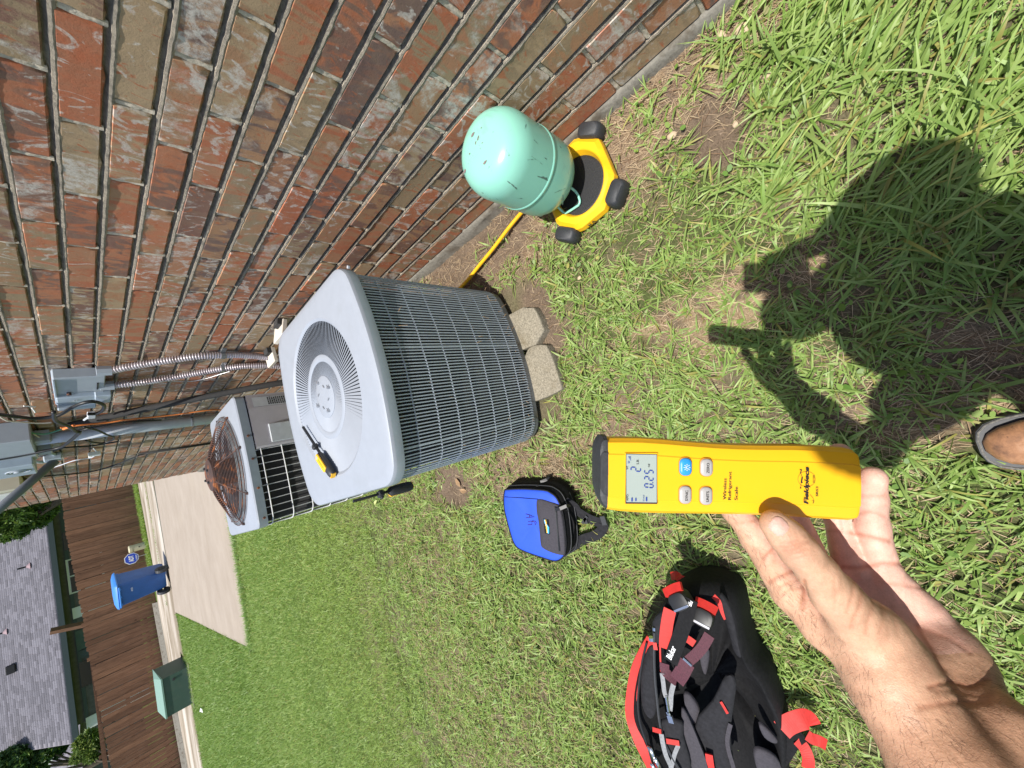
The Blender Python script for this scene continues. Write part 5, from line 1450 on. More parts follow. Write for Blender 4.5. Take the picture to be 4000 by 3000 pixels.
# green transformer cabinet
gA = onz(737, 2603, gz(0, 14)); gB = onz(757, 2746, gz(0, 14))
gc = (Vector(gA) + Vector(gB)) / 2; gd_ = (Vector(gA) - Vector(gB)); gw = gd_.length
ga = math.atan2(gd_.y, gd_.x)
gb = thing('transformer_cabinet', 'dark green utility cabinet with a pale sloping top at the lawn edge by the alley', 'utility cabinet', gc, (0, 0, ga))
hh = .60
def cb(z, f=1, dy=0): w = gw / 2 * f; return [(-w, 0 + dy, z), (w, 0 + dy, z), (w, .85, z), (-w, .85, z)]
mb = MB(); mb.add([(-gw / 2, 0, -.05), (gw / 2, 0, -.05), (gw / 2, .85, -.05), (-gw / 2, .85, -.05), (-gw / 2, 0, hh - .10), (gw / 2, 0, hh - .10), (gw / 2, .85, hh - .02), (-gw / 2, .85, hh - .02)],
   [(3, 2, 1, 0), (0, 1, 5, 4), (1, 2, 6, 5), (2, 3, 7, 6), (3, 0, 4, 7), (4, 5, 6, 7)]); mb.build('cabinet_body', M['cabinet'], gb)
mb = MB(); mb.add([(-gw / 2 - .015, -.02, hh - .10), (gw / 2 + .015, -.02, hh - .10), (gw / 2 + .015, .87, hh - .015), (-gw / 2 - .015, .87, hh - .015), (-gw / 2 - .015, -.02, hh - .07), (gw / 2 + .015, -.02, hh - .07), (gw / 2 - .06, .42, hh + .02), (-gw / 2 + .06, .42, hh + .02), (gw / 2 + .015, .87, hh - .01), (-gw / 2 - .015, .87, hh - .01)],
   [(0, 1, 5, 4), (4, 5, 6, 7), (7, 6, 8, 9), (3, 9, 8, 2), (1, 2, 8, 6, 5), (0, 4, 7, 9, 3)]); mb.build('lid', M['cabinet_top'], gb)
mb = MB(); mb.box((0, .40, -.03), (gw + .2, 1.1, .10)); mb.build('pad', M['slab'], gb)
mb = MB(); mb.tube([(gw / 2 - .12, -.003, .30), (gw / 2 - .12, -.02, .30)], .03, 8); mb.build('lock', M['pipe_dark'], gb)
# paper scrap
g = onz(789, 2769, gz(0, 13) + .05); mb = MB()
vs = [(g[0] + a * .055 + random.uniform(-.01, .01), g[1] + b * .07, g[2] + random.uniform(0, .04)) for a in (-1, 0, 1) for b in (-1, 0, 1)]
mb.add(vs, [(0, 3, 4, 1), (1, 4, 5, 2), (3, 6, 7, 4), (4, 7, 8, 5)]); o = mb.build('paper_scrap', M['paper']); tag(o, 'crumpled white paper scrap on the lawn near the green cabinet', 'litter')

# ------------------------------------------------------------------ trees behind
def tree(label, base, height, blobs, nleaf, seed, group='trees around the neighbouring house', cols=((.05, .10, .02), (.11, .20, .035), (.19, .28, .05))):
    r = np.random.default_rng(seed); t = thing('tree', label, 'tree', base, group=group)
    mb = MB(); top = Vector((0, 0, height * .62)); mb.tube([(0, 0, -.2), (.05, 0, height * .25), tuple(top)], [.16, .12, .05], 8)
    for (cx, cy, cz_, rr0) in blobs[:6]:
        mb.tube([(0, 0, height * .25), (cx * .5, cy * .5, height * .25 + (cz_ - height * .25) * .6), (cx, cy, cz_)], [.07, .045, .015], 6)
    mb.build('trunk', M['bark'], t, True)
    V = []; F = []; Cc = []; nb = 0; w = np.array([b[3] ** 2 for b in blobs]); w = w / w.sum()
    for k in range(nleaf):
        cx, cy, cz_, R = blobs[r.choice(len(blobs), p=w)]
        d = r.normal(size=3); d /= np.linalg.norm(d); rad = R * (1 - .45 * r.random() ** 1.6) * (1 + .18 * math.sin(7 * d[0] + 5 * d[1] + seed) )
        p = np.array([cx, cy, cz_]) + d * rad * np.array([1, 1, .85])
        a = r.normal(size=3); a /= np.linalg.norm(a); b = np.cross(a, r.normal(size=3)); b /= np.linalg.norm(b)
        s = r.uniform(.045, .09); l = s * 1.7
        V += [p - a * l, p - b * s * .5 + a * 0, p + a * l, p + b * s * .5]; F.append((nb, nb + 1, nb + 2, nb + 3)); nb += 4
        q = r.random(); c = np.array(cols[0]) * (1 - q) + np.array(cols[1]) * q
        if r.random() < .22: c = np.array(cols[2])
        Cc += [c * r.uniform(.8, 1.2)] * 4
    stuff(link('crown', np_mesh('crown', V, F, False, np.array(Cc)), M['leaves'], t))
    return t
def tp(u, v, y): p = ony(u, v, y); return p
def blobs_at(base, pts):
    return [(p[0] - base[0], p[1] - base[1], p[2] - base[2], r) for p, r in pts]
B_ = (3.1, 23.3, -.3)
tree('bright green leafy tree beside the grey roof, close to the end of the brick wall', B_, 5.5, blobs_at(B_, [(tp(u, v, 23.3 + dy), r) for u, v, dy, r in ((40, 2040, .2, .42), (95, 2030, 0, .42), (150, 2015, .3, .42), (30, 2085, 0, .26), (75, 2080, -.2, .22), (180, 1990, .3, .35), (-40, 2060, .3, .5), (-60, 2000, .6, .8), (60, 1960, .6, .8), (150, 1950, .5, .6))]), 15000, 3)
B_ = (-8.2, 29.5, -.3)
tree('tall dark green tree with sky gaps beyond the lawn end of the grey roof', B_, 7, blobs_at(B_, [(tp(u, v, 29.5 + dy), r) for u, v, dy, r in ((30, 2975, .2, .5), (80, 2955, 0, .42), (130, 2945, .3, .40), (180, 2935, 0, .36), (230, 2925, .3, .30), (60, 3030, .3, .6), (150, 3010, 0, .3), (0, 2990, 0, .4))]), 9000, 4, cols=((.03, .08, .025), (.07, .15, .035), (.17, .26, .05)))
B_ = (-7.1, 23.5, -.3)
tree('small light green shrubby tree rising behind the far end of the picket fence', B_, 3, blobs_at(B_, [(tp(u, v, 23.5 + dy), r) for u, v, dy, r in ((350, 2885, 0, .26), (345, 2920, .2, .32), (320, 2905, 0, .22), (370, 2905, .2, .26), (300, 2960, .2, .16), (360, 2945, .2, .22))]), 6500, 5, cols=((.09, .15, .03), (.17, .25, .05), (.28, .34, .08)))

# ------------------------------------------------------------------ grass
def blades(name, X, Y, Z, ang, elev, L, Wd, col, mat, seg=3, curl=None, parent=None, lift=None):
    """tapered bent strips; all arguments are arrays"""
    n = len(X); r = rng
    curl = r.uniform(.3, 1.3, n) if curl is None else curl
    V = np.zeros((n, seg * 2 + 1, 3), np.float32)
    dx, dy = np.cos(ang), np.sin(ang); sxv, syv = -dy, dx
    tw = r.normal(0, .5, n)
    px, py, pz = X.copy(), Y.copy(), Z.copy(); e = elev.copy()
    for s in range(seg + 1):
        t = s / seg; w = Wd * (.75 + .25 * min(1, t * 3)) * (1 - t ** 2.2) * .5
        if s == seg:
            V[:, 2 * s] = np.stack([px, py, pz], 1)
        else:
            hz = np.sin(tw) * w
            V[:, 2 * s] = np.stack([px - sxv * w * np.cos(tw), py - syv * w * np.cos(tw), pz - hz], 1)
            V[:, 2 * s + 1] = np.stack([px + sxv * w * np.cos(tw), py + syv * w * np.cos(tw), pz + hz], 1)
        st = L / seg
        px = px + dx * np.cos(e) * st; py = py + dy * np.cos(e) * st; pz = pz + np.sin(e) * st; e = e - curl / seg
        pz = np.maximum(pz, Z + .002)
    base = (np.arange(n) * (seg * 2 + 1))[:, None]
    T = []
    for s in range(seg - 1):
        a = 2 * s; T += [[a, a + 1, a + 3], [a, a + 3, a + 2]]
    a = 2 * (seg - 1); T.append([a, a + 1, a + 2])
    F = (base[:, :, None] + np.array(T)[None]).reshape(-1, 3)
    C = np.repeat(col[:, None, :], seg * 2 + 1, 1)
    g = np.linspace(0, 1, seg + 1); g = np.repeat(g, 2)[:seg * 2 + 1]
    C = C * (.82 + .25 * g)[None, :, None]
    me = np_mesh(name, V.reshape(-1, 3), F, True, C.reshape(-1, 3))
    return stuff(link(name, me, mat, parent))
def green(n, a=(.20, .325, .065), b=(.38, .49, .15), yel=.08):
    q = rng.random((n, 1)); c = np.array(a) * (1 - q) + np.array(b) * q
    y = rng.random(n) < yel; c[y] = np.array([.38, .36, .10]) * rng.uniform(.7, 1.15, (y.sum(), 1))
    return c * rng.uniform(.85, 1.15, (n, 1))
# footprints kept clear
def clear(x, y, pad=0.0):
    k = (x < .885 - pad)
    k &= ~((np.abs(x - .303) < .30 + pad) & (np.abs(y - 1.222) < .29 + pad))
    k &= ~((x > .04) & (x < .60) & (y > .83) & (y < 1.0) & (y > .83 + (.33 - x) * .10))
    k &= ~((np.abs(x - .303) < .33) & (np.abs(y - 2.635) < .29))
    k &= ~(((x - .735) ** 2 + (y - .474) ** 2) < .135 ** 2)
    k &= ~((np.abs(x + .325) < .105) & (np.abs(y - 1.09) < .12))
    k &= ~((x > -1.02) & (x < -.60) & (y > .50) & (y < .76))
    k &= ~((np.abs(x + .272) < .045) & (y > -.34) & (y < -.10))
    k &= ~in_drive(x, y)
    return k
def zone_points(n, x0, x1, y0, y1):
    return rng.uniform(x0, x1, n), rng.uniform(y0, y1, n)
# A: coarse near turf growing in tufts
n = 17500
tx, ty = zone_points(n, -1.75, .89, -.70, 2.6)
bz = barezone(tx, ty); md = mudmask(tx, ty)
pn = fnoise(tx, ty, 5.5, 41)
keep = rng.random(n) < (1 - .80 * bz) * (1 - .93 * md) * (.45 + .75 * ss((pn - .35) / .3))
keep &= clear(tx, ty)
tx, ty, pn = tx[keep], ty[keep], pn[keep]
nt = len(tx); per = rng.integers(4, 10, nt)
ix = np.repeat(np.arange(nt), per); n = len(ix)
sz = (rng.uniform(.6, 1.25, nt))[ix] * (1.0 + .45 * ss((.15 - ty[ix]) / .5)) * (1 - .35 * ss((ty[ix] - 1.2) / 1.2)) * (1 - .25 * ss((-tx[ix] - .6) / .7))
ang0 = rng.uniform(0, 6.28, nt)[ix]; ang = ang0 + rng.normal(0, 1.1, n)
# near the bottom of the wall side the long blades comb one way
comb = ss((.35 - ty[ix]) / .5) * ss((tx[ix] + .1) / .5)
ang = ang * (1 - .0 * comb); ang = np.where(rng.random(n) < .65 * comb, rng.normal(-.9, .45, n) + math.pi * (rng.random(n) < .3), ang)
X = tx[ix] + rng.normal(0, .010, n); Y = ty[ix] + rng.normal(0, .010, n)
L = rng.uniform(.028, .075, n) * sz * (1 + .5 * comb); Wd = rng.uniform(.0026, .0068, n) * (.7 + .4 * sz) * (1 + .15 * comb)
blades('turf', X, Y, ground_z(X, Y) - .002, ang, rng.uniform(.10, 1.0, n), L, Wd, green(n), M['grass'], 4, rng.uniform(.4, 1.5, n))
# B: fine under-turf everywhere near, more toward the lawn
n = 190000
X, Y = zone_points(n, -2.6, .885, -.75, 4.2)
bz = barezone(X, Y); md = mudmask(X, Y); pn = fnoise(X, Y, 7, 44)
dens = (1 - .93 * bz) * (1 - .95 * md) * (.40 + .5 * ss((pn - .35) / .3)) * (.20 + .85 * np.maximum(ss((Y - .8) / 1.0), ss((-X - .45) / .8)))
k = (rng.random(n) < dens * 1.1) & clear(X, Y)
X, Y = X[k], Y[k]; n = len(X)
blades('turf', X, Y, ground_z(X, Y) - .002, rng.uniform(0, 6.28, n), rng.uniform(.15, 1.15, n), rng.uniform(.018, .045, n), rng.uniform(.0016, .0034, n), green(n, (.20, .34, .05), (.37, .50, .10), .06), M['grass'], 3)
# C: middle lawn
n = 175000
X = rng.uniform(-5.2, .88, n); Y = 2.6 + (rng.random(n) ** 1.35) * 5.4
k = (X > -.62 * Y - .9) & clear(X, Y) & (rng.random(n) < .62 + .4 * fnoise(X, Y, 3, 46))
X, Y = X[k], Y[k]; n = len(X); s = (.8 + .10 * Y)
tone = (fnoise(X, Y, 1.1, 47) - .5)[:, None] * np.array([.09, .07, .02])
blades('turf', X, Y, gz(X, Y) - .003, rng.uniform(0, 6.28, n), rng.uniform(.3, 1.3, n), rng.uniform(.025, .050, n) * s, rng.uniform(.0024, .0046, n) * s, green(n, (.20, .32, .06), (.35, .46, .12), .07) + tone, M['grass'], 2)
# D: far lawn up to the alley, longer and darker past the driveway
n = 95000
X = rng.uniform(-8.0, -1.5, n); Y = rng.uniform(7.2, 14.6, n)
k = (X > -.52 * Y - 1.2) & (Y < alley_near(X) - .02) & clear(X, Y)
X, Y = X[k], Y[k]; n = len(X)
blades('turf', X, Y, gz(X, Y) - .005, rng.uniform(0, 6.28, n), rng.uniform(.4, 1.4, n), rng.uniform(.05, .10, n), rng.uniform(.006, .011, n), green(n, (.17, .29, .055), (.29, .40, .09), .03), M['grass'], 2)
# E: grass strip in front of the fence, and fringes on the driveway edge
n = 9000
X = rng.uniform(-.55, 3.0, n); Y = alley_far(X) + rng.random(n) * (fence_y(X) - .05 - alley_far(X))
blades('grass_strip', X, Y, gz(X, Y) + .0, rng.uniform(0, 6.28, n), rng.uniform(.5, 1.4, n), rng.uniform(.06, .14, n), rng.uniform(.010, .018, n), green(n, (.12, .24, .03), (.30, .40, .07), .05), M['grass'], 2)
n = 5200
t = rng.random(n); X = -1.72 + t * 3.5; Y = 7.45 - .148 * (X + 1.7) - rng.uniform(-.0, .10, n)
blades('grass_fringe', X, Y, gz(X, Y) + .0, rng.normal(1.57, .7, n), rng.uniform(.4, 1.2, n), rng.uniform(.05, .13, n), rng.uniform(.004, .008, n), green(n, (.10, .22, .03), (.22, .34, .05), .05), M['grass'], 3)
n = 2600
t = rng.random(n); X = -1.72 - rng.random(n) * .05; Y = 7.4 + t * 7.2
blades('grass_fringe', X, Y, gz(X, Y), rng.normal(0, .7, n), rng.uniform(.4, 1.2, n), rng.uniform(.05, .12, n), rng.uniform(.006, .010, n), green(n, (.10, .22, .03), (.22, .34, .05), .05), M['grass'], 2)
n = 700
X = rng.uniform(-1.5, 9, n) * .45 - .9; Y = mid(X) + rng.normal(0, .03, n)
blades('grass_fringe', X, Y, gz(X, Y) + .01, rng.uniform(0, 6.28, n), rng.uniform(.4, 1.2, n), rng.uniform(.04, .09, n), rng.uniform(.006, .012, n), green(n), M['grass'], 2)
# small round-leaved weeds
n = 5200
X, Y = zone_points(n, -1.6, .88, -.5, 2.4); pn = fnoise(X, Y, 4.5, 51); bz = barezone(X, Y)
k = (pn > .50 - .10 * bz) & clear(X, Y) & (mudmask(X, Y) < .55); X, Y = X[k], Y[k]; n = len(X)
V = np.zeros((n, 6, 3), np.float32); a = rng.uniform(0, 6.28, n); s = rng.uniform(.003, .0075, n); Z = ground_z(X, Y) + rng.uniform(.004, .022, n)
tl = rng.normal(0, .35, n); t2 = rng.normal(0, .35, n)
for q in range(6):
    b = a + q * math.pi / 3; el = (1.0 if q % 3 else 1.35); rx = np.cos(q * math.pi / 3) * s * 1.35; ry = np.sin(q * math.pi / 3) * s * .9
    V[:, q, 0] = X + rx * np.cos(a) - ry * np.sin(a); V[:, q, 1] = Y + rx * np.sin(a) + ry * np.cos(a); V[:, q, 2] = Z + rx * tl + ry * t2
F = (np.arange(n) * 6)[:, None] + np.arange(6)[None]
c = green(n, (.11, .22, .035), (.26, .36, .07), .03)
stuff(link('weed_leaves', np_mesh('weed_leaves', V.reshape(-1, 3), F, False, np.repeat(c, 6, 0)), M['grass']))
# thatch: dead straws and clippings
n = 130000
X, Y = zone_points(n, -1.5, .885, -.7, 2.3); bz = barezone(X, Y); md = mudmask(X, Y)
k = (rng.random(n) < (.34 + .66 * bz) * (1 - .75 * md)) & clear(X, Y, -.02); X, Y = X[k], Y[k]; n = len(X)
q = rng.random((n, 1)); c = np.array([.22, .13, .075]) * (1 - q) + np.array([.60, .47, .30]) * q
pref = np.where(rng.random(n) < .4, rng.normal(1.2, .5, n), rng.uniform(0, 6.28, n))
blades('dead_straw', X, Y, ground_z(X, Y) + rng.uniform(-.002, .006, n), pref, rng.uniform(-.05, .25, n), rng.uniform(.012, .055, n), rng.uniform(.0011, .0026, n), c, M['straw'], 2, rng.uniform(0, .6, n))
# soil crumbs
n = 16000
X, Y = zone_points(n, -1.4, .885, -.6, 2.2); k = (rng.random(n) < .12 + .9 * np.maximum(mudmask(X, Y), .5 * barezone(X, Y))) & clear(X, Y, -.02); X, Y = X[k], Y[k]; n = len(X)
tet = np.array([(-1, -.8, -.5), (1, -.7, -.5), (0, 1, -.5), (.1, 0, .9)]); s = rng.uniform(.0012, .0050, n)
a = rng.uniform(0, 6.28, n); V = np.zeros((n, 4, 3), np.float32)
for q in range(4):
    x_, y_ = tet[q, 0] + rng.normal(0, .25, n), tet[q, 1] + rng.normal(0, .25, n)
    V[:, q, 0] = X + s * (x_ * np.cos(a) - y_ * np.sin(a)); V[:, q, 1] = Y + s * (x_ * np.sin(a) + y_ * np.cos(a)); V[:, q, 2] = ground_z(X, Y) + s * (tet[q, 2] * .7 + .2)
F = ((np.arange(n) * 4)[:, None, None] + np.array([(0, 1, 3), (1, 2, 3), (2, 0, 3)])[None]).reshape(-1, 3)
c = np.array([.17, .125, .09]) * rng.uniform(.5, 1.6, (n, 1))
stuff(link('soil_crumbs', np_mesh('soil_crumbs', V.reshape(-1, 3), F, True, np.repeat(c, 4, 0)), M['straw']))
# pebbles
for i, (u, v, s) in enumerate(((2815, 145, .015), (2990, 287, .012), (2865, 470, .008), (2895, 110, .018), (2260, 1085, .007), (3190, 160, .008), (2620, 525, .012))):
    p = onz(u, v, .012); mb = MB(); n_ = 10; rings_ = []
    for zz_, f in ((-.4, .8), (0, 1), (.35, .85), (.55, .4)):
        rings_.append([(s * f * math.cos(2 * math.pi * k / n_) * (1.25 + .12 * math.sin(3 * k + i)), s * f * math.sin(2 * math.pi * k / n_) * (.9 + .1 * math.cos(2 * k + i)), s * zz_) for k in range(n_)])
    loft(mb, rings_, True, True); o = mb.build('pebble', M['pebble'], None, True, (p[0], p[1], ground_z(p[0], p[1]) + s * .3), (0, 0, i * 1.3))
    tag(o, ('tan pebble on the thatch by the footing, largest and nearest the wall', 'pale round pebble in the tufts at the frame side of the thatch', 'small flat pebble half sunk in the thatch', 'flat pinkish stone chip against the wall footing corner', 'tiny pale pebble beside the yellow hose', 'small pebble among long blades near the top right corner', 'brown pebble on the straw between the yellow scale and the footing')[i], 'pebble', 'pebbles near the wall')
# fallen leaves on the mud
for i, (u, v, a) in enumerate(((1755, 1895, .3), (1790, 1925, 1.4), (1462, 1965, 2.0))):
    p = onz(u, v, .02); mb = MB(); s = .028
    mb.add([(-s, 0, .004), (-s * .3, s * .4, .010), (s * .5, s * .35, .006), (s, 0, 0), (s * .4, -s * .35, .008), (-s * .3, -s * .4, .004), (0, 0, 0)], [(0, 6, 1), (1, 6, 2), (2, 6, 3), (3, 6, 4), (4, 6, 5), (5, 6, 0)])
    o = mb.build('fallen_leaf', M['leaf_dry'] if i < 2 else pr('leaf_pale', (.42, .45, .18), .6), None, False, (p[0], p[1], ground_z(p[0], p[1]) + (.008 if i < 2 else .03)), (0, 0, a))
    tag(o, ('yellow brown leaf curled over the small mud hollow', 'smaller dry leaf at the lawn side of the mud hollow', 'pale yellowish leaf on the lawn below the hanging probe')[i], 'leaf', 'fallen leaves on the ground')

# ------------------------------------------------------------------ hand held display unit
DD = .268
D0 = atd(2850, 1876, DD)
ca, sa = math.cos(math.radians(2.3)), math.sin(math.radians(2.3))
rv = BM[:, 0]; uv = -BM[:, 1]; nv = -BM[:, 2]
dxv = rv * ca - uv * sa; dyv = uv * ca + rv * sa
DM = Matrix(((dxv[0], dyv[0], nv[0], D0[0]), (dxv[1], dyv[1], nv[1], D0[1]), (dxv[2], dyv[2], nv[2], D0[2]), (0, 0, 0, 1)))
dev = thing('handheld_display', 'yellow handheld refrigerant scale display with a blue power button, held in the hand', 'handheld meter', mw=DM)
def dl(x, y, h=0.0):
    """point on the display front from zoomed plan coordinates, metres"""
    u = 2300 + x / 2.011; v = 1650 + y / 2.011
    a = (u - 2850) * (DD - h) / FPX + (2850 - 2000) * 0; b = -(v - 1876) * (DD - h) / FPX
    return Vector((a * ca - b * sa, a * sa + b * ca, h))
prof = [(148, 128, 700), (250, 127, 715), (420, 128, 727), (600, 140, 733), (800, 158, 735), (1000, 174, 737), (1200, 184, 741), (1400, 187, 747), (1600, 187, 758), (1800, 193, 771), (1980, 203, 783), (2080, 211, 788), (2112, 222, 783), (2124, 240, 765)]
def dev_rings(pp, T=.027, chamf=.0045, topplane=True):
    rings = []
    for (x, ya, yb) in pp:
        A = dl(x, ya); B = dl(x, yb); w = (A - B).length; c = (A + B) / 2; d = (A - B).normalized()
        endf = 1.0
        sec = [(.5, -.35 * T), (.492, -.16 * T), (.470, -.0028), (.445, -.0006), (.38, .0002), (.30, .0006), (.285, .0013), (0, .0016), (-.285, .0013), (-.30, .0006), (-.38, .0002), (-.445, -.0006), (-.47, -.0028), (-.492, -.16 * T), (-.5, -.35 * T), (-.48, -.72 * T), (-.40, -.95 * T), (-.2, -T), (.2, -T), (.40, -.95 * T), (.48, -.72 * T)]
        rings.append([tuple(c + d * (s * w) + Vector((0, 0, h))) for s, h in sec])
    return rings
P_ = []
for i in range(len(prof) - 1):
    for k in range(4):
        t = k / 4; P_.append(tuple(prof[i][j] * (1 - t) + prof[i + 1][j] * t for j in range(3)))
P_.append(prof[-1])
mb = MB(); R_ = dev_rings(P_)
last = R_[-1]; cc_ = np.mean(last, 0); R_.append([tuple(cc_ + (np.array(p) - cc_) * .97 + np.array([.0010, 0, -.001])) for p in last]); R_.append([tuple(cc_ + (np.array(p) - cc_) * .85 + np.array([.0016, 0, -.001])) for p in last])
loft(mb, R_, True, True); o = mb.build('body', M['yellow_dev'], dev); auto_smooth(o, 28)
capp = [(82, 250, 560), (90, 185, 600), (100, 140, 640), (118, 112, 675), (150, 108, 702)]
R_ = dev_rings([(x, ya, yb) for x, ya, yb in capp], .0275)
c0_ = np.mean(R_[0], 0); R_ = [[tuple(c0_ + (np.array(p) - c0_) * np.array([1, .8, .55])) for p in R_[0]]] + R_[1:]
mb = MB(); loft(mb, R_, True, True); o = mb.build('end_cap', M['rubber'], dev); auto_smooth(o, 30)
def dquad(name, pts, h, mat, par, th=.0004):
    vs = [tuple(dl(x, y, 0) + Vector((0, 0, h))) for x, y in pts]; n = len(vs); cz_ = [(x, y, z - th) for x, y, z in vs]
    mb = MB(); loft(mb, [cz_, vs], False, True); return mb.build(name, mat, par)
def drr(x0, x1, y0, y1, r, n=4):
    cx, cy = (x0 + x1) / 2, (y0 + y1) / 2
    return [(cx + x, cy - y) for x, y in rrect((x1 - x0) / 2, (y1 - y0) / 2, r, 0, n, 2)]
bez = dquad('screen_recess', drr(277, 533, 236, 637, 3), .00175, M['yellow_dev'], dev)
fr_ = dquad('screen_frame', [(281, 632), (530, 634), (528, 246), (285, 240)], .0020, M['ink'], dev)
scn = dquad('screen', [(288, 618), (524, 621), (523, 249), (288, 246)], .0023, M['lcd'], dev)
def seg(name, polys, h, mat, par):
    mb = MB()
    for pts in polys:
        mb.add([tuple(dl(x, y, 0) + Vector((0, 0, h))) for x, y in pts], [tuple(range(len(pts)))])
    return mb.build(name, mat, par)
def bar(x0, y0, x1, y1, w):
    d = np.array([x1 - x0, y1 - y0], float); L = np.linalg.norm(d); d /= L; n = np.array([-d[1], d[0]]) * w / 2
    a = np.array([x0, y0]); b = np.array([x1, y1]); e = d * w * .45
    return [tuple(a), tuple(a + e + n), tuple(b - e + n), tuple(b), tuple(b - e - n), tuple(a + e - n)]
# seven segment digits; reading direction is up the picture, digit tops to the left
def digit(d, xl, yb, hh, ww, slant=0):
    """xl: picture x of the digit's top, yb: picture y of its left side"""
    on = {'0': 'abcdef', '2': 'abged', '5': 'afgcd'}[d]; xr = xl + hh; xm = xl + hh / 2; yt = yb - ww; g = 2.5
    S = {'a': (xl, yb - g, xl, yt + g), 'b': (xl + g, yt, xm - g, yt), 'c': (xm + g, yt, xr - g, yt), 'd': (xr, yb - g, xr, yt + g), 'e': (xm + g, yb, xr - g, yb), 'f': (xl + g, yb, xm - g, yb), 'g': (xm, yb - g, xm, yt + g)}
    out_ = []
    for s in on:
        x0, y0, x1, y1 = S[s]; out_.append(bar(x0, y0 - (x0 - xl) * -.10, x1, y1 - (x1 - xl) * -.10, 9))
    return out_
HS = .0027
for d, xl, yb, hh, ww in (('2', 322, 372, 74, 28), ('0', 428, 500, 66, 26), ('2', 428, 444, 66, 26), ('5', 428, 392, 66, 26)):
    seg('digit', digit(d, xl, yb, hh, ww), HS, M['lcd_ink'], scn)
seg('decimal_point', [[(487, 470), (487, 462), (495, 462), (495, 470)]], HS, M['lcd_ink'], scn)
def dtext(name, s, x, y, length, height, mat, par, h=.0027, **kw):
    """text read up the picture: starts at picture (x= baseline, y=start)"""
    me = text_mesh(s, w=length / 2.011 * DD / FPX, h=height / 2.011 * DD / FPX, **kw)
    o0 = dl(x, y, 0) + Vector((0, 0, h)); ex_ = dl(x + 2, y - 100, 0) - dl(x, y, 0); ey = dl(x - 100, y, 0) - dl(x, y, 0)
    return link(name, me, mat, par, mw=basis(o0, ex_, ey))
dtext('unit_print', 'WT', 300, 364, 28, 14, M['ink'], scn); dtext('unit_print', 'LB', 382, 322, 34, 18, M['ink'], scn)
dtext('unit_print', 'oz', 468, 346, 27, 13, M['ink'], scn); dtext('unit_print', 'APO', 301, 608, 50, 15, M['ink'], scn); dtext('unit_print', 'SCALE', 425, 612, 50, 11, M['lcd_ink'], scn)
seg('battery_icon', [bar(330, 615, 330, 580, 12), bar(360, 612, 360, 582, 10), bar(443, 612, 443, 575, 12)], HS, M['lcd_ink'], scn)
seg('signal_icon', [bar(316, 292, 322, 292, 5), bar(310, 283, 322, 283, 5), bar(304, 274, 322, 274, 5), bar(299, 265, 322, 265, 5), bar(300, 318, 300, 296, 4), bar(310, 316, 310, 298, 4)], HS, M['lcd_ink'], scn)
def button(x0, x1, y0, y1, mat, txt=None):
    p = drr(x0, x1, y0, y1, (x1 - x0) * .42, 5)
    dquad('button_well', drr(x0 - 6, x1 + 6, y0 - 6, y1 + 6, (x1 - x0) * .44, 5), .0019, pr('button_rim', (.62, .26, .02), .5), dev)
    c = dl((x0 + x1) / 2, (y0 + y1) / 2, 0); vs = [dl(x, y, 0) for x, y in p]; mb = MB()
    loft(mb, [[tuple(v + Vector((0, 0, .0015))) for v in vs], [tuple(v + Vector((0, 0, .0027))) for v in vs], [tuple(c + (v - c) * .90 + Vector((0, 0, .0033))) for v in vs], [tuple(c + (v - c) * .5 + Vector((0, 0, .0036))) for v in vs]], False, True)
    b = mb.build('button', mat, dev); auto_smooth(b, 60)
    if txt:
        dtext('button_lettering', txt, (x0 + x1) / 2 + 14, y1 - 25, (y1 - y0) * .60, 22, M['ink'], b, .00385, bold=.02)
    return b
pb_ = button(702, 795, 276, 412, M['btn_blue'])
cx, cy = 752, 345; ps = [bar(cx + 16 * math.cos(a), cy + 16 * math.sin(a), cx + 27 * math.cos(a), cy + 27 * math.sin(a), 5) for a in [k * math.pi / 4 for k in range(8)]]
ps += [bar(cx + 11 * math.cos(a), cy + 11 * math.sin(a), cx + 11 * math.cos(a + .7), cy + 11 * math.sin(a + .7), 4) for a in [k * .75 + .4 for k in range(7)]] + [bar(cx - 12, cy, cx + 2, cy, 4)]
seg('power_icon', ps, .00385, M['white'], pb_)
button(864, 958, 281, 416, M['btn_grey'], 'ZERO'); button(700, 792, 493, 630, M['btn_grey'], 'SYNC'); button(861, 955, 500, 638, M['btn_grey'], 'UNITS')
for s, x, y, l, hh in (('Wireless', 1068, 602, 168, 26), ('Refrigerant', 1113, 604, 222, 32), ('Scale', 1157, 606, 106, 26)):
    dtext('lettering', s, x, y, l, hh, M['ink'], dev, .0019, bold=.015)
dtext('lettering', 'Fieldpiece', 1718, 636, 290, 50, M['ink'], dev, .0023, bold=.03, shear=.22)
dtext('lettering', 'SRS3', 1785, 576, 78, 19, M['ink'], dev, .0019, bold=.02)
ps = []
for k in range(30):
    a = k * math.pi / 15; ps.append(bar(1695 + 68 * math.cos(a), 440 + 60 * math.sin(a), 1695 + 68 * math.cos(a + .21), 440 + 60 * math.sin(a + .21), 2.2))
for k in range(7):
    a = -.6 + k * .2; ps.append(bar(1735 + 8 * math.cos(a), 440 + 40 * math.sin(a), 1755 + 6 * math.cos(a), 440 + 56 * math.sin(a), 3))
seg('logo_ring', ps, .0019, M['ink'], dev)
ps = [bar(1640, 512, 1654, 506, 9), bar(1647, 508, 1650, 476, 4), bar(1651, 474, 1660, 422, 11), bar(1643, 398, 1656, 364, 7), bar(1638, 368, 1652, 366, 6), bar(1664, 470, 1655, 460, 6), bar(1664, 420, 1655, 428, 6), bar(1652, 420, 1652, 398, 4)]
ps += [bar(1742, 632, 1752, 610, 4), bar(1735, 610, 1750, 605, 3), bar(1752, 610, 1745, 590, 3), bar(1745, 590, 1720, 560, 3)]
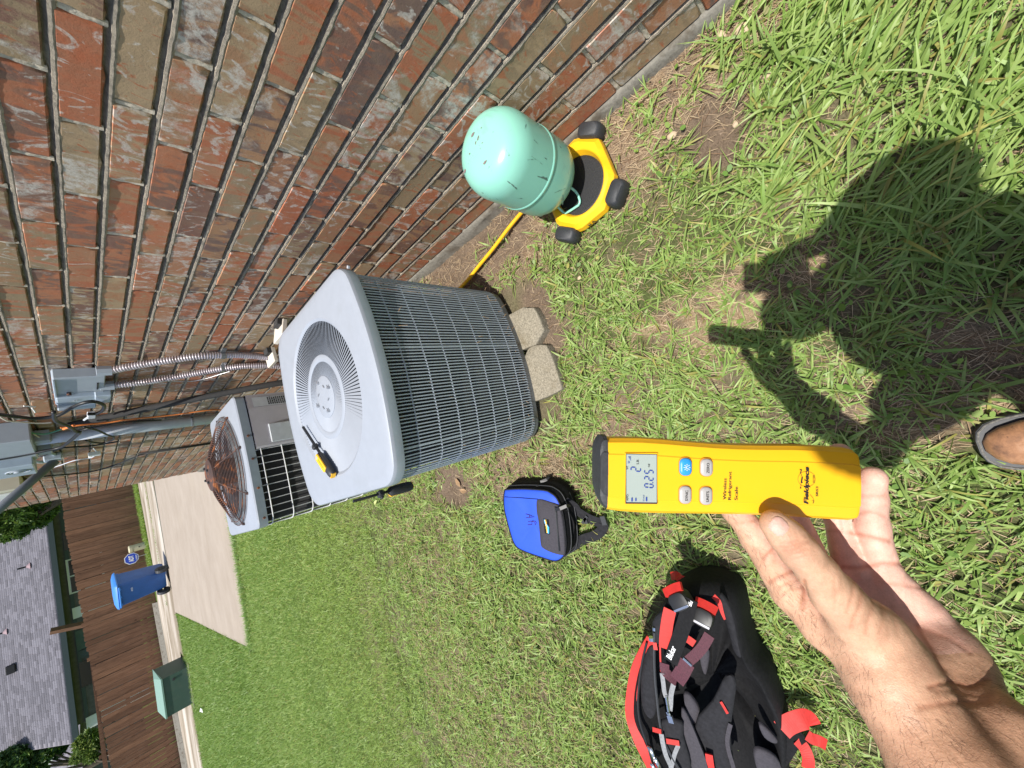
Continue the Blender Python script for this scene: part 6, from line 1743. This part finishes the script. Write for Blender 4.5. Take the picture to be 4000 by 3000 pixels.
seg('logo_figure', ps, .0021, M['ink'], dev)

# ------------------------------------------------------------------ person
def capsule(P, a, b, ra, rb):
    ab = b - a; L2 = float(ab @ ab); t = np.clip(((P - a) @ ab) / L2, 0, 1)
    return np.linalg.norm(P - (a + t[:, None] * ab), axis=1) - (ra + (rb - ra) * t)
def smin(a, b, k):
    h = np.clip(.5 + .5 * (b - a) / k, 0, 1); return b * (1 - h) + a * h - k * h * (1 - h)
def chain(P, pts, k=.004):
    d = None
    for (a, ra), (b, rb) in zip(pts[:-1], pts[1:]):
        c = capsule(P, np.array(a), np.array(b), ra, rb); d = c if d is None else smin(d, c, k)
    return d
def surface_nets(fn, lo, hi, h):
    lo = np.array(lo); n = np.ceil((np.array(hi) - lo) / h).astype(int) + 1
    ax = [lo[i] + np.arange(n[i]) * h for i in range(3)]
    G = np.stack(np.meshgrid(*ax, indexing='ij'), -1).reshape(-1, 3)
    f = np.empty(len(G), np.float32)
    for s in range(0, len(G), 400000): f[s:s + 400000] = fn(G[s:s + 400000])
    f = f.reshape(n)
    ins = f < 0
    cnt = np.zeros(n - 1, int); acc = np.zeros((*(n - 1), 3)); num = np.zeros(n - 1)
    cs_ = [(i, j, k) for i in (0, 1) for j in (0, 1) for k in (0, 1)]
    def sl(o): return tuple(slice(o[i], n[i] - 1 + o[i]) for i in range(3))
    for a in cs_:
        for d in range(3):
            if a[d] == 0:
                b = list(a); b[d] = 1; fa = f[sl(a)]; fb = f[sl(b)]; cr = (fa < 0) != (fb < 0)
                t = np.where(cr, fa / np.where(cr, fa - fb, 1), 0)
                p = np.zeros((*fa.shape, 3))
                for q in range(3): p[..., q] = a[q]
                p[..., d] = t
                acc += np.where(cr[..., None], p, 0); num += cr
    act = num > 0; vid = -np.ones(n - 1, int); vid[act] = np.arange(act.sum())
    I = np.argwhere(act); V = lo + (I + acc[act] / num[act][:, None]) * h
    F = []
    for d in range(3):
        u, v = (d + 1) % 3, (d + 2) % 3
        s0 = [slice(1, n[i] - 1) for i in range(3)]; s1 = list(s0); s0[d] = slice(0, n[d] - 1); s1[d] = slice(1, n[d])
        A = ins[tuple(s0)]; Bq = ins[tuple(s1)]; cr = np.argwhere(A != Bq)
        if len(cr) == 0: continue
        st = A[tuple(cr.T)]; base = cr.copy(); base[:, u] += 1; base[:, v] += 1
        def cell(du, dv):
            c = base.copy(); c[:, u] -= du; c[:, v] -= dv; return vid[tuple(c.T)]
        q = np.stack([cell(1, 1), cell(0, 1), cell(0, 0), cell(1, 0)], 1)
        q[~st] = q[~st][:, ::-1]; F.append(q)
    F = np.vstack(F); F = F[(F >= 0).all(1)]
    return V, F
def cm(u, v, d): return (np.array([(u - 2000) / FPX * d, (v - 1500) / FPX * d, d]))
mm = .001
idx_f = [(cm(3071, 2296, .303), .0125), (cm(2950, 2098, .306), .0108), (cm(2872, 1990, .308), .0096), (cm(2850, 1880, .304), .0084)]
mid_f = [(cm(3190, 2225, .316), .0125), (cm(3085, 2000, .324), .0108), (cm(3075, 1850, .318), .0095), (cm(3110, 1737, .298), .0082)]
rng_f = [(cm(3320, 2210, .316), .0120), (cm(3275, 2010, .324), .0104), (cm(3265, 1860, .318), .0092), (cm(3280, 1770, .305), .008)]
lit_f = [(cm(3440, 2215, .308), .0118), (cm(3408, 2060, .306), .0104), (cm(3402, 1950, .302), .0096), (cm(3410, 1868, .296), .0088)]
thumb = [(cm(3480, 2570, .275), .0215), (cm(3262, 2325, .260), .0142), (cm(3190, 2232, .254), .0116), (cm(3125, 2155, .250), .0114), (cm(3072, 2092, .250), .0103), (cm(3026, 2046, .251), .0088)]
palm = [[(cm(3100, 2330, .303), .0135), (cm(3240, 2440, .290), .0190), (cm(3385, 2520, .278), .0225), (cm(3470, 2640, .265), .0235)],
        [(cm(3200, 2260, .318), .0125), (cm(3330, 2430, .305), .018), (cm(3560, 2640, .280), .024)],
        [(cm(3330, 2250, .318), .0125), (cm(3450, 2430, .308), .017), (cm(3600, 2600, .288), .022)],
        [(cm(3450, 2245, .312), .0135), (cm(3580, 2400, .308), .0175), (cm(3692, 2540, .296), .0205), (cm(3722, 2610, .286), .0205)]]
fore = [[(cm(3470, 2640, .262), .0240), (cm(3565, 2800, .252), .0255), (cm(3722, 3030, .234), .030), (cm(3960, 3400, .21), .034)],
        [(cm(3722, 2625, .280), .0205), (cm(3765, 2735, .268), .0215), (cm(3880, 2890, .248), .0275), (cm(4150, 3200, .222), .034)],
        [(cm(3600, 2650, .285), .022), (cm(3720, 2830, .270), .026), (cm(3960, 3150, .245), .035)]]
def f_hand(P):
    pl = None
    for c_ in palm:
        d = chain(P, c_, .004); pl = d if pl is None else smin(pl, d, .012)
    for c_ in fore:
        d = chain(P, c_, .006); pl = smin(pl, d, .014)
    out_ = pl
    th = chain(P, thumb, .004); t1 = smin(pl, th, .010)
    out_ = np.minimum(out_, t1)
    for c_ in (idx_f, mid_f, rng_f, lit_f):
        d = chain(P, c_, .003)
        # joint pads
        for (a, ra) in c_[1:-1]: d = smin(d, np.linalg.norm(P - (np.array(a)), axis=1) - ra * 1.02, .003)
        out_ = np.minimum(out_, smin(pl, d, .007))
    # thenar pad and heel of the hand
    out_ = smin(out_, np.linalg.norm((P - cm(3400, 2480, .268)) / np.array([1.1, 1.1, .7]), axis=1) * .8 - .0175 * .8, .010)
    out_ = smin(out_, np.linalg.norm(P - cm(3690, 2560, .290), axis=1) - .021, .008)
    return out_
V, F = surface_nets(f_hand, (.150, .045, .205), (.372, .300, .350), .00165)
# one subdivision by hand is not needed; smooth a little and displace creases
def smooth(V, F, it=2, lam=.5):
    E = np.vstack([F[:, [0, 1]], F[:, [1, 2]], F[:, [2, 3]], F[:, [3, 0]]]); E = np.vstack([E, E[:, ::-1]])
    deg = np.bincount(E[:, 0], minlength=len(V))[:, None].clip(1)
    for _ in range(it):
        A = np.zeros_like(V); np.add.at(A, E[:, 0], V[E[:, 1]]); V = V + lam * (A / deg - V)
    return V
V = smooth(V, F, 3)
def subdivide(V, F):
    me = np.vstack([F[:, [0, 1]], F[:, [1, 2]], F[:, [2, 3]], F[:, [3, 0]]]); ms = np.sort(me, 1)
    key = ms[:, 0].astype(np.int64) * len(V) + ms[:, 1]; uq, inv = np.unique(key, return_inverse=True)
    em = (V[uq // len(V)] + V[uq % len(V)]) / 2; fc = V[F].mean(1); n = len(V); m_ = len(F)
    V2 = np.vstack([V, em, fc]); inv = inv.reshape(4, m_) + n; c = np.arange(m_) + n + len(em)
    F2 = np.vstack([np.stack([F[:, k], inv[k], c, inv[k - 1]], 1) for k in range(4)])
    return V2, F2
V, F = subdivide(V, F); V = smooth(V, F, 2)
def normals(V, F):
    N = np.cross(V[F[:, 2]] - V[F[:, 0]], V[F[:, 3]] - V[F[:, 1]]); A = np.zeros_like(V)
    for k in range(4): np.add.at(A, F[:, k], N)
    return A / np.linalg.norm(A, axis=1)[:, None].clip(1e-9)
N = normals(V, F); U_ = V[:, 0] / V[:, 2] * FPX + 2000; V_ = V[:, 1] / V[:, 2] * FPX + 1500; facing = -(N * V).sum(1) / np.linalg.norm(V, axis=1)
k2 = lambda x, y: (2800 + x / 1.508, 1900 + y / 1.508)
creases = [  # polyline, depth mm, width px, colour strength, depth range
    ([(375, 355), (420, 360), (470, 345), (520, 325)], .55, 7, .35, (0, .262)), ([(395, 375), (450, 378), (505, 350), (535, 325)], .55, 7, .35, (0, .262)), ([(420, 395), (480, 395), (530, 365)], .5, 6, .3, (0, .262)),
    ([(440, 425), (490, 420), (530, 400)], .4, 6, .25, (0, .262)), ([(365, 330), (420, 335), (480, 315)], .4, 6, .2, (0, .262)),
    ([(270, 440), (300, 405), (335, 365), (348, 335)], 1.1, 9, .8, (.27, 1)), ([(310, 565), (380, 535), (440, 500), (475, 480)], 1.2, 9, .8, (.27, 1)), ([(150, 215), (200, 205), (230, 195)], .5, 7, .4, (.27, 1)),
    ([(360, 610), (420, 570), (480, 550)], .5, 7, .4, (.25, 1)), ([(390, 640), (440, 610), (500, 590)], .5, 7, .35, (.25, 1)), ([(512, 560), (518, 620), (512, 680), (500, 720)], 1.4, 10, .9, (.2, 1)),
    ([(740, 475), (820, 480), (930, 465), (1040, 455), (1125, 460)], 1.1, 10, .9, (.26, 1)), ([(1010, 580), (1080, 580), (1150, 590), (1240, 600)], .7, 9, .5, (.26, 1)), ([(1130, 480), (1190, 530), (1230, 580)], .5, 9, .3, (.26, 1)),
    ([(835, 540), (850, 620), (840, 700), (810, 780), (790, 830)], .8, 10, .5, (0, .29)), ([(880, 560), (910, 640), (910, 720), (890, 800), (880, 860)], .7, 10, .4, (0, .29)), ([(925, 590), (965, 680), (975, 780), (960, 860)], .6, 10, .35, (0, .29)),
    ([(800, 540), (805, 610), (790, 680), (770, 740)], .7, 9, .4, (0, .29)), ([(960, 620), (1030, 740), (1060, 860)], .4, 9, .2, (0, .29)), ([(690, 560), (700, 640), (690, 720)], .5, 9, .25, (0, .29)),
    ([(1185, 820), (1230, 900), (1270, 960), (1300, 1030), (1340, 1080)], 1.1, 13, .6, (0, 1)), ([(1190, 820), (1290, 860), (1400, 910), (1490, 975)], .7, 13, .45, (.26, 1)),
    ([(1260, 1180), (1340, 1160), (1420, 1158), (1490, 1175), (1560, 1150), (1590, 1140)], 1.2, 12, .7, (0, 1)), ([(1200, 1300), (1300, 1285), (1400, 1270), (1500, 1270), (1600, 1260)], 1.0, 14, .55, (0, 1)), ([(1300, 1200), (1420, 1200), (1520, 1230), (1620, 1225)], .6, 12, .35, (0, 1)),
    ([(790, 270), (850, 285), (920, 305), (1020, 325)], 1.1, 9, .8, (.25, 1)), ([(838, 160), (900, 155), (990, 175)], .6, 8, .5, (.25, 1)), ([(848, 55), (920, 60), (990, 55)], .5, 8, .4, (.25, 1)), ([(725, 200), (735, 255), (720, 262), (660, 262)], .6, 8, .5, (.25, 1)),
]
disp = np.zeros(len(V)); dark = np.zeros(len(V))
for pts, dep, wd, cst, (d0, d1) in creases:
    P2 = [k2(*p) for p in pts]; P2 = spline(P2, 5); best = np.full(len(V), 1e9)
    sel = (facing > .05) & (V[:, 2] > d0) & (V[:, 2] < d1)
    for a, b in zip(P2[:-1], P2[1:]):
        ab = b - a; t = np.clip(((U_ - a[0]) * ab[0] + (V_ - a[1]) * ab[1]) / (ab @ ab), 0, 1)
        best = np.minimum(best, np.hypot(U_ - a[0] - t * ab[0], V_ - a[1] - t * ab[1]))
    g = np.exp(-(best / wd) ** 2) * sel; disp -= g * dep * .6 * mm; dark = np.maximum(dark, g * cst * .8)
# tendons and soft lumps
disp += (fnoise(V[:, 0] * 100, V[:, 1] * 100, .9, 61) - .5) * .0010
# thumb nail
nc = cm(3036, 2050, .245); npx = np.array([3034, 2050]); nd = np.array([.93, .37]); nn_ = np.array([-.37, .93])
# nail long axis follows the thumb tip direction
la = np.array([-.78, -.62]); lb2 = np.array([.62, -.78])
ru = (U_ - 3042) * la[0] + (V_ - 2056) * la[1]; rw = (U_ - 3042) * lb2[0] + (V_ - 2056) * lb2[1]
nm_ = (np.abs(ru / 38) ** 2.6 + np.abs((rw) / 33) ** 2.6) ; nail = ((nm_ < 1) & (facing > .1) & (V[:, 2] < .258))
edge = np.exp(-((nm_ - 1.08) / .16) ** 2) * (facing > .1) * (V[:, 2] < .258)
disp += nail * .00035 - edge * .00035
V = V + N * disp[:, None]
# colours: tanned back and thumb, pinker palm
pal = ss((V[:, 2] - .272) / .012) * ss((U_ - 2.0 * (V_ - 2400) * 0 - 2700) / 200)
side = ss(((U_ - 3078) * .77 - (V_ - 2391) * .64 - 40) / 110)    # distance from the outer (back) outline
fa_ = ss(((U_ - 3500) * .62 + (V_ - 2700) * .78) / 160)          # past the wrist: tanned forearm
pal = np.clip(np.maximum(pal * side, 0) * (1 - .85 * fa_), 0, 1)
ulnar = ss(((U_ - 3300) * .77 - (V_ - 2400) * .64 - 90) / 60) * (V[:, 2] > .27) * (1 - .85 * fa_); pal = np.maximum(pal, ulnar)
tan = np.array([.60, .365, .245]); pink = np.array([.72, .445, .36]); arm = np.array([.52, .30, .19])
nz1 = fnoise(U_, V_, .02, 63)[:, None]; nz2 = fnoise(U_, V_, .07, 64)[:, None]
c = tan * (1 - pal[:, None]) + pink * pal[:, None]
back = (1 - side)[:, None] * (1 - pal[:, None]) * .55; c = c * (1 - back) + arm * back
c = c * (1 - fa_[:, None] * .75) + arm * fa_[:, None] * .75
c *= (.88 + .24 * nz1) * (.94 + .12 * nz2)
kn = np.exp(-((((U_ - 3105) / 70) ** 2 + ((V_ - 2140) / 50) ** 2))) * (V[:, 2] < .262); c = c * (1 - kn[:, None] * .18 * np.array([.5, 1, 1.1]))
c = c * (1 - dark[:, None] * np.array([.30, .52, .58]))
c = np.where(nail[:, None], np.array([.66, .42, .35]) * (1 + .12 * ((ru > 26)[:, None])), c)
# to world
Vw = V @ BM.T + CAMP
# low resolution remainder of the figure, same mesh
def wpt(x, y, z): return np.array([x, y, z])
elb = wpt(-.420, -.075, .985); lsh = wpt(-.335, -.290, 1.36); rsh = wpt(.030, -.350, 1.36); relb = wpt(.085, -.225, 1.07)
rw_ = CAMP + BM @ np.array([.125, -.085, -.060])
wr = CAMP + BM @ cm(3960, 3330, .215)
wr0 = CAMP + BM @ cm(3840, 3080, .236)
hips = wpt(-.15, -.33, .93)
figure = [
    ([(wr0, .030), (wr, .036), (elb, .041), (lsh, .055)], .02), ([(rw_, .027), (relb, .042), (rsh, .056)], .02),
    ([(wpt(-.15, -.31, 1.36), .10), (wpt(-.15, -.30, 1.15), .125), (hips, .13)], .05), ([(lsh, .062), (wpt(-.15, -.31, 1.38), .075), (rsh, .062)], .05), ([(wpt(-.01, -.30, 1.34), .085), (wpt(-.02, -.27, 1.08), .115)], .05), ([(wpt(-.16, -.25, 1.30), .105), (wpt(-.17, -.24, 1.08), .125)], .05),
    ([(wpt(-.15, -.29, 1.42), .058), (wpt(-.16, -.27, 1.50), .055)], .03),
    ([(wpt(-.24, -.33, .88), .088), (wpt(-.265, -.31, .50), .062), (wpt(-.272, -.345, .30), .056), (wpt(-.272, -.36, .09), .040)], .03),
    ([(wpt(-.06, -.34, .88), .088), (wpt(-.02, -.37, .50), .062), (wpt(-.005, -.42, .30), .056), (wpt(0, -.44, .09), .040)], .03)]
hc = wpt(-.175, -.245, 1.60)
def f_body(P):
    d = None
    for pts, k in figure:
        q = chain(P, pts, .02); d = q if d is None else smin(d, q, .04)
    hd_ = (np.linalg.norm((P - hc) / np.array([.075, .095, .115]), axis=1) - 1) * .075
    jaw = np.linalg.norm((P - (hc + [-.005, .03, -.06])) / np.array([1, 1, 1]), axis=1) - .055
    hd_ = smin(hd_, jaw, .03)
    nose = capsule(P, hc + [-.006, .088, .01], hc + [-.006, .112, -.025], .009, .014); hd_ = smin(hd_, nose, .012)
    for s in (-1, 1):
        hd_ = smin(hd_, np.linalg.norm((P - (hc + [s * .078, -.005, -.01])) / np.array([.35, .6, 1]), axis=1) * .4 - .030 * .4, .006)
        hd_ = np.maximum(hd_, -(np.linalg.norm(P - (hc + [s * .031, .104, .005]), axis=1) - .014))
        hd_ = smin(hd_, np.linalg.norm(P - (hc + [s * .031, .084, .005]), axis=1) - .014, .003)
    hd_ = smin(hd_, capsule(P, hc + [-.022, .088, -.052], hc + [.020, .088, -.052], .007, .007), .006)
    return smin(d, hd_, .02)
Vb, Fb = surface_nets(f_body, (-.52, -.56, .04), (.20, -.02 + .06, 1.76), .0135)
Vb = smooth(Vb, Fb, 1)
nb_ = len(Vw)
cb_ = np.tile(arm, (len(Vb), 1))
# right hand: palm and five fingers round the phone
def cw(x, y, z): return CAMP + BM @ np.array([x, y, z])
PM = basis(cw(.050, -.018, -.020), BM[:, 1], -BM[:, 0])
ph = thing('phone', 'dark phone held upright in the right hand of the person taking the view', 'phone', mw=PM)
RH = []
hx = cw(.078, -.070, -.050)
def f_rh(P):
    d = chain(P, [(rw_, .026), (hx, .026)], .01)
    for i, L in enumerate((-.045, -.022, .0, .020)):
        q = chain(P, [(cw(.078 + L * .6, -.068, -.045), .012), (cw(.076 + L, -.066, -.022), .0095), (cw(.074 + L, -.045, -.0115), .0085), (cw(.073 + L, -.022 - abs(L) * .1, -.0125), .0075)], .003)
        d = smin(d, q, .006)
    return smin(d, chain(P, [(cw(.075, -.055, -.062), .014), (cw(.060, -.030, -.050), .011), (cw(.048, -.008, -.040), .009)], .003), .008)
Vr, Fr = surface_nets(f_rh, np.minimum(rw_, hx) - .07, np.maximum(rw_, hx) + .085, .004)
mb = MB(); mb.bbox((0, 0, 0), (.076, .16, .009), .003); mb.build('phone_body', M['black'], ph)
mb = MB(); mb.bbox((0, 0, -.0055), (.070, .15, .002), .0008); mb.build('phone_screen', M['glass'], ph)
allV = np.vstack([Vw, Vb, Vr]); allF = np.vstack([F, Fb + nb_, Fr + nb_ + len(Vb)]); allC = np.vstack([c, cb_, np.tile(tan, (len(Vr), 1))])
person = thing('person', 'person in brown leather boots holding up the yellow display in one hand', 'person', (-.15, -.35, 0))
me = np_mesh('body', allV - np.array([-.15, -.35, 0]), allF, True, allC)
m = pr('skin', (.5, .3, .2), .52, 0, .4); n_, l_, b_ = NT(m)
at = n_.new('ShaderNodeAttribute'); at.attribute_name = 'tint'; v = coords(m)
fn_s = noise(m, 900, 3, .6, v); vor = n_.new('ShaderNodeTexVoronoi'); vor.feature = 'DISTANCE_TO_EDGE'; vor.inputs['Scale'].default_value = 620; l_.new(v, vor.inputs['Vector'])
mott = noise(m, 70, 5, .65, v)
cc = mix(m, 1.0, at.outputs['Color'], ramp(m, mott, [(.3, (.88, .84, .82)), (.7, (1.1, 1.12, 1.12))]), 'MULTIPLY')
cc = mix(m, 1.0, cc, ramp(m, fn_s, [(.3, (.93, .91, .90)), (.7, (1.05, 1.05, 1.05))]), 'MULTIPLY')
setc(m, cc)
b_.inputs['Subsurface Weight'].default_value = .12; b_.inputs['Subsurface Radius'].default_value = (.008, .003, .0015); b_.inputs['Subsurface Scale'].default_value = .6
bump(m, vor.outputs[0], .35, .0006); bump(m, noise(m, 260, 4, .6, v), .35, .0007)
M['skin'] = m
link('body', me, m, person)
# arm hair
S_ = np.where((facing > -.1) & ((1 - side) + fa_ > .45) & (pal < .35) & (V[:, 2] < .31))[0]
if len(S_):
    pk_ = rng.choice(S_, min(1500, len(S_))); Pp = Vw[pk_]; Nn = (N[pk_] @ BM.T)
    ax_ = BM @ np.array([.60, .74, -.2]); ax_ /= np.linalg.norm(ax_)
    VV = []; FF = []; q = 0
    for p, n3 in zip(Pp, Nn):
        d = ax_ * .8 + rng.normal(0, .35, 3); d -= n3 * (d @ n3); d /= np.linalg.norm(d); L = rng.uniform(.003, .008); w = np.cross(n3, d) * .00005
        a = p + n3 * .0001; b = p + d * L * .5 + n3 * .0012; e = p + d * L + n3 * .0014
        VV += [a - w, a + w, b - w, b + w, e]; FF += [(q, q + 1, q + 3), (q, q + 3, q + 2), (q + 2, q + 3, q + 4)]; q += 5
    stuff(link('arm_hair', np_mesh('arm_hair', np.array(VV) - np.array([-.15, -.35, 0]), np.array(FF)), pr('hair_dark', (.07, .035, .02), .6), person))
# clothes: thicker shells of the same figure
def shell(name, parts, extra, mat, lo, hi, h=.016, cut=None):
    def f(P):
        d = None
        for pts, k in parts:
            q = chain(P, [(a, r + extra) for a, r in pts], .02); d = q if d is None else smin(d, q, .04)
        if cut is not None: d = np.maximum(d, cut(P))
        return d
    V, F = surface_nets(f, lo, hi, h); V = smooth(V, F, 1)
    return link(name, np_mesh(name, V - np.array([-.15, -.35, 0]), F, True), mat, person)
slv = lsh * .55 + elb * .45; slr = rsh * .55 + relb * .45
shell('shirt', [([(slv, .058), (lsh, .060)], 0), ([(slr, .058), (rsh, .060)], 0), figure[2], figure[3], figure[4], figure[5]], .016, M['shirt'], (-.50, -.52, .80), (.20, -.02, 1.52), .014, lambda P: P[:, 2] - 1.455)
shell('trousers', [([(hips, .135), (wpt(-.15, -.33, .88), .13)], 0), figure[7], figure[8]], .014, M['denim'], (-.42, -.60, .06), (.16, -.14, 1.05), .014)
# boots
def boot(name, cx, toe, heel, yaw):
    """lofted low work boot; sections run from toe to heel"""
    L = toe - heel; secs = []; sole = []
    for t, w, zt_, zb in ((0, .010, .034, .022), (.03, .026, .046, .020), (.08, .037, .056, .019), (.18, .046, .064, .018), (.32, .050, .072, .018), (.45, .047, .090, .018), (.60, .041, .125, .018), (.75, .038, .150, .018), (.90, .037, .150, .018), (1.0, .025, .14, .018)):
        y = -t * L; secs.append([(w * math.cos(a) * (1 if math.sin(a) < 0 else .93), y, zb + (zt_ - zb) * (.5 + .5 * math.sin(a)) ** .8 if math.sin(a) > -1 else zb) for a in [2 * math.pi * k / 20 for k in range(20)]])
    mb = MB(); loft(mb, secs, True, True); t_ = bpy.data.objects.new(name, None)
    me = new_mesh(name, mb.v, mb.f, True); o = link(name, me, M['leather'], person); o.location = (cx + .15, toe + .35, 0); o.rotation_euler = (0, 0, yaw)
    mb = MB(); ring = []
    out_ = []
    for t, w in ((-.025, .014), (-.012, .030), (.03, .044), (.10, .052), (.22, .0565), (.34, .056), (.50, .048), (.70, .043), (.88, .043), (.98, .036), (1.02, .018)):
        out_.append((w, -t * L))
    poly = out_ + [(-x, y) for x, y in reversed(out_)]
    loft(mb, [[(x * .97, y, .0) for x, y in poly], [(x, y, .006) for x, y in poly], [(x, y, .020) for x, y in poly], [(x * .97, y * .995, .026) for x, y in poly], [(x * .86, y * .98, .027) for x, y in poly]], True, True)
    link('sole', new_mesh('sole', mb.v, mb.f), M['rubber'], o)
    wv_ = MB(); wv_.tube([(x * .93, y * .985 - .003, .0285) for x, y in poly], .0016, 4, closed=True); link('welt_stitching', new_mesh('welt', wv_.v, wv_.f), speck('dirty_welt', (.20, .19, .17), .7, 0, .5, 200), o)
    return o
boot('boot', -.272, -.112, -.42, math.radians(-3)); boot('boot', .0, -.32, -.60, math.radians(-14))
# cap
def f_cap(P):
    d = (np.linalg.norm((P - hc - [0, 0, .03]) / np.array([.088, .108, .095]), axis=1) - 1) * .088
    d = np.maximum(d, -(P[:, 2] - (hc[2] + .035)))
    br = np.maximum((np.linalg.norm((P - hc - [0, .115, .045]) / np.array([.078, .085, .012]), axis=1) - 1) * .012, -(P[:, 1] - hc[1] - .06))
    return np.minimum(d, br)
Vc, Fc = surface_nets(f_cap, hc - [.12, .14, .02], hc + [.12, .24, .15], .006)
link('cap', np_mesh('cap', Vc - np.array([-.15, -.35, 0]), Fc, True), M['grey_fab'], person)
